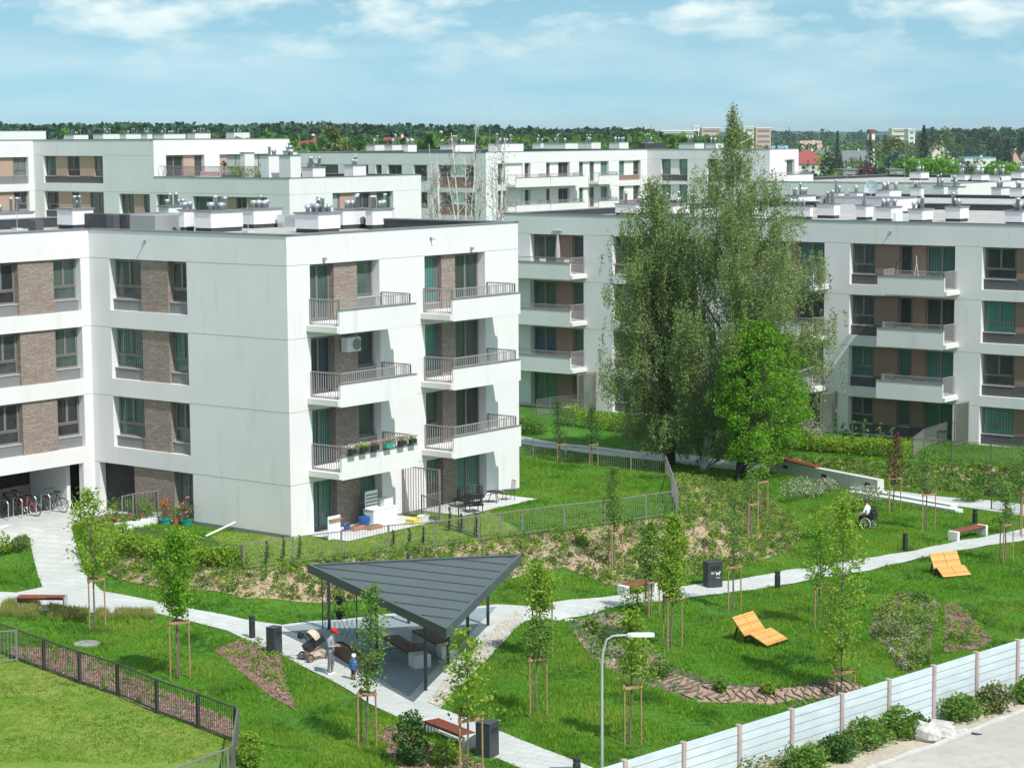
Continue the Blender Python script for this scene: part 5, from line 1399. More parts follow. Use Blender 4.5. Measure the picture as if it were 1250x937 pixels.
bar_fence([tuple(c2+Vector((-.1, -.05, 0))), tuple(c3), tuple(atg(40, 1045))], 1.0, 'grey railing crossing the lowest left corner', 'fence_post_light', .12)
g0 = atg(21, 808); bar_fence([tuple(g0+Vector((-3.2, -1.2, 0))), tuple(g0+Vector((-1.6, -.6, 0))), tuple(g0)], 1.05, 'short light railing meeting the dark fence at the left edge', 'fence_post_light', .12)
near = [(298, 695), (358, 688), (417, 680.5), (474.5, 673), (530, 668), (584.7, 660), (611, 656.5), (638, 653), (689, 646), (738, 641), (788.6, 633), (826, 628)]
bar_fence(gpts(near), 1.05, 'grey bar fence along the front of the near block garden, above the planted slope', 'fence_post_light', .13)
bar_fence(gpts([(827, 627), (820, 604), (813.5, 582)]), 1.05, 'short side of the garden fence seen end-on near the birches', 'fence_post_light', .1)
bar_fence(gpts([(812, 581.5), (770, 577), (730, 571.5), (690, 567), (651, 562), (620, 559)]), 1.05, 'back run of the garden fence beside the shaded far path', 'fence_post_light', .13)
bar_fence(gpts([(515, 632), (560, 647.5), (586, 657)]), 1.0, 'fence dividing the two patio gardens of the near block', 'fence_post', .13)
bar_fence(gpts([(150, 641), (163, 638), (194, 633)]), 1.25, 'light railing behind the flower pots by the brick wall', 'fence_post_light', .16)
# wire mesh fences
def mesh_fence(pts, h, label, step=.16, mt='fence_post'):
    r_ = empty('mesh_fence', pts[0], 0, label, 'fence'); o = Vector(pts[0]); up = Vector((0, 0, 1))
    for p in pts:
        q = Vector(p)-o; m = MB(); m.tube([q-up*.1, q+up*(h+.04)], .035, mt, 6); m.obj('post', r_)
    for i in range(len(pts)-1):
        a, b_ = Vector(pts[i])-o, Vector(pts[i+1])-o; L0 = (b_-a).length; m = MB(); m.bar(a+up*h, b_+up*h, .03, .03, mt); m.bar(a+up*.08, b_+up*.08, .02, .02, mt); hh = h-.1; n = int(L0/step)
        for s in (1, -1):
            for k in range(-int(hh/step)-1, n+int(hh/step)+2):
                x0, x1 = k*step, k*step+s*hh
                f0, f1 = sorted(((0-x0)/(x1-x0), (L0-x0)/(x1-x0))); f0, f1 = max(0, f0), min(1, f1)
                if f1 > f0+.01: m.tube([a.lerp(b_, (x0+(x1-x0)*f0)/L0)+up*(.08+hh*f0), a.lerp(b_, (x0+(x1-x0)*f1)/L0)+up*(.08+hh*f1)], .006, 'fence_post_light', 3, False)
        m.obj('mesh', r_)
mesh_fence(gpts([(1114, 560), (1162, 563), (1210, 566), (1262, 570)]), 1.1, 'chain-link fence along the lawn strip of the right block')
mesh_fence(gpts([(1114, 558), (1127, 548), (1147, 541), (1168, 534)]), 1.1, 'chain-link fence running from the hedge up to the right screen')
mesh_fence(gpts([(700, 522), (680, 518), (650, 514), (630, 511)]), 1.1, 'chain-link fence in front of the left balconies of the right block')
mesh_fence(gpts([(722, 500), (700, 503), (672, 506), (655, 509)]), 1.1, 'slanted patio fence at the left end of the right block')
mesh_fence(gpts([(1210, 622), (1246, 629), (1290, 638)]), 1.25, 'chain-link fence beside the far path at the right edge')
mesh_fence(gpts([(166, 671), (232, 683), (297, 695)]), .9, 'thin mesh fence behind the hedge row under the flower pots')

# white fence of horizontal panels
zf = -1.55
wf = empty('panel_fence', (*fen(-SP), zf), 0, 'long white fence of horizontal panels between brown posts, along the road', 'fence'); o = Vector(wf.location)
ang = math.atan2(FD[1], FD[0])
for k in range(-1, 13):
    p = fen(k*SP); q = Vector((*p, zf))-o; h = 1.80; m = MB(); m.T = Matrix.Translation(q) @ Matrix.Rotation(ang, 4, 'Z')
    m.bbox(-.07, .07, -.08, .08, -.4, h+.02, 'fence_brown', .015); m.obj('post', wf)
    if k < 12:
        for i in range(8):
            m = MB(); m.T = Matrix.Translation(q) @ Matrix.Rotation(ang, 4, 'Z'); z0 = -.15+i*.24
            m.prism([(.075, -.02), (SP-.075, -.02), (SP-.075, .02), (.075, .02)], z0+.012, z0+.232, 'fence_panel')
            m.bar((.075, -.0, z0+.006), (SP-.075, 0, z0+.006), .02, .012, 'fence_post'); m.obj('panel', wf)
# drain grating and manhole
p = atg(106, 788); m = MB(); m.lathe((0, 0, .0), [(.46, 0), (.46, .08), (.42, .09)], 'shed_grey', 20); q = m.obj('manhole_cover'); q.location = p+Vector((0, 0, .02)); tag(q, 'round grey manhole cover in the lawn above the railing fence', 'manhole')

# street lamp in front of the white fence
pb = at(735, 1003, -1.6); pb.z = T(pb.x, pb.y)
lamp = empty('street_lamp', pb, 0, 'tall grey street lamp with a curved arm rising from the bottom edge', 'street lamp'); H = zup(pb, 800); s = F/dist_of(pb)
top = zup(pb, 775); m = MB(); m.tube([(0, 0, -.1), (0, 0, .9), (0, 0, .95), (0, 0, H-.2)], [.065, .065, .042, .034], 'galvanised', 10); m.obj('pole', lamp)
xr = 26/s; m = MB(); m.tube([(0, 0, H-.2), (.03, 0, H+.1), (.12, 0, top-.12), (.28, 0, top-.02), (.5, 0, top), (xr+.15, 0, top)], [.034, .032, .03, .028, .028, .025], 'galvanised', 8); m.obj('arm', lamp)
m = MB(); m.T = Matrix.Translation((xr+.1, 0, top)); m.prism([(0, -.06), (.1, -.11), (.62, -.12), (.7, -.06), (.7, .06), (.62, .12), (.1, .11), (0, .06)], -.03, .045, 'white_plastic'); m.obj('lamp_head', lamp)

# low concrete wall with lights and a wall bench
WPX = [(938, 573), (1000, 588), (1075, 603), (1150, 618)]
wp = [atg(*q) for q in WPX[:3]]+[]
o = wp[0]; r_ = empty('retaining_wall', o, 0, 'low concrete wall with dark square lights beside the far path', 'wall'); m = MB(); hh = .74
for i in range(len(wp)-1):
    a, b_ = wp[i]-o, wp[i+1]-o; m.bar(a+Vector((0, 0, hh/2-.1)), b_+Vector((0, 0, hh/2-.1)), .42, hh+.2, 'concrete')
a, b_ = wp[-1]-o, atg(1145, 598)-o
m.obj('wall', r_)
d = wp[-1]-wp[0]; an = math.atan2(d.y, d.x)
for t_ in (.2, .56, .92):
    L1 = (wp[1]-wp[0]).length; L2 = (wp[2]-wp[1]).length; q_ = t_*(L1+L2); p = (wp[0].lerp(wp[1], q_/L1) if q_ < L1 else wp[1].lerp(wp[2], (q_-L1)/L2))-o
    q = MB(); q.T = Matrix.Translation(p+Vector((0, 0, .42))) @ Matrix.Rotation(an, 4, 'Z'); q.box(-.2, .2, -.235, -.1, -.08, .08, 'black_plastic'); q.box(-.2, .2, .1, .235, -.08, .08, 'black_plastic'); q.obj('wall_light', r_)
ba = wp[0]+Vector((0, 0, hh-.02)); bb = wp[0].lerp(wp[1], .98)+Vector((0, 0, hh-.02)); bench(ba, bb, 'red slatted bench top fixed along the concrete wall', w=.5, h=.10, ends=False, group=None, name='wall_bench', zs=ba.z)
for pa, pb_, lb in (((1041, 597.5), (1165, 620), 'upper one of two long concrete steps in the lawn by the far path'), ((1040, 603), (1171, 626), 'lower one of two long concrete steps in the lawn by the far path')):
    a, b_ = atg(*pa), atg(*pb_); m = MB(); m.bar((0, 0, .05), b_-a+Vector((0, 0, .05)), .5, .26, 'concrete_white'); q = m.obj('step'); q.location = a; tag(q, lb, 'step', 'long concrete steps')
# culvert under the path
a, b_ = atg(690, 757), atg(731, 749); d = b_-a; m = MB(); an = math.atan2(d.y, d.x); r_ = empty('culvert', a, an, 'dark culvert mouth with a concrete lip under the path', 'culvert'); Lc = math.hypot(d.x, d.y)
m.box(0, Lc, -.12, .35, .0, .07, 'concrete_white'); m.obj('lip', r_); m = MB(); m.box(.05, Lc-.05, -.115, .3, -.5, -.004, 'void'); m.obj('mouth', r_)

# rubble heap of white slabs by the fence
for i, (px, py, sx, sy, sz, lb) in enumerate([(1128, 903, .32, .5, .55, 'upright white rubble piece at the left of the heap by the fence'), (1142, 886, .75, .55, .22, 'big flat white rubble slab on top of the heap by the fence'), (1150, 898, .5, .4, .28, 'grey-white rubble chunk in the middle of the heap'),
        (1168, 894, .65, .4, .14, 'flat white rubble slab right of the heap middle'), (1186, 893, .5, .25, .10, 'thin white rubble plate at the right end of the heap'), (1136, 905, .3, .3, .22, 'small white rubble piece at the foot of the heap')]):
    p = atg(px, py); m = MB(); m.ball((0, 0, sz*.4), sx, sy, sz*.6, 'rock', 7, 5, .22); q = m.obj('rubble_slab'); q.location = p; q.rotation_euler = (rnd.uniform(-.25, .25), rnd.uniform(-.25, .25), rnd.uniform(0, 3)); tag(q, lb, 'rubble', 'white rubble heap')

# ------------------------------------------------------------------ people
def skin_body(verts, edges, radii, root=0, sub=2):
    me = bpy.data.meshes.new('tmp'); me.from_pydata(verts, edges, []); o = bpy.data.objects.new('tmp', me); COL.objects.link(o)
    md = o.modifiers.new('skin', 'SKIN'); md.use_smooth_shade = True
    for v, r in zip(me.skin_vertices[0].data, radii): v.radius = r if isinstance(r, tuple) else (r, r)
    me.skin_vertices[0].data[root].use_root = True
    o.modifiers.new('sub', 'SUBSURF').levels = sub
    dg = bpy.context.evaluated_depsgraph_get(); dg.update()
    out = bpy.data.meshes.new_from_object(o.evaluated_get(dg)); bpy.data.objects.remove(o); return out

def person(name, loc, heading, J, E, Rr, paint, label, H=1., hands=(), hair=None, cap=None, sits=None, headi=4, scale=1., group=None):
    root = empty(name, loc, heading, label, 'person', group); root.scale = (scale,)*3
    me = skin_body(J, E, Rr); mats = []
    me.materials.clear()
    bm = bmesh.new(); bm.from_mesh(me)
    h = Vector(J[headi])
    # face: nose, eyes, ears, mouth joined into the body mesh; fingers on each hand
    b = MB(); 
    b.ball((h.x+.098, h.y, h.z-.005), .016, .013, .02, 'skin', 6, 5)
    for s in (-1, 1):
        b.ball((h.x+.084, h.y+s*.032, h.z+.022), .008, .011, .008, 'hair_dark', 6, 5); b.ball((h.x, h.y+s*.086, h.z), .022, .012, .03, 'skin', 6, 5)
    b.ball((h.x+.084, h.y, h.z-.045), .008, .022, .006, 'red_paint', 6, 4)
    for (w, d, side) in hands:
        w = Vector(w); d = Vector(d).normalized(); sd = d.cross(Vector((0, 0, 1))).normalized()*side; up = sd.cross(d).normalized()
        b.bar(w, w+d*.085, .075, .028, 'skin')
        for i, L in enumerate((.070, .078, .072, .056)):
            p = w+d*.08+sd*(.028-.019*i); q = p+d*L*.55-up*.006; b.tube([p-d*.02, q, q+d*L*.4-up*.03], [.0095, .009, .007], 'skin', 5)
        p = w+d*.02+sd*.036; b.tube([p, p+d*.03+sd*.025, p+d*.06+sd*.026-up*.012], [.011, .010, .008], 'skin', 5)
    names = []
    def idx(m):
        if m not in names: names.append(m)
        return names.index(m)
    for f in bm.faces:
        f.material_index = idx(paint(f.calc_center_median())); f.smooth = True
    vs = [bm.verts.new(v) for v in b.v]
    for f, m in zip(b.f, b.m):
        try: q = bm.faces.new([vs[i] for i in f]); q.material_index = idx(b.names[m])
        except ValueError: pass
    bm.to_mesh(me); bm.free()
    for n in names: me.materials.append(MAT[n])
    me.name = 'body'; link('body', me, root)
    if hair:
        m = MB(); m.ball((h.x-.014, h.y, h.z+.03), .104, .098, .10, hair, 12, 8, .03); me2 = m.mesh('hair', True); bm = bmesh.new(); bm.from_mesh(me2)
        bmesh.ops.delete(bm, geom=[v for v in bm.verts if v.co.z < h.z-.055 or (v.co.x > h.x+.05 and v.co.z < h.z+.05)], context='VERTS'); bm.to_mesh(me2); bm.free(); link('hair', me2, root)
    if cap:
        m = MB(); n = 14
        prof = [(.112, .0), (.114, .03), (.10, .08), (.06, .115), (.012, .125)]
        m.T = Matrix.Translation((h.x, h.y, h.z+.03)) @ Matrix.Rotation(R(14), 4, 'Y'); m.lathe((0, 0, 0), prof, cap, n)
        m.add([(.08, -.075, .008), (.17, -.05, -.012), (.185, 0, -.016), (.17, .05, -.012), (.08, .075, .008), (.08, -.075, .02), (.17, -.05, 0), (.185, 0, -.004), (.17, .05, 0), (.08, .075, .02)],
              [(4, 3, 2, 1, 0), (5, 6, 7, 8, 9), (0, 1, 6, 5), (1, 2, 7, 6), (2, 3, 8, 7), (3, 4, 9, 8)], cap); m.obj('cap', root, True)
    return root
# joints: x forward, y left, z up
def skeleton(pelvis, chest_lean, hips, knees, ankles, elbows, wrists, headfwd=.05):
    px, pz = pelvis; c = Vector((chest_lean[0], 0, chest_lean[1])); sp = Vector((px, 0, pz)).lerp(c, .5)
    J = [(px, 0, pz), tuple(sp), tuple(c), (c.x+.025, 0, c.z+.135), (c.x+.03+headfwd, 0, c.z+.27)]; Rr = [(.135, .115), (.125, .10), (.14, .105), .05, (.088, .10)]; E = [(0, 1), (1, 2), (2, 3), (3, 4)]
    for k, s in ((0, 1), (1, -1)):
        i = len(J); J += [(c.x, s*.165, c.z+.03), elbows[k], wrists[k]]; Rr += [.062, .043, .03]; E += [(2, i), (i, i+1), (i+1, i+2)]
        i = len(J); J += [(px+hips, s*.085, pz-.05), knees[k], ankles[k], (ankles[k][0]+.06, ankles[k][1], ankles[k][2]-.035), (ankles[k][0]+.17, ankles[k][1]*1.1, ankles[k][2]-.045)]; Rr += [.095, .062, .042, .045, .035]; E += [(0, i), (i, i+1), (i+1, i+2), (i+2, i+3), (i+3, i+4)]
    return J, E, Rr
pw = atg(404, 823.5)
J, E, Rr = skeleton((0, .90), (.04, 1.24), .0, ((.03, .10, .48), (.0, -.09, .48)), ((-.02, .10, .08), (-.06, -.09, .08)), ((.02, .23, 1.03), (.03, -.22, 1.03)), ((.24, .09, 1.06), (.25, -.06, 1.05)), .075)
def pnt(c):
    if c.z > 1.39: return 'skin'
    if c.z < .10: return 'white_cloth'
    if c.x > .215 and c.z > .9: return 'skin'
    return 'grey_cloth' if c.z > .86 else 'grey_trousers'
person('person', pw, R(-22), J, E, Rr, pnt, 'woman in a red cap and grey tracksuit looking down at a phone beside the stroller', hands=(((.24, .09, 1.06), (1, -.5, .1), -1), ((.25, -.06, 1.05), (1, .35, .1), 1)), hair='hair_dark', cap='red_cap', scale=zup(pw, 766)/1.64, group=None)
m = MB(); m.bbox(-.075, .075, -.036, .036, -.005, .005, 'black_plastic', .002); q = m.obj('phone'); sc_ = zup(pw, 766)/1.64
hx = Vector((.35, .02, 1.09))*sc_; an = R(-22); q.location = pw+Vector((hx.x*math.cos(an)-hx.y*math.sin(an), hx.x*math.sin(an)+hx.y*math.cos(an), hx.z)); q.rotation_euler = (0, R(-35), an); tag(q, "dark phone held in the capped woman's hands", 'phone')
pc = atg(431.5, 831)
J, E, Rr = skeleton((0, .86), (.02, 1.2), .0, ((.03, .09, .46), (.0, -.09, .46)), ((-.01, .10, .08), (-.03, -.09, .08)), ((-.02, .27, .98), (-.02, -.27, .98)), ((.06, .26, .76), (.06, -.25, .76)), .03)
Rr = [tuple(k*1.2 for k in r) if isinstance(r, tuple) else r*1.22 for r in Rr]; J[4] = (J[4][0], 0, J[4][2]+.03); Rr[4] = (.145, .15)
def pnt(c):
    if c.z > 1.38: return 'skin'
    if c.z < .10: return 'white_cloth'
    if c.z < .80 and abs(c.y) > .20: return 'skin'
    return 'blue_cloth' if c.z > .72 else 'wine_cloth'
r_ = person('person', pc, R(60), J, E, Rr, pnt, 'small child in a blue top and wine-red trousers standing on the path', hands=(((.06, .26, .76), (.3, 0, -1), -1), ((.06, -.25, .76), (.3, 0, -1), 1)), scale=zup(pc, 798)/1.66)
h = Vector(J[4]); m = MB(); m.ball((h.x-.02, h.y, h.z+.045), .155, .15, .145, 'white_cloth', 12, 8, .02); me2 = m.mesh('hat', True); bm = bmesh.new(); bm.from_mesh(me2)
bmesh.ops.delete(bm, geom=[v for v in bm.verts if v.co.z < h.z-.02 or (v.co.x > h.x+.08 and v.co.z < h.z+.06)], context='VERTS'); bm.to_mesh(me2); bm.free(); link('hat', me2, r_)

# pushchair
ps = atg(385, 805); r_ = empty('pushchair', ps, math.atan2(.58, .8), 'beige and dark pushchair with its hood up, standing beside the woman in grey', 'pushchair')
for x, y, w in ((-.36, .27, .15), (-.36, -.27, .15), (.36, .21, .115), (.36, -.21, .115)):
    m = MB(); m.ring((x, y, w), w-.02, .024, (0, 1, 0), 'rubber', 18, 6); q = m.obj('wheel', r_); m = MB(); m.ring((x, y, w), w-.05, .012, (0, 1, 0), 'copper', 16, 4); m.lathe((x, y, w), [(.02, -.03), (.02, .03)], 'copper', 8)
    for i in range(6): t = i*math.pi/3; m.tube([(x, y, w), (x+math.cos(t)*(w-.05), y, w+math.sin(t)*(w-.05))], .008, 'copper', 4)
    m.obj('rim', q)
m = MB()
for s in (1, -1): m.tube([(-.36, s*.27, .15), (-.05, s*.25, .52), (.36, s*.21, .13)], .016, 'copper', 6); m.tube([(-.05, s*.25, .52), (-.35, s*.24, .86), (-.5, s*.23, .98)], .016, 'black_plastic', 6); m.tube([(-.36, s*.27, .15), (.36, s*.21, .13)], .012, 'copper', 5)
m.tube([(-.36, .27, .15), (-.36, -.27, .15)], .014, 'copper', 5); m.tube([(.36, .21, .13), (.36, -.21, .13)], .014, 'copper', 5); m.obj('frame', r_)
m = MB(); m.tube([(-.5, .23, .98), (-.54, .1, 1.0), (-.54, -.1, 1.0), (-.5, -.23, .98)], .02, 'rubber', 7); m.obj('handle', r_)
m = MB(); m.prism([(-.3, -.2), (.3, -.17), (.3, .17), (-.3, .2)], .17, .33, 'beige_cloth'); m.obj('basket', r_)
m = MB(); m.T = Matrix.Translation((-.02, 0, .56)) @ Matrix.Rotation(R(-24), 4, 'Y'); m.prism([(-.38, -.19), (.34, -.17), (.4, 0), (.34, .17), (-.38, .19)], -.06, .14, 'black_plastic'); m.obj('seat', r_)
m = MB(); n = 7; P = []
for i in range(n):
    t = R(-5+112*i/(n-1)); P.append([(-.1-.0+math.cos(t+R(20))*.30*math.cos(u)*1.0-.02, math.sin(u)*.24, .66+math.sin(t+R(20))*.36*math.cos(u)*.95+.06) for u in [R(-90+180*j/8) for j in range(9)]])
pts = [p for row in P for p in row]; m.add(pts, [(i*9+j, i*9+j+1, (i+1)*9+j+1, (i+1)*9+j) for i in range(n-1) for j in range(8)], 'beige_cloth'); m.obj('hood', r_, True)
m = MB(); m.bbox(-.62, -.5, -.12, .12, .82, .98, 'black_plastic', .02); m.obj('bag', r_)

# wheelchair with a seated person
pq = atg(1060, 646); hd = math.atan2(.64, -.77); r_ = empty('wheelchair', pq, hd, 'black wheelchair with white rims on the lawn, seen from behind', 'wheelchair')
for s in (1, -1):
    m = MB(); m.ring((-.05, s*.32, .31), .285, .022, (0, 1, 0), 'rubber', 26, 6); q = m.obj('wheel', r_); m = MB(); m.ring((-.05, s*.345, .31), .255, .014, (0, 1, 0), 'white_plastic', 24, 5); m.ring((-.05, s*.32, .31), .262, .012, (0, 1, 0), 'white_plastic', 24, 5); m.lathe((-.05, s*.32, .31), [(.02, -.02), (.02, .02)], 'steel', 8)
    for i in range(10): t = i*math.pi/5; m.tube([(-.05, s*.32, .31), (-.05+math.cos(t)*.26, s*.32, .31+math.sin(t)*.26)], .004, 'steel', 3)
    m.obj('rim', q); m = MB(); m.ring((.42, s*.24, .09), .07, .02, (0, 1, 0), 'rubber', 14, 5); m.tube([(.42, s*.24, .09), (.38, s*.24, .3)], .014, 'black_plastic', 5); m.obj('caster', r_)
m = MB()
for s in (1, -1): m.tube([(-.22, s*.25, .98), (-.2, s*.25, .5), (-.2, s*.25, .3), (.38, s*.24, .3), (.4, s*.22, .5), (.6, s*.18, .12)], .014, 'black_plastic', 6); m.tube([(-.22, s*.25, .96), (-.34, s*.25, .96)], .018, 'rubber', 6); m.bar((-.15, s*.27, .7), (.2, s*.27, .7), .05, .04, 'black_plastic'); m.tube([(.2, s*.27, .7), (.22, s*.26, .5)], .012, 'black_plastic', 5)
m.bar((.58, -.18, .12), (.58, .18, .12), .14, .02, 'black_plastic'); m.obj('frame', r_)
m = MB(); m.bbox(-.2, .26, -.235, .235, .46, .54, 'black_plastic', .02); m.obj('seat', r_); m = MB(); m.bbox(-.25, -.19, -.235, .235, .54, .98, 'black_plastic', .02); m.obj('backrest', r_)
m = MB(); m.bbox(-.38, -.255, -.19, .19, .5, .86, 'black_plastic', .03); m.obj('bag', r_)
J, E, Rr = skeleton((-.05, .64), (.06, .99), .06, ((.36, .11, .60), (.36, -.11, .60)), ((.52, .11, .22), (.52, -.11, .22)), ((.12, .25, .80), (.12, -.25, .80)), ((.36, .18, .72), (.36, -.18, .72)), .06)
def pnt(c):
    if c.z > 1.13: return 'skin'
    if c.z < .20: return 'black_plastic'
    if c.x > .30 and c.z > .69: return 'skin'
    return 'white_cloth' if (c.z > .70 or (c.x < .1 and c.z > .66)) else 'wine_cloth'
person('person', pq+Vector((0, 0, -.0)), hd, J, E, Rr, pnt, 'person in a white top and dark wine trousers sitting in the wheelchair', hands=(((.36, .18, .72), (1, -.1, -.3), -1), ((.36, -.18, .72), (1, .1, -.3), 1)), hair='hair_dark')

# ------------------------------------------------------------------ bicycles and racks under the block
def bicycle(px, py, hd, mat, label):
    p = atg(px, py); p.z += .03; r_ = empty('bicycle', p, hd, label, 'bicycle', 'bicycles in the undercroft')
    for x in (-.52, .52):
        m = MB(); m.ring((x, 0, .34), .32, .018, (0, 1, 0), 'rubber', 22, 5); q = m.obj('wheel', r_); m = MB(); m.ring((x, 0, .34), .295, .010, (0, 1, 0), 'steel', 20, 4)
        for i in range(9): t = i*2*math.pi/9; m.tube([(x, 0, .34), (x+math.cos(t)*.29, 0, .34+math.sin(t)*.29)], .003, 'steel', 3)
        m.obj('rim', q)
    m = MB(); bb, st_, hb, hd_ = (-.06, 0, .30), (-.2, 0, .82), (.36, 0, .86), (.40, 0, .74)
    for a, b_ in ((bb, st_), (st_, hd_), (bb, hd_), (bb, (-.52, 0, .34)), (st_, (-.52, 0, .34)), (hb, (.52, 0, .34))): m.tube([a, b_], .018, mat, 6)
    m.ring((-.06, .05, .30), .09, .012, (0, 1, 0), 'steel', 14, 4); m.obj('frame', r_)
    m = MB(); m.prism([(-.34, -.08), (-.30, -.09), (-.06, -.03), (-.05, .03), (-.30, .09), (-.34, .08)], .88, .94, 'black_plastic'); m.tube([(-.2, 0, .82), (-.21, 0, .9)], .014, 'steel', 5); m.obj('saddle', r_)
    m = MB(); m.tube([(.22, .29, .98), (.34, .2, 1.0), (.35, 0, .98), (.34, -.2, 1.0), (.22, -.29, .98)], .014, 'black_plastic', 5); m.tube([(.36, 0, .86), (.35, 0, .98)], .014, 'steel', 5); m.obj('handlebar', r_)
for a in ((31, 630, R(158), 'red_paint', 'red bicycle standing at the front edge of the undercroft, leftmost'), (66, 625, R(150), 'black_plastic', 'dark bicycle next to the white inner wall of the undercroft, left of the white-framed one'), (77, 621, R(146), 'white_plastic', 'white-framed bicycle leaning by the white inner wall'), (14, 624, R(155), 'black_plastic', 'black bicycle in the shade at the left edge'), (52, 612, R(150), 'black_plastic', 'black bicycle deep in the undercroft shade')): bicycle(*a)
for i, (px, py) in enumerate(((5, 635), (22, 632), (39, 629), (56, 627))):
    p = atg(px, py); p.z += .03; m = MB(); m.tube([(0, -.3, 0), (0, -.3, .75), (0, -.2, .85), (0, .2, .85), (0, .3, .75), (0, .3, 0)], .025, 'steel', 6); q = m.obj('bike_rack'); q.location = p; q.rotation_euler = (0, 0, ROT); tag(q, 'steel hoop bike rack at the front of the undercroft', 'bike rack', 'hoop racks in the undercroft')

# ------------------------------------------------------------------ pots, patio things
def pot(px, py, r, h, mat, label, leaf=None, fh=.4, n=160, fr=.2, name='flower_pot', z=None, sq=False, flower=None):
    p = atg(px, py); r_ = empty(name, p, ROT, label, 'flower pot', 'pots by the brick wall'); m = MB()
    if sq: m.bbox(-r*1.5, r*1.5, -r, r, 0, h, mat, .02)
    else: m.lathe((0, 0, 0), [(r*.75, 0), (r, h*.92), (r*1.08, h*.93), (r*1.08, h), (r*.9, h), (r*.88, h*.9)], mat, 14)
    m.obj('pot', r_)
    m = MB(); m.lathe((0, 0, h*.8), [(r*.85, 0), (r*.85, .02)], 'mulch_bark', 10)
    if leaf:
        c = nrg.normal(0, 1, (n, 3))*np.array([fr, fr, fh*.4])*.6; c[:, 2] += h+fh*.45; c[:, 2] = np.maximum(c[:, 2], h*.95); np_mesh('foliage', leaf_quads(c, np.full(n, .09), .4), 4, leaf, r_)
        for i in range(5): m.tube([(0, 0, h*.8), (rnd.uniform(-fr, fr)*.7, rnd.uniform(-fr, fr)*.7, h+fh*.6)], .008, 'bark_grey', 4)
        if flower: c2 = c[nrg.integers(0, n, n//2)]+nrg.normal(0, .05, (n//2, 3))+np.array([0, 0, fh*.12]); np_mesh('blossom', leaf_quads(c2, np.full(n//2, .10), .8), 4, flower, r_)
    m.obj('soil', r_)
pot(151, 646, .22, .3, 'white_plastic', 'white trough planter nearest the railing end', 'leaf_mid', .3, 120, sq=True)
pot(166, 643, .22, .28, 'white_plastic', 'white trough planter, second from the railing end', 'leaf_deep', .2, 90, sq=True)
pot(180, 640, .24, .28, 'white_plastic', 'wide white trough planter before the brick wall', 'leaf_mid', .9, 260, .25, sq=True)
pot(192, 637, .2, .42, 'white_plastic', 'round white bucket pot left of the orange flowers', 'leaf_mid', .2, 60)
pot(202, 640, .25, .25, 'turquoise_plastic', 'turquoise pot with tall orange flowers', 'leaf_deep', .9, 150, .25, flower='petal_orange')
pot(216, 640, .2, .3, 'terracotta', 'clay pot with yellow-green leaves right of the orange flowers', 'leaf_spring', .6, 160, .2)
pot(228, 641, .27, .25, 'turquoise_plastic', 'turquoise pot with a dark leafy plant and red blooms under the window', 'leaf_deep', .8, 240, .25, flower='petal_pink')
for x, y, lb in ((142, 637, 'leafy potted plant behind the railing, leftmost'), (158, 634, 'leafy potted plant behind the railing, middle'), (173, 632, 'leafy potted plant behind the railing, right')): pot(x, y, .16, .22, 'terracotta', lb, 'leaf_mid', .9, 220, .24)
a = atg(251, 655); d = ray(287, 637); dx_ = d[0]*UX+d[1]*UY; t_ = (-.05+B1C[0]*UX+B1C[1]*UY)/dx_; b_ = Vector((d[0]*t_, d[1]*t_, ZC+d[2]*t_))
m = MB(); m.tube([(0, 0, .03), b_-a], .04, 'white_plastic', 8); q = m.obj('white_pipe'); q.location = a; tag(q, 'white plastic pipe leaning from the lawn against the plain grey-white wall', 'pipe')
# planting strip and patios
def lrect(x0, x1, y0, y1): return [b1w(x, y) for x, y in ((x0, y0), (x1, y0), (x1, y1), (x0, y1))]
sheet('patio', lrect(.9, 6.7, -2.3, .3), .045, 'patio_paver'); sheet('patio', lrect(8.2, 13.6, -2.4, .3), .045, 'patio_paver')
sheet('gravel', [b1w(-2.6, 8.6), b1w(-1.9, 8.6), b1w(-.6, 6.2), b1w(-.3, 6.2), b1w(-.3, 11.6), b1w(-2.6, 11.6)], .03, 'mulch_bark')
def lp(x, y, z=.05): q = b1w(x, y); return Vector((q[0], q[1], z))
def thing_box(name, x, y, sx, sy, sz, mat, label, cat, parts=(), rz=0., e=.02):
    r_ = empty(name, lp(x, y), ROT+rz, label, cat); m = MB(); m.bbox(-sx/2, sx/2, -sy/2, sy/2, 0, sz, mat, e); m.obj('body', r_)
    for (nm, x0, x1, y0, y1, z0, z1, mt) in parts: m = MB(); m.box(x0, x1, y0, y1, z0, z1, mt); m.obj(nm, r_)
    return r_
thing_box('plastic_cabinet', 4.9, -.55, 1.5, .6, .62, 'white_plastic', 'white plastic cabinet standing on the cluttered left patio', 'cabinet', [('door', -.72, -.02, -.315, -.303, .04, .58, 'white_cloth'), ('door', .02, .72, -.315, -.303, .04, .58, 'white_cloth'), ('lid', -.77, .77, -.32, .32, .622, .66, 'white_plastic')])
thing_box('lattice_panel', 4.45, -.45, .8, .05, .75, 'white_plastic', 'white lattice panel standing on top of the plastic cabinet', 'panel', [('slat', -.36, .36, -.04, -.028, .1+.15*i, .16+.15*i, 'panel_grey') for i in range(4)]).location.z = .72
thing_box('plastic_box', 5.3, -.5, .55, .4, .3, 'white_cloth', 'small white box on the right end of the plastic cabinet', 'box', [('lid', -.285, .285, -.21, .21, .302, .33, 'white_plastic')]).location.z = .72
thing_box('plastic_tub', 3.0, -.9, .7, .4, .16, 'terracotta', 'low terracotta tub on the left patio', 'tub', [('soil', -.3, .3, -.16, .16, .161, .165, 'mulch_bark')])
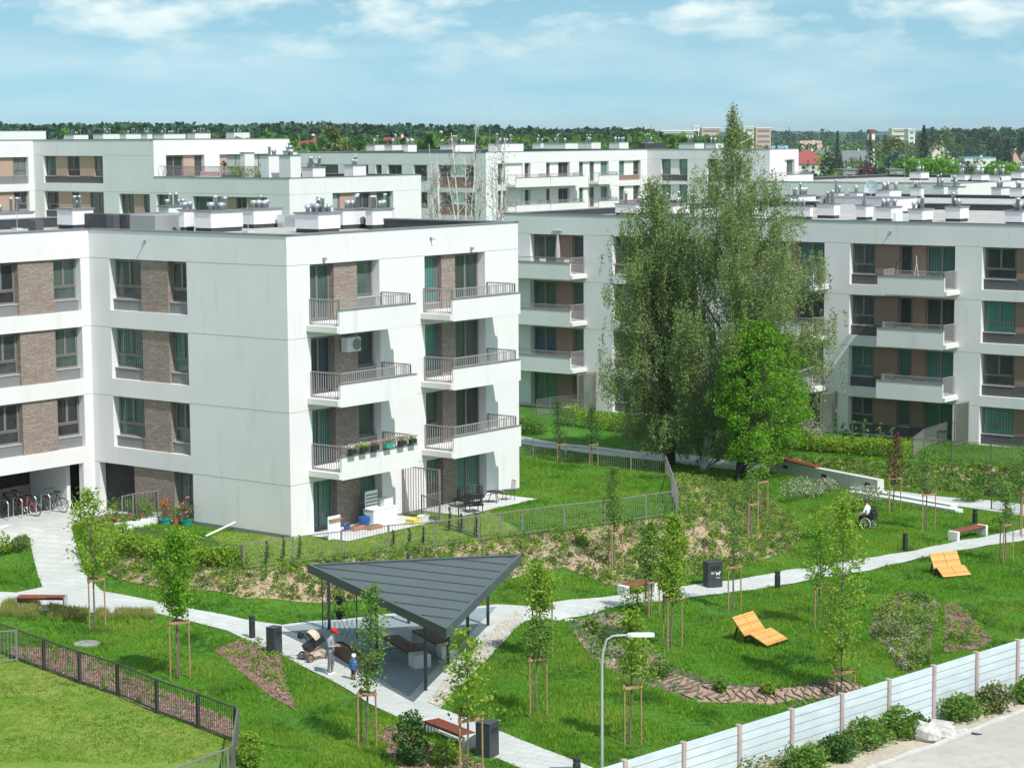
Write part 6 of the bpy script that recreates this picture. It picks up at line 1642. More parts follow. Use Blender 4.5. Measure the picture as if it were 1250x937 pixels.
thing_box('plastic_tub', 3.6, -1.3, .8, .4, .14, 'terracotta', 'low terracotta tub nearer the fence on the left patio', 'tub', [('soil', -.35, .35, -.16, .16, .141, .145, 'mulch_bark')])
thing_box('plastic_crate', 5.6, -1.9, .7, .5, .18, 'yellow_plastic', 'flat yellow crate on the grass edge of the left patio', 'crate', [('rim', -.36, .36, -.26, .26, .181, .2, 'yellow_plastic')])
thing_box('leaning_board', .95, -1.5, .75, .06, .95, 'white_plastic', 'white board standing against the house corner by the fence', 'board', [('pot_shelf', -.35, .35, -.15, -.04, .8, .84, 'terracotta')])
for nm, x, y, r, h, mat, lb, cat in (('bin_bag', 3.9, -.5, .28, .42, 'blue_plastic', 'dark blue bag slumped against the brick of the left patio', 'bag'), ('bucket', 5.9, -2.1, .26, .30, 'white_plastic', 'white bucket beside the yellow crate', 'bucket'), ('watering_can', 2.6, -.7, .14, .25, 'blue_plastic', 'small blue can before the left patio door', 'can')):
    r_ = empty(nm, lp(x, y), ROT, lb, cat); m = MB(); m.lathe((0, 0, 0), [(r*.8, 0), (r, h*.55), (r*.95, h*.9), (r*.5, h)] if nm == 'bin_bag' else [(r*.8, 0), (r, h*.95), (r*1.05, h), (r*.92, h), (r*.8, h*.2)], mat, 14); m.obj('body', r_); m = MB()
    m.tube([(-r, 0, h*.9), (-r*.7, 0, h*1.25), (r*.7, 0, h*1.25), (r, 0, h*.9)], .012, 'steel', 5) if nm != 'bin_bag' else m.tube([(0, 0, h*.95), (.02, 0, h*1.15)], [.05, .09], mat, 7); m.obj('handle' if nm != 'bin_bag' else 'knot', r_)
# dark rattan set on the right patio
def rattan(x, y, w, label, rz=0., name='rattan_sofa', cat='sofa'):
    r_ = empty(name, lp(x, y), ROT+rz, label, cat); m = MB(); m.bbox(-w/2, w/2, -.35, .3, .28, .40, 'black_plastic', .03); m.obj('seat', r_)
    m = MB(); n = 12; P = []
    for i in range(n+1):
        t = math.pi*i/n; P.append((-math.cos(t)*w*.52, -.2+math.sin(t)*.55))
    for z in (.40, .5, .6, .7, .8): m.tube([(px_, py_, z) for px_, py_ in P], .022, 'black_plastic', 5)
    for p in P: m.tube([(*p, .3), (*p, .8)], .018, 'black_plastic', 4)
    m.obj('backrest', r_)
    for sx in (-1, 1):
        for y_ in (-.28, .25): m = MB(); m.tube([(sx*w*.42, y_, 0), (sx*w*.42, y_, .3)], .022, 'black_plastic', 5); m.obj('leg', r_)
rattan(10.4, -.95, 1.5, 'dark woven rattan sofa on the right patio'); rattan(9.3, -2.15, .7, 'dark woven rattan armchair on the right patio, nearer the fence', R(150), 'rattan_chair', 'chair')
r_ = empty('patio_table', lp(11.7, -1.4), ROT, 'small round dark table on the right patio', 'table'); m = MB(); m.lathe((0, 0, .48), [(.36, 0), (.36, .03)], 'black_plastic', 18); m.obj('tabletop', r_)
for i in range(3): m = MB(); t = i*2.09; m.tube([(math.cos(t)*.3, math.sin(t)*.3, 0), (math.cos(t)*.12, math.sin(t)*.12, .48)], .018, 'black_plastic', 5); m.obj('leg', r_)
r_ = empty('patio_chair', lp(12.6, -1.5), ROT-.5, 'thin dark metal chair right of the round patio table', 'chair'); m = MB(); m.bbox(-.22, .22, -.22, .22, .43, .46, 'black_plastic', .01); m.obj('seat', r_); m = MB()
for i in range(5): m.tube([(.22, -.2+.1*i, .46), (.27, -.2+.1*i, .88)], .01, 'black_plastic', 4)
m.tube([(.27, -.2, .88), (.27, .2, .88)], .014, 'black_plastic', 5); m.obj('backrest', r_)
for sx in (-1, 1):
    for sy in (-1, 1): m = MB(); m.tube([(sx*.2, sy*.2, 0), (sx*.2, sy*.2, .43)], .014, 'black_plastic', 5); m.obj('leg', r_)
# flower boxes on the first-floor balcony rail
fl_ = [('petal_white', 'creamy white flowers'), ('petal_yellow', 'yellow and white flowers'), ('petal_pink', 'dark pink flowers'), ('petal_pink', 'bright pink flowers'), ('petal_pink', 'pink and purple flowers'), ('petal_white', 'pale mixed flowers')]
for i, x in enumerate((1.75, 2.45, 3.15, 4.0, 4.85, 5.55)):
    pos = ('nearest the wall corner', 'second from the wall corner', 'third along', 'fourth along', 'fifth along', 'at the far end')[i]
    r_ = empty('flower_box', lp(x, -1.86, 3.58), ROT, 'balcony railing box with %s, %s' % (fl_[i][1], pos), 'flower box', 'flower boxes on the first-floor balcony'); m = MB(); m.bbox(-.2, .2, -.09, .09, -.1, .1, 'black_plastic' if i != 3 else 'turquoise_plastic', .02); m.obj('trough', r_)
    m = MB(); m.bar((-.12, .09, .05), (-.12, .2, .2), .02, .02, 'railing'); m.bar((.12, .09, .05), (.12, .2, .2), .02, .02, 'railing'); m.obj('hook', r_)
    c = nrg.normal(0, 1, (110, 3))*np.array([.14, .07, .05])+np.array([0, 0, .16]); np_mesh('foliage', leaf_quads(c, np.full(110, .07), .4), 4, 'leaf_mid', r_); c = nrg.normal(0, 1, (60, 3))*np.array([.14, .07, .05])+np.array([0, 0, .23]); np_mesh('blossom', leaf_quads(c, np.full(60, .075), .9), 4, fl_[i][0], r_)
# things on the balconies of the right block (local frame: y back-left, x inward)
def l2(a, d, z): v = Vector((d, 24-a)); return Vector((B2C[0]+v.x*UX-v.y*UY, B2C[1]+v.x*UY+v.y*UX, z))
r_ = empty('closed_parasol', l2(4.9, -.7, 7.55), 0, 'closed mauve-grey parasol on the top left balcony of the right block', 'parasol'); m = MB(); m.lathe((0, 0, .9), [(.05, 0), (.17, .12), (.14, .8), (.06, 1.45), (.01, 1.6)], 'umbrella_cloth', 10); m.obj('canopy', r_); m = MB(); m.tube([(0, 0, 0), (0, 0, 1.0)], .025, 'steel', 6); m.lathe((0, 0, 0), [(.22, 0), (.22, .06), (.05, .1)], 'concrete', 12); m.obj('pole', r_)
for a, lb in ((3.6, 'white balcony chair left of the parasol'), (5.6, 'white balcony chair right of the parasol')):
    r_ = empty('balcony_chair', l2(a, -.8, 7.55), ROT, lb, 'chair', 'white chairs on the top left balcony'); m = MB(); m.bbox(-.25, .25, -.25, .25, .38, .44, 'white_plastic', .01); m.obj('seat', r_); m = MB(); m.bbox(.2, .25, -.25, .25, .44, .9, 'white_plastic', .01); m.obj('backrest', r_)
    for sx in (-1, 1):
        for sy in (-1, 1): m = MB(); m.tube([(sx*.22, sy*.22, 0), (sx*.22, sy*.22, .38)], .02, 'white_plastic', 5); m.obj('leg', r_)
r_ = empty('hanging_chair_stand', l2(29.7, -.75, 7.55), ROT, 'dark curved hanging-chair stand on the top balcony of the right block', 'chair stand'); m = MB(); m.tube([(0, .45, .05), (0, .7, .7), (0, .62, 1.4), (0, .3, 1.75), (0, 0, 1.7)], .028, 'black_plastic', 7); m.obj('arc', r_); m = MB(); m.ring((0, .1, .04), .45, .025, (0, 0, 1), 'black_plastic', 18, 5); m.obj('base', r_)
r_ = empty('clothes_stand', l2(30.4, -.8, 7.55), ROT, 'white folding stand beside the hanging-chair stand', 'stand'); m = MB(); m.tube([(0, -.25, 0), (0, 0, 1.5)], .015, 'white_plastic', 5); m.tube([(0, .25, 0), (0, 0, 1.5)], .015, 'white_plastic', 5); m.obj('leg', r_); m = MB(); m.tube([(0, 0, 1.5), (0, .02, 1.9)], .015, 'white_plastic', 5); m.obj('pole', r_)
# plants on the far roof terrace
def l3(x, y, z): return Vector((KC[0]+x*UX-y*UY, KC[1]+x*UY+y*UX, z))
clump_tree('terrace_shrub', l3(1.6, 6.6, 12.65), 1.5, .3, 1.1, 'leaf_spring', 'yellow-green planter hedge on the far roof terrace', 700, .2, 20, .4, 'bark_grey', .03, 5, None, .0, 1.8, 'shrub')
for x, y, lb in ((1.0, 8.3, 'dark clipped ball tree on the terrace, left of the yellow-green hedge'), (1.0, 3.9, 'dark clipped ball tree on the terrace, right of the yellow-green hedge')): clump_tree('ball_tree', l3(x, y, 12.65), 1.75, 1.3, .26, 'leaf_conifer', lb, 140, .12, 8, .5, 'bark_dark', .04, 6)
r_ = empty('terrace_sofa', l3(1.5, 10.8, 12.65), ROT, 'low pink and white sofa on the far roof terrace', 'sofa'); m = MB(); m.bbox(-.4, .4, -1.2, 1.2, .1, .45, 'white_cloth', .03); m.obj('seat', r_); m = MB(); m.bbox(.3, .45, -1.2, 1.2, .45, .85, 'house_pink', .03); m.obj('backrest', r_)

# ------------------------------------------------------------------ beyond the estate
def far_tree(px, base, top, hw, kind, mat, label, n=700, Y=None, seed=None, cx=0):
    p = at(px, base, -2.) if Y is None else atY(px, base, Y); p.z = -2.
    s = F/dist_of(p); H = zup(p, top); W = hw/s; sd_ = seed or int(px*3+base)
    leaf = max(.25, W*.24)
    if kind == 'round': return clump_tree('leafy_tree', p, H, H*.12, W, mat, label, n, leaf, 26, .36, 'bark_dark', .2, sd_, 'trees beyond the estate', topw=.7, limbs=6)
    root = empty('conifer_tree', p, 0, label, 'tree', 'trees beyond the estate'); g = np.random.default_rng(sd_); m = MB(); m.tube([(0, 0, -.1), (0, 0, H*.95)], [.25, .03], 'bark_dark', 6); m.obj('trunk', root)
    t = g.uniform(.04, 1, n)**.8; lay = np.floor(t*9)/9; r = W*(1.04-t)*(.55+.45*((t*9) % 1 < .5))*g.uniform(.2, 1, n)**.5; a = g.uniform(0, 2*np.pi, n)
    c = np.stack([r*np.cos(a), r*np.sin(a), H*t-r*.25], 1); np_mesh('crown', leaf_quads(c, np.full(n, leaf*1.1), 0, .5, .3), 4, mat, root); return root; return root
FT = [(410, 205, 154, 30, 'round', 'leaf_olive', 'broad olive-green tree between the stepped block and the long white block', 1800, 330), (432, 205, 158, 18, 'round', 'leaf_conifer', 'dark tree crown at the right side of the broad olive-green one', 800, 335), (358, 215, 168, 12, 'round', 'leaf_bright', 'vivid green tree beside the roof terrace corner', 700, 300),
    (150, 190, 150, 16, 'round', 'leaf_olive', 'tree crown over the vent stacks of the stepped block, left', 500, 500), (205, 190, 146, 8, 'round', 'leaf_conifer', 'small dark treetop above the stepped block roof', 250, 520), (250, 190, 152, 20, 'round', 'leaf_olive', 'olive treetop over the stepped block roof, right', 500, 560), (25, 190, 150, 7, 'round', 'leaf_conifer', 'little dark treetop at the far left roofs', 200, 420),
    (85, 190, 156, 18, 'round', 'leaf_bright', 'green crown behind the left roofs', 500, 480), (330, 190, 158, 18, 'round', 'leaf_mid', 'green crown right of the stepped block roof', 500, 600),
    (799, 185, 155, 14, 'round', 'leaf_bright', 'round bright green tree rising alone above the long block', 900, 520), (628, 185, 157, 16, 'round', 'leaf_mid', 'green treetop above the long block by the bare birches', 600, 520), (655, 185, 158, 12, 'round', 'leaf_deep', 'darker treetop next right over the long block', 500, 560), (690, 185, 160, 18, 'round', 'leaf_forest', 'dark low crown above the middle of the long block', 500, 640), (735, 185, 157, 18, 'round', 'leaf_forest', 'dark crown left of the lone round tree', 600, 660), (765, 185, 159, 14, 'round', 'leaf_forest', 'dark crown touching the lone round tree on its left', 500, 660),
    (1127, 214, 153, 13, 'cone', 'leaf_conifer', 'tall dark spruce, the highest at the right', 900, None), (1022, 212, 160, 9, 'cone', 'leaf_conifer', 'slim dark spruce by the red-roofed house', 700, None), (1062, 214, 164, 11, 'cone', 'leaf_blue', 'blue spruce left of the tall dark one', 800, None), (963, 196, 155, 4, 'cone', 'leaf_conifer', 'narrow dark conifer over the right end of the long block', 350, None), (1049, 192, 157, 9, 'round', 'leaf_blue', 'dark blue-green round crown left of the striped tower', 500, None),
    (1090, 214, 166, 18, 'round', 'leaf_olive', 'olive tree right of the blue spruce', 900, None), (1095, 216, 182, 16, 'round', 'leaf_blue', 'grey-blue bushy tree in front of the olive one', 600, None), (1155, 205, 156, 12, 'round', 'leaf_olive', 'airy olive tree behind the tan gable house', 700, None), (1173, 206, 170, 8, 'cone', 'leaf_olive', 'greenish conifer right of the tan gable house', 500, None), (1185, 200, 168, 9, 'cone', 'leaf_blue', 'blue spruce, left of the close pair', 600, None), (1196, 202, 165, 10, 'cone', 'leaf_blue', 'blue spruce, right of the close pair', 600, None),
    (1217, 198, 160, 10, 'round', 'leaf_olive', 'grey-green tree behind the right houses', 500, None), (1230, 214, 170, 12, 'cone', 'leaf_conifer', 'dark spruce near the right edge', 700, None), (1247, 205, 164, 12, 'cone', 'leaf_conifer', 'dark spruce cut by the right edge', 600, None), (1016, 220, 187, 14, 'round', 'leaf_conifer', 'dark broad bush-like tree right of the red-roofed house', 700, None), (1058, 226, 202, 16, 'round', 'leaf_red', 'dark purplish low tree before the grey sheds', 600, None), (1075, 226, 204, 14, 'round', 'leaf_conifer', 'dark low tree before the grey sheds, right of the purplish one', 600, None),
    (1002, 214, 186, 9, 'round', 'leaf_spring', 'yellow-green tree touching the red roof', 500, None), (985, 240, 212, 24, 'round', 'leaf_conifer', 'dark clump of foliage behind the birch, under the red house', 900, None), (1020, 240, 214, 22, 'round', 'leaf_olive', 'pale scrubby tree under the red house', 800, None), (1180, 216, 196, 10, 'round', 'leaf_conifer', 'dark bush before the long white hall', 400, None), (1045, 196, 176, 12, 'round', 'leaf_mid', 'green crown over the grey sheds', 500, None), (1106, 200, 172, 14, 'round', 'leaf_olive', 'olive crown left of the tall dark spruce', 600, None),
    (1215, 195, 178, 12, 'round', 'leaf_bright', 'bright bush between the right houses', 400, None), (905, 190, 158, 20, 'round', 'leaf_olive', 'tree crown seen through the birch top', 500, 900)]
for t in FT:
    far_tree(t[0], t[1], t[2], t[3], t[4], t[5], t[6], t[7], t[8])
# vivid hedge row beyond the vent stacks
hp = [at(x, y, -2.) for x, y in ((1100, 217), (1135, 218), (1168, 216))]
for i, (x, lb) in enumerate(((1108, 'vivid green bush at the left of the row beyond the vent stacks'), (1130, 'vivid green bush in the middle of the row beyond the vent stacks'), (1150, 'vivid green bush at the right of the row beyond the vent stacks'))): far_tree(x, 224, 194, 20, 'round', 'leaf_bright', lb, 900)
far_tree(1222, 220, 202, 24, 'round', 'leaf_bright', 'vivid green bush near the right edge beyond the vent stacks', 700)

def house(x0, x1, base, eave, ridge, wm, rm, label, kind='hip', depth=10., win=3, cat='house', Y=None, dormer=False):
    p = at((x0+x1)/2, base, -2.) if Y is None else atY((x0+x1)/2, base, Y); p.z = -2.; s = F/dist_of(p); W = (x1-x0)/s; he = max(2.2, zup(p, eave)); hr = max(he+.3, zup(p, ridge))
    root = empty('house', p, 0, label, cat); m = MB(); m.box(-W/2, W/2, 0, depth, 0, he, wm)
    if kind == 'gablefront': m.add([(-W/2, .0, he), (W/2, .0, he), (0, .0, hr)], [(0, 1, 2)], wm); m.add([(-W/2, depth, he), (W/2, depth, he), (0, depth, hr)], [(2, 1, 0)], wm)
    if kind == 'gable': m.add([(-W/2, 0, he), (-W/2, depth, he), (-W/2, depth/2, hr)], [(0, 1, 2)], wm); m.add([(W/2, 0, he), (W/2, depth, he), (W/2, depth/2, hr)], [(2, 1, 0)], wm)
    m.obj('wall', root); m = MB(); o = .5; a, b_, c, d = (-W/2-o, -o, he-.1), (W/2+o, -o, he-.1), (W/2+o, depth+o, he-.1), (-W/2-o, depth+o, he-.1)
    if kind == 'flat': m.box(-W/2-.2, W/2+.2, -.2, depth+.2, he+.003, he+.35, rm)
    elif kind == 'hip':
        k = min(W, depth)/2*.95; e, f = ((-W/2+k, depth/2, hr), (W/2-k, depth/2, hr)) if W > depth else ((0, depth/2-.1, hr), (0, depth/2+.1, hr)); m.add([a, b_, c, d, e, f], [(0, 1, 5, 4), (1, 2, 5), (2, 3, 4, 5), (3, 0, 4), (3, 2, 1, 0)] if W > depth else [(0, 1, 4), (1, 2, 5, 4), (2, 3, 5), (3, 0, 4, 5), (3, 2, 1, 0)], rm)
    elif kind == 'gable': m.add([a, b_, c, d, (-W/2-o, depth/2, hr+.1), (W/2+o, depth/2, hr+.1)], [(0, 1, 5, 4), (2, 3, 4, 5), (3, 2, 1, 0), (1, 2, 5), (3, 0, 4)], rm)
    else: m.add([(-W/2-o, -o, he-.2), (0, -o, hr+.15), (0, depth+o, hr+.15), (-W/2-o, depth+o, he-.2), (W/2+o, -o, he-.2), (W/2+o, depth+o, he-.2), (-W/2-o, -o, he), (0, -o, hr+.4), (0, depth+o, hr+.4), (-W/2-o, depth+o, he), (W/2+o, -o, he), (W/2+o, depth+o, he)], [(6, 7, 8, 9), (7, 10, 11, 8), (0, 1, 7, 6), (1, 4, 10, 7), (3, 2, 1, 0), (2, 5, 4, 1)], rm)
    r_ = m.obj('roof', root); m = MB(); m.box(W*.12, W*.12+.7, depth*.5-.3, depth*.5+.4, hr-.6, hr+.9, 'house_cream') if kind != 'flat' else m.box(W*.1, W*.1+.8, depth*.4, depth*.4+.8, he+.36, he+1.2, 'house_white'); m.obj('chimney', r_)
    for i in range(win):
        for z in ([he*.45] if he < 4.2 else [he*.22, he*.66]):
            x = -W/2+W*(i+.5)/win; m = MB(); m.box(x-.7, x+.7, -.06, -.004, z-.7, z+.7, 'house_white' if wm != 'house_white' else 'frame'); q = m.obj('window', root); m = MB(); m.box(x-.58, x+.58, -.075, -.063, z-.58, z+.58, 'pane_d'); m.obj('pane', q)
HS = [(963, 1010, 213, 200, 184, 'house_white', 'roof_red', 'white house with a big red hipped roof behind the birch', 'hip', 14, 4), (945, 966, 210, 202, 190, 'house_cream', 'roof_maroon', 'house with a dark maroon roof left of the red-roofed one', 'hip', 10, 2), (1138, 1160, 200, 187, 174, 'house_cream', 'roof_tan', 'cream gabled house with a tan roof right of the tall spruce', 'gablefront', 16, 2),
    (1030, 1102, 226, 208, 204, 'shed_grey', 'roof_slate', 'long low grey shed behind the vent stacks', 'flat', 20, 5), (1030, 1060, 205, 198, 184, 'house_cream', 'roof_slate', 'house with a grey roof left of the blue spruce', 'gable', 10, 3), (943, 962, 192, 187, 178, 'house_white', 'roof_blue', 'house with a pale blue roof above the maroon one', 'gable', 10, 2), (978, 1003, 190, 181, 172, 'house_white', 'roof_tan', 'white house above and behind the red roof', 'gable', 12, 3), (1000, 1018, 196, 188, 180, 'house_cream', 'roof_slate', 'small dark-roofed house beside the slim spruce', 'hip', 9, 2),
    (1150, 1176, 208, 196, 194, 'house_white', 'roof_tan', 'low white hall with a brownish flat roof, left part of the long group', 'flat', 14, 4), (1178, 1215, 210, 193, 190, 'house_white', 'roof_blue', 'low white hall with a pale roof, right part of the long group', 'flat', 16, 4), (1233, 1246, 210, 196, 184, 'house_pink', 'roof_red', 'pink gabled house near the right edge', 'gablefront', 10, 1), (1200, 1216, 196, 186, 176, 'house_cream', 'roof_tan', 'cream house with a tan roof behind the blue spruces', 'hip', 9, 2), (1243, 1262, 206, 198, 185, 'house_cream', 'roof_slate', 'house with a slate roof at the right edge', 'hip', 10, 2)]
for h in HS: house(*h[:8], kind=h[8], depth=h[9], win=h[10])
house(362, 388, 190, 180, 168, 'house_cream', 'roof_maroon', 'house with a maroon roof beyond the terrace corner', 'gable', 12, 3, Y=520)
house(520, 546, 190, 172, 164, 'house_cream', 'roof_tan', 'low cream house behind the bare birches', 'hip', 12, 3, Y=560)
house(470, 500, 190, 176, 168, 'house_white', 'roof_maroon', 'white house with a maroon roof beyond the long block', 'gable', 12, 3, Y=620)
def tower_block(px, w, top, Y, mat, label):
    p = atY(px, 165, Y); p.z = -2.; s = F/dist_of(p); W = w/s; H = zup(p, top); root = empty('tower_block', p, 0, label, 'building', 'far pale housing blocks'); m = MB(); m.box(-W/2, W/2, 0, 14, 0, H, mat); m.obj('wall', root); n = max(2, int(H/3.2))
    for k in range(n): m = MB(); m.box(-W/2+1, W/2-1, -.1, -.004, H*(k+.35)/n, H*(k+.75)/n, 'panel_grey'); m.obj('window_band', root)
    m = MB(); m.box(-W/2-.3, W/2+.3, -.3, 14.3, H+.003, H+.8, 'house_white'); m.obj('roof', root)
for a in ((768, 16, 157.5, 1500, 'house_pink', 'small pinkish housing block on the horizon left of the lone round tree'), (790, 8, 158, 1550, 'house_cream', 'small cream block on the horizon touching the lone round tree'), (830, 44, 160.5, 1300, 'house_cream', 'long low cream building on the horizon right of the lone round tree'), (850, 6, 155, 1300, 'house_white', 'little white church-like tower on the horizon'), (868, 22, 157, 1400, 'house_pink', 'pinkish tower block on the horizon at the left of the birch top'), (914, 12, 156, 1400, 'house_cream', 'cream tower block on the horizon right of the birch top'), (932, 18, 157, 1450, 'house_pink', 'pinkish block on the horizon above the long block end'), (1100, 22, 158, 1600, 'house_cream', 'pale block on the horizon between the olive trees'), (1113, 8, 159, 1300, 'house_white', 'white block next to the tall spruce top')): tower_block(*a)
p = atY(1063, 172, 1000); p.z = -2.; s = F/dist_of(p); H = zup(p, 158); r_ = empty('water_tower', p, 0, 'red and white banded water tower on the right horizon', 'tower'); m = MB(); m.lathe((0, 0, 0), [(1.9, 0), (1.8, H*.55)], 'house_cream', 16); m.obj('shaft', r_); m = MB(); m.lathe((0, 0, H*.552), [(1.9, 0), (1.9, H*.2)], 'roof_maroon', 16); m.lathe((0, 0, H*.755), [(1.9, 0), (1.9, H*.14)], 'house_white', 16); m.lathe((0, 0, H*.897), [(2.0, 0), (1.8, H*.10)], 'roof_maroon', 16); m.obj('tank', r_)

# the wood along the horizon: one mass
def forest(name, lines, mat, seed, leafs=70):
    g = np.random.default_rng(seed); out = []; sz = []
    for (x0, x1, Y0, Y1, t0, t1, n) in lines:
        px = g.uniform(x0, x1, n); Y = g.uniform(Y0, Y1, n); tp = t0+(t1-t0)*(px-x0)/(x1-x0)+g.normal(0, 1.2, n)+np.abs(g.normal(0, 2.2, n))-1.+1.2*np.sin(px*.03)
        for a, y, t in zip(px, Y, tp):
            d = ray(a, t); X = d[0]/d[1]*y; H = ZC+d[2]/d[1]*y+2.; H = max(H, 6); con = g.random() < .45; R_ = H*(.16 if con else .24)
            u = g.uniform(.05, 1, leafs); r = R_*((1.05-u) if con else np.sqrt(np.clip(1-(2*u-1.05)**2, .02, 1)))*g.uniform(.5, 1, leafs)*1.5; q = g.uniform(0, 2*np.pi, leafs)
            out.append(np.stack([X+r*np.cos(q), y+r*np.sin(q), -2+H*u], 1)); sz.append(np.full(leafs, H*.13))
    c = np.concatenate(out); return tag(np_mesh(name, leaf_quads(c, np.concatenate(sz), .3, .7), 4, mat), kind='stuff')
forest('forest', [(-80, 520, 820, 1000, 153.5, 153.5, 620), (500, 800, 850, 1050, 155.5, 160, 300)], 'leaf_forest', 3)
forest('forest', [(1125, 1330, 1250, 1450, 158, 160, 190), (780, 1130, 1800, 2100, 162, 162.5, 160)], 'leaf_forest', 4)
forest('undergrowth', [(300, 900, 450, 800, 168, 166, 320), (930, 1330, 1150, 1900, 177, 177, 170), (930, 1330, 930, 1150, 196, 194, 90)], 'leaf_deep', 5, 50)
g_ = np.random.default_rng(77)
for i in range(46):
    px = 935+g_.uniform(0, 320); base = g_.choice([186, 192, 198, 206, 214, 220]); hh = g_.uniform(9, 19)*(.5+.5*(base-170)/45.)
    k = ('round', 'round', 'cone')[i % 3]; mt_ = ('leaf_olive', 'leaf_mid', 'leaf_conifer', 'leaf_deep', 'leaf_spring')[i % 5] if k == 'round' else 'leaf_conifer'
    o = far_tree(px, base, base-hh, hh*(.62 if k == 'round' else .3), k, mt_, 'small unremarkable garden tree among the far houses and halls', 260); o['group'] = 'garden trees among the far houses'
# distant low ridge
m = MB(); n = 90; pts = []
for i in range(n+1):
    px = -300+1850*i/n; d = ray(px, 160.2+.5*math.sin(i*.7)+.4*math.sin(i*.23)); Y0 = 4200; pts.append((d[0]/d[1]*Y0, Y0, ZC+d[2]/d[1]*Y0))
v = [(x, y-260, -6) for x, y, z in pts]+pts+[(x, y+900, -6) for x, y, z in pts]; m.add(v, [(k*(n+1)+i, k*(n+1)+i+1, (k+1)*(n+1)+i+1, (k+1)*(n+1)+i) for k in (0, 1) for i in range(n)], 'leaf_forest'); tag(m.obj('hills', None, True), kind='structure')
CAMROLL = ROLL
EXPO = 0.27
SKY_MUL, SKY_ADD = 1.0, .22
SKY_TINT = (1.10, 1.28, 1.0, 1)
CLOUD = (9.1, 4.4)
CLOUD_COL = (6.0, 6.7, 6.5, 1)
HAZE = .00008

# ------------------------------------------------------------------ camera, sun, sky
cam = bpy.data.cameras.new('camera'); co = link('camera', cam)
cam.sensor_width = 36; cam.lens = F/1250*36; cam.clip_start = .5; cam.clip_end = 20000
co.location = (0, 0, ZC)
# base looks along +Y, pitched down, then rolled about its own axis
co.rotation_mode = 'QUATERNION'
q = (Matrix.Rotation(R(90)-PITCH, 3, 'X') @ Matrix.Rotation(CAMROLL, 3, 'Z')).to_quaternion()
co.rotation_quaternion = q
scene.camera = co

EL, AZ = R(52), math.atan2(.585, -.81)            # azimuth from +Y towards +X
sd = Vector((math.sin(AZ)*math.cos(EL), math.cos(AZ)*math.cos(EL), math.sin(EL)))
sun = bpy.data.lights.new('sun', 'SUN'); so = link('sun', sun)
sun.energy = 3.9; sun.angle = R(.53); sun.color = (1, .975, .93)
so.rotation_mode = 'QUATERNION'; so.rotation_quaternion = sd.to_track_quat('Z', 'Y'); so.location = (40, -40, 60)

w = bpy.data.worlds.new('World'); scene.world = w; w.use_nodes = True
nt = w.node_tree; bg = nt.nodes['Background']
sky = nt.nodes.new('ShaderNodeTexSky'); sky.sky_type = 'NISHITA'; sky.sun_disc = False
sky.sun_elevation = EL; sky.sun_rotation = AZ; sky.air_density = 1.; sky.dust_density = .3; sky.ozone_density = 1.5; sky.altitude = 100
tc = nt.nodes.new('ShaderNodeTexCoord')
sep = nt.nodes.new('ShaderNodeSeparateXYZ'); nt.links.new(tc.outputs['Generated'], sep.inputs[0])
# lift the look-up a little: the picture only sees the lowest four degrees of sky
lift = nd(nt, 'ShaderNodeMath', operation='MULTIPLY_ADD'); lift.inputs[1].default_value = SKY_MUL; lift.inputs[2].default_value = SKY_ADD
nt.links.new(sep.outputs[2], lift.inputs[0])
cmb = nt.nodes.new('ShaderNodeCombineXYZ'); nt.links.new(sep.outputs[0], cmb.inputs[0]); nt.links.new(sep.outputs[1], cmb.inputs[1]); nt.links.new(lift.outputs[0], cmb.inputs[2])
nt.links.new(cmb.outputs[0], sky.inputs[0])
# cumulus: stretched noise over azimuth and elevation
def vmath(mulx, mulz, offx, offz):
    a = nd(nt, 'ShaderNodeMath', operation='MULTIPLY_ADD'); a.inputs[1].default_value = mulx; a.inputs[2].default_value = offx; nt.links.new(sep.outputs[0], a.inputs[0])
    b = nd(nt, 'ShaderNodeMath', operation='MULTIPLY_ADD'); b.inputs[1].default_value = mulz; b.inputs[2].default_value = offz; nt.links.new(sep.outputs[2], b.inputs[0])
    c = nt.nodes.new('ShaderNodeCombineXYZ'); nt.links.new(a.outputs[0], c.inputs[0]); nt.links.new(b.outputs[0], c.inputs[1]); nt.links.new(sep.outputs[1], c.inputs[2])
    return c.outputs[0]
n1 = nd(nt, 'ShaderNodeTexNoise'); n1.inputs['Scale'].default_value = 1.; n1.inputs['Detail'].default_value = 7; n1.inputs['Roughness'].default_value = .55; n1.inputs['Distortion'].default_value = .1
nt.links.new(vmath(22, 58, CLOUD[0], CLOUD[1]), n1.inputs['Vector'])
n2 = nd(nt, 'ShaderNodeTexNoise'); n2.inputs['Scale'].default_value = 1.; n2.inputs['Detail'].default_value = 5
nt.links.new(vmath(8, 40, 7.1, 3.3), n2.inputs['Vector'])
cov = ramp(nt, n1.outputs['Fac'], .46, .66)
hi = nd(nt, 'ShaderNodeMapRange'); hi.inputs[1].default_value = .016; hi.inputs[2].default_value = .060; hi.inputs[3].default_value = .0; hi.inputs[4].default_value = .95
nt.links.new(sep.outputs[2], hi.inputs[0])
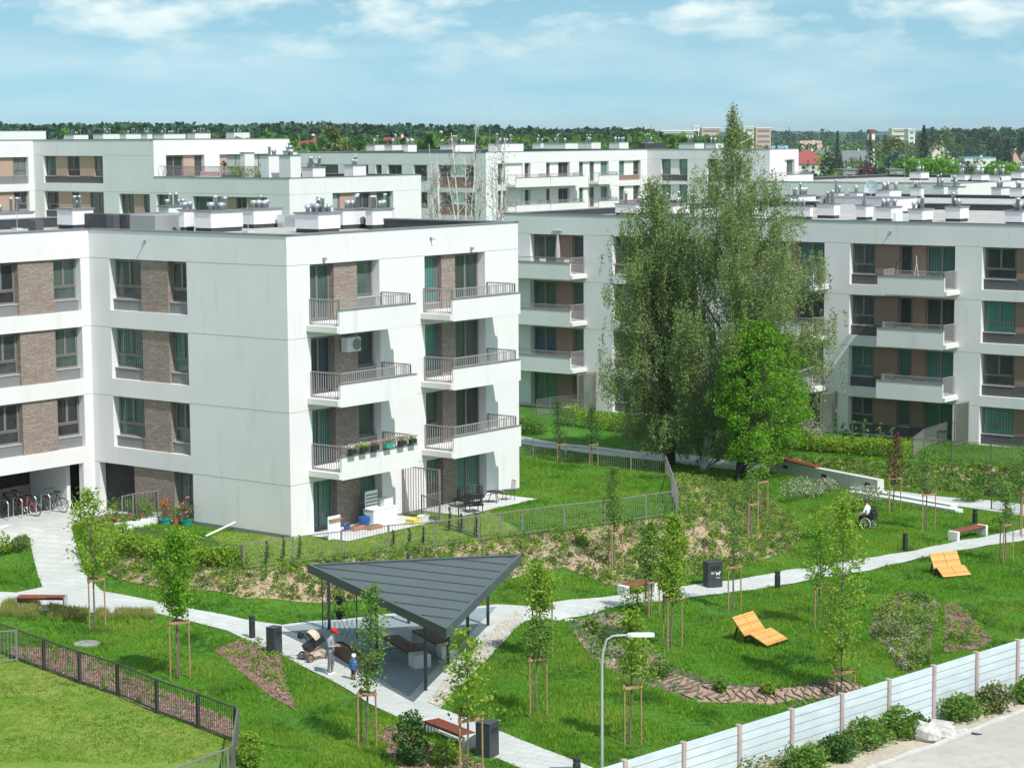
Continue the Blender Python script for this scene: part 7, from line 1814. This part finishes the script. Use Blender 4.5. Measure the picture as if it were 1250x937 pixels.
k = nd(nt, 'ShaderNodeMath', operation='MULTIPLY'); nt.links.new(cov, k.inputs[0]); nt.links.new(hi.outputs[0], k.inputs[1])
veil = ramp(nt, n2.outputs['Fac'], .42, .75)
kv = nd(nt, 'ShaderNodeMath', operation='MULTIPLY'); kv.inputs[1].default_value = .42; nt.links.new(veil, kv.inputs[0])
kk = nd(nt, 'ShaderNodeMath', operation='MAXIMUM'); nt.links.new(k.outputs[0], kk.inputs[0]); nt.links.new(kv.outputs[0], kk.inputs[1])
kk.use_clamp = True
tint = nd(nt, 'ShaderNodeMix', data_type='RGBA', blend_type='MULTIPLY'); tint.inputs[0].default_value = 1.
nt.links.new(sky.outputs[0], tint.inputs[6]); tint.inputs[7].default_value = SKY_TINT
cl = mixc(nt, kk.outputs[0], (0, 0, 0), (0, 0, 0))
mixn = cl.node; nt.links.new(tint.outputs[2], mixn.inputs[6]); mixn.inputs[7].default_value = CLOUD_COL
nt.links.new(cl, bg.inputs[0]); bg.inputs[1].default_value = .135

if HAZE:
    hz = bpy.data.materials.new('haze_air'); hz.use_nodes = True; hn = hz.node_tree; hn.nodes.remove(hn.nodes['Principled BSDF'])
    pv = hn.nodes.new('ShaderNodeVolumePrincipled'); pv.inputs['Color'].default_value = (.86, .95, 1, 1); pv.inputs['Density'].default_value = HAZE; pv.inputs['Anisotropy'].default_value = .2
    hn.links.new(pv.outputs[0], hn.nodes['Material Output'].inputs['Volume'])
    m = MB(); m.box(-6100, 6100, -120, 12200, -8, 62, 'concrete'); ho = m.obj('haze'); ho.data.materials.clear(); ho.data.materials.append(hz); tag(ho, kind='stuff')
vs = scene.view_settings; vs.view_transform = 'Standard'; vs.look = 'None'; vs.gamma = 1; vs.exposure = EXPO
scene.render.resolution_x = 1024; scene.render.resolution_y = 767
scene.cycles.max_bounces = 6; scene.cycles.diffuse_bounces = 3; scene.cycles.transmission_bounces = 4; scene.cycles.transparent_max_bounces = 8
scene.cycles.use_adaptive_sampling = True; scene.cycles.adaptive_threshold = .015
scene.cycles.use_denoising = True
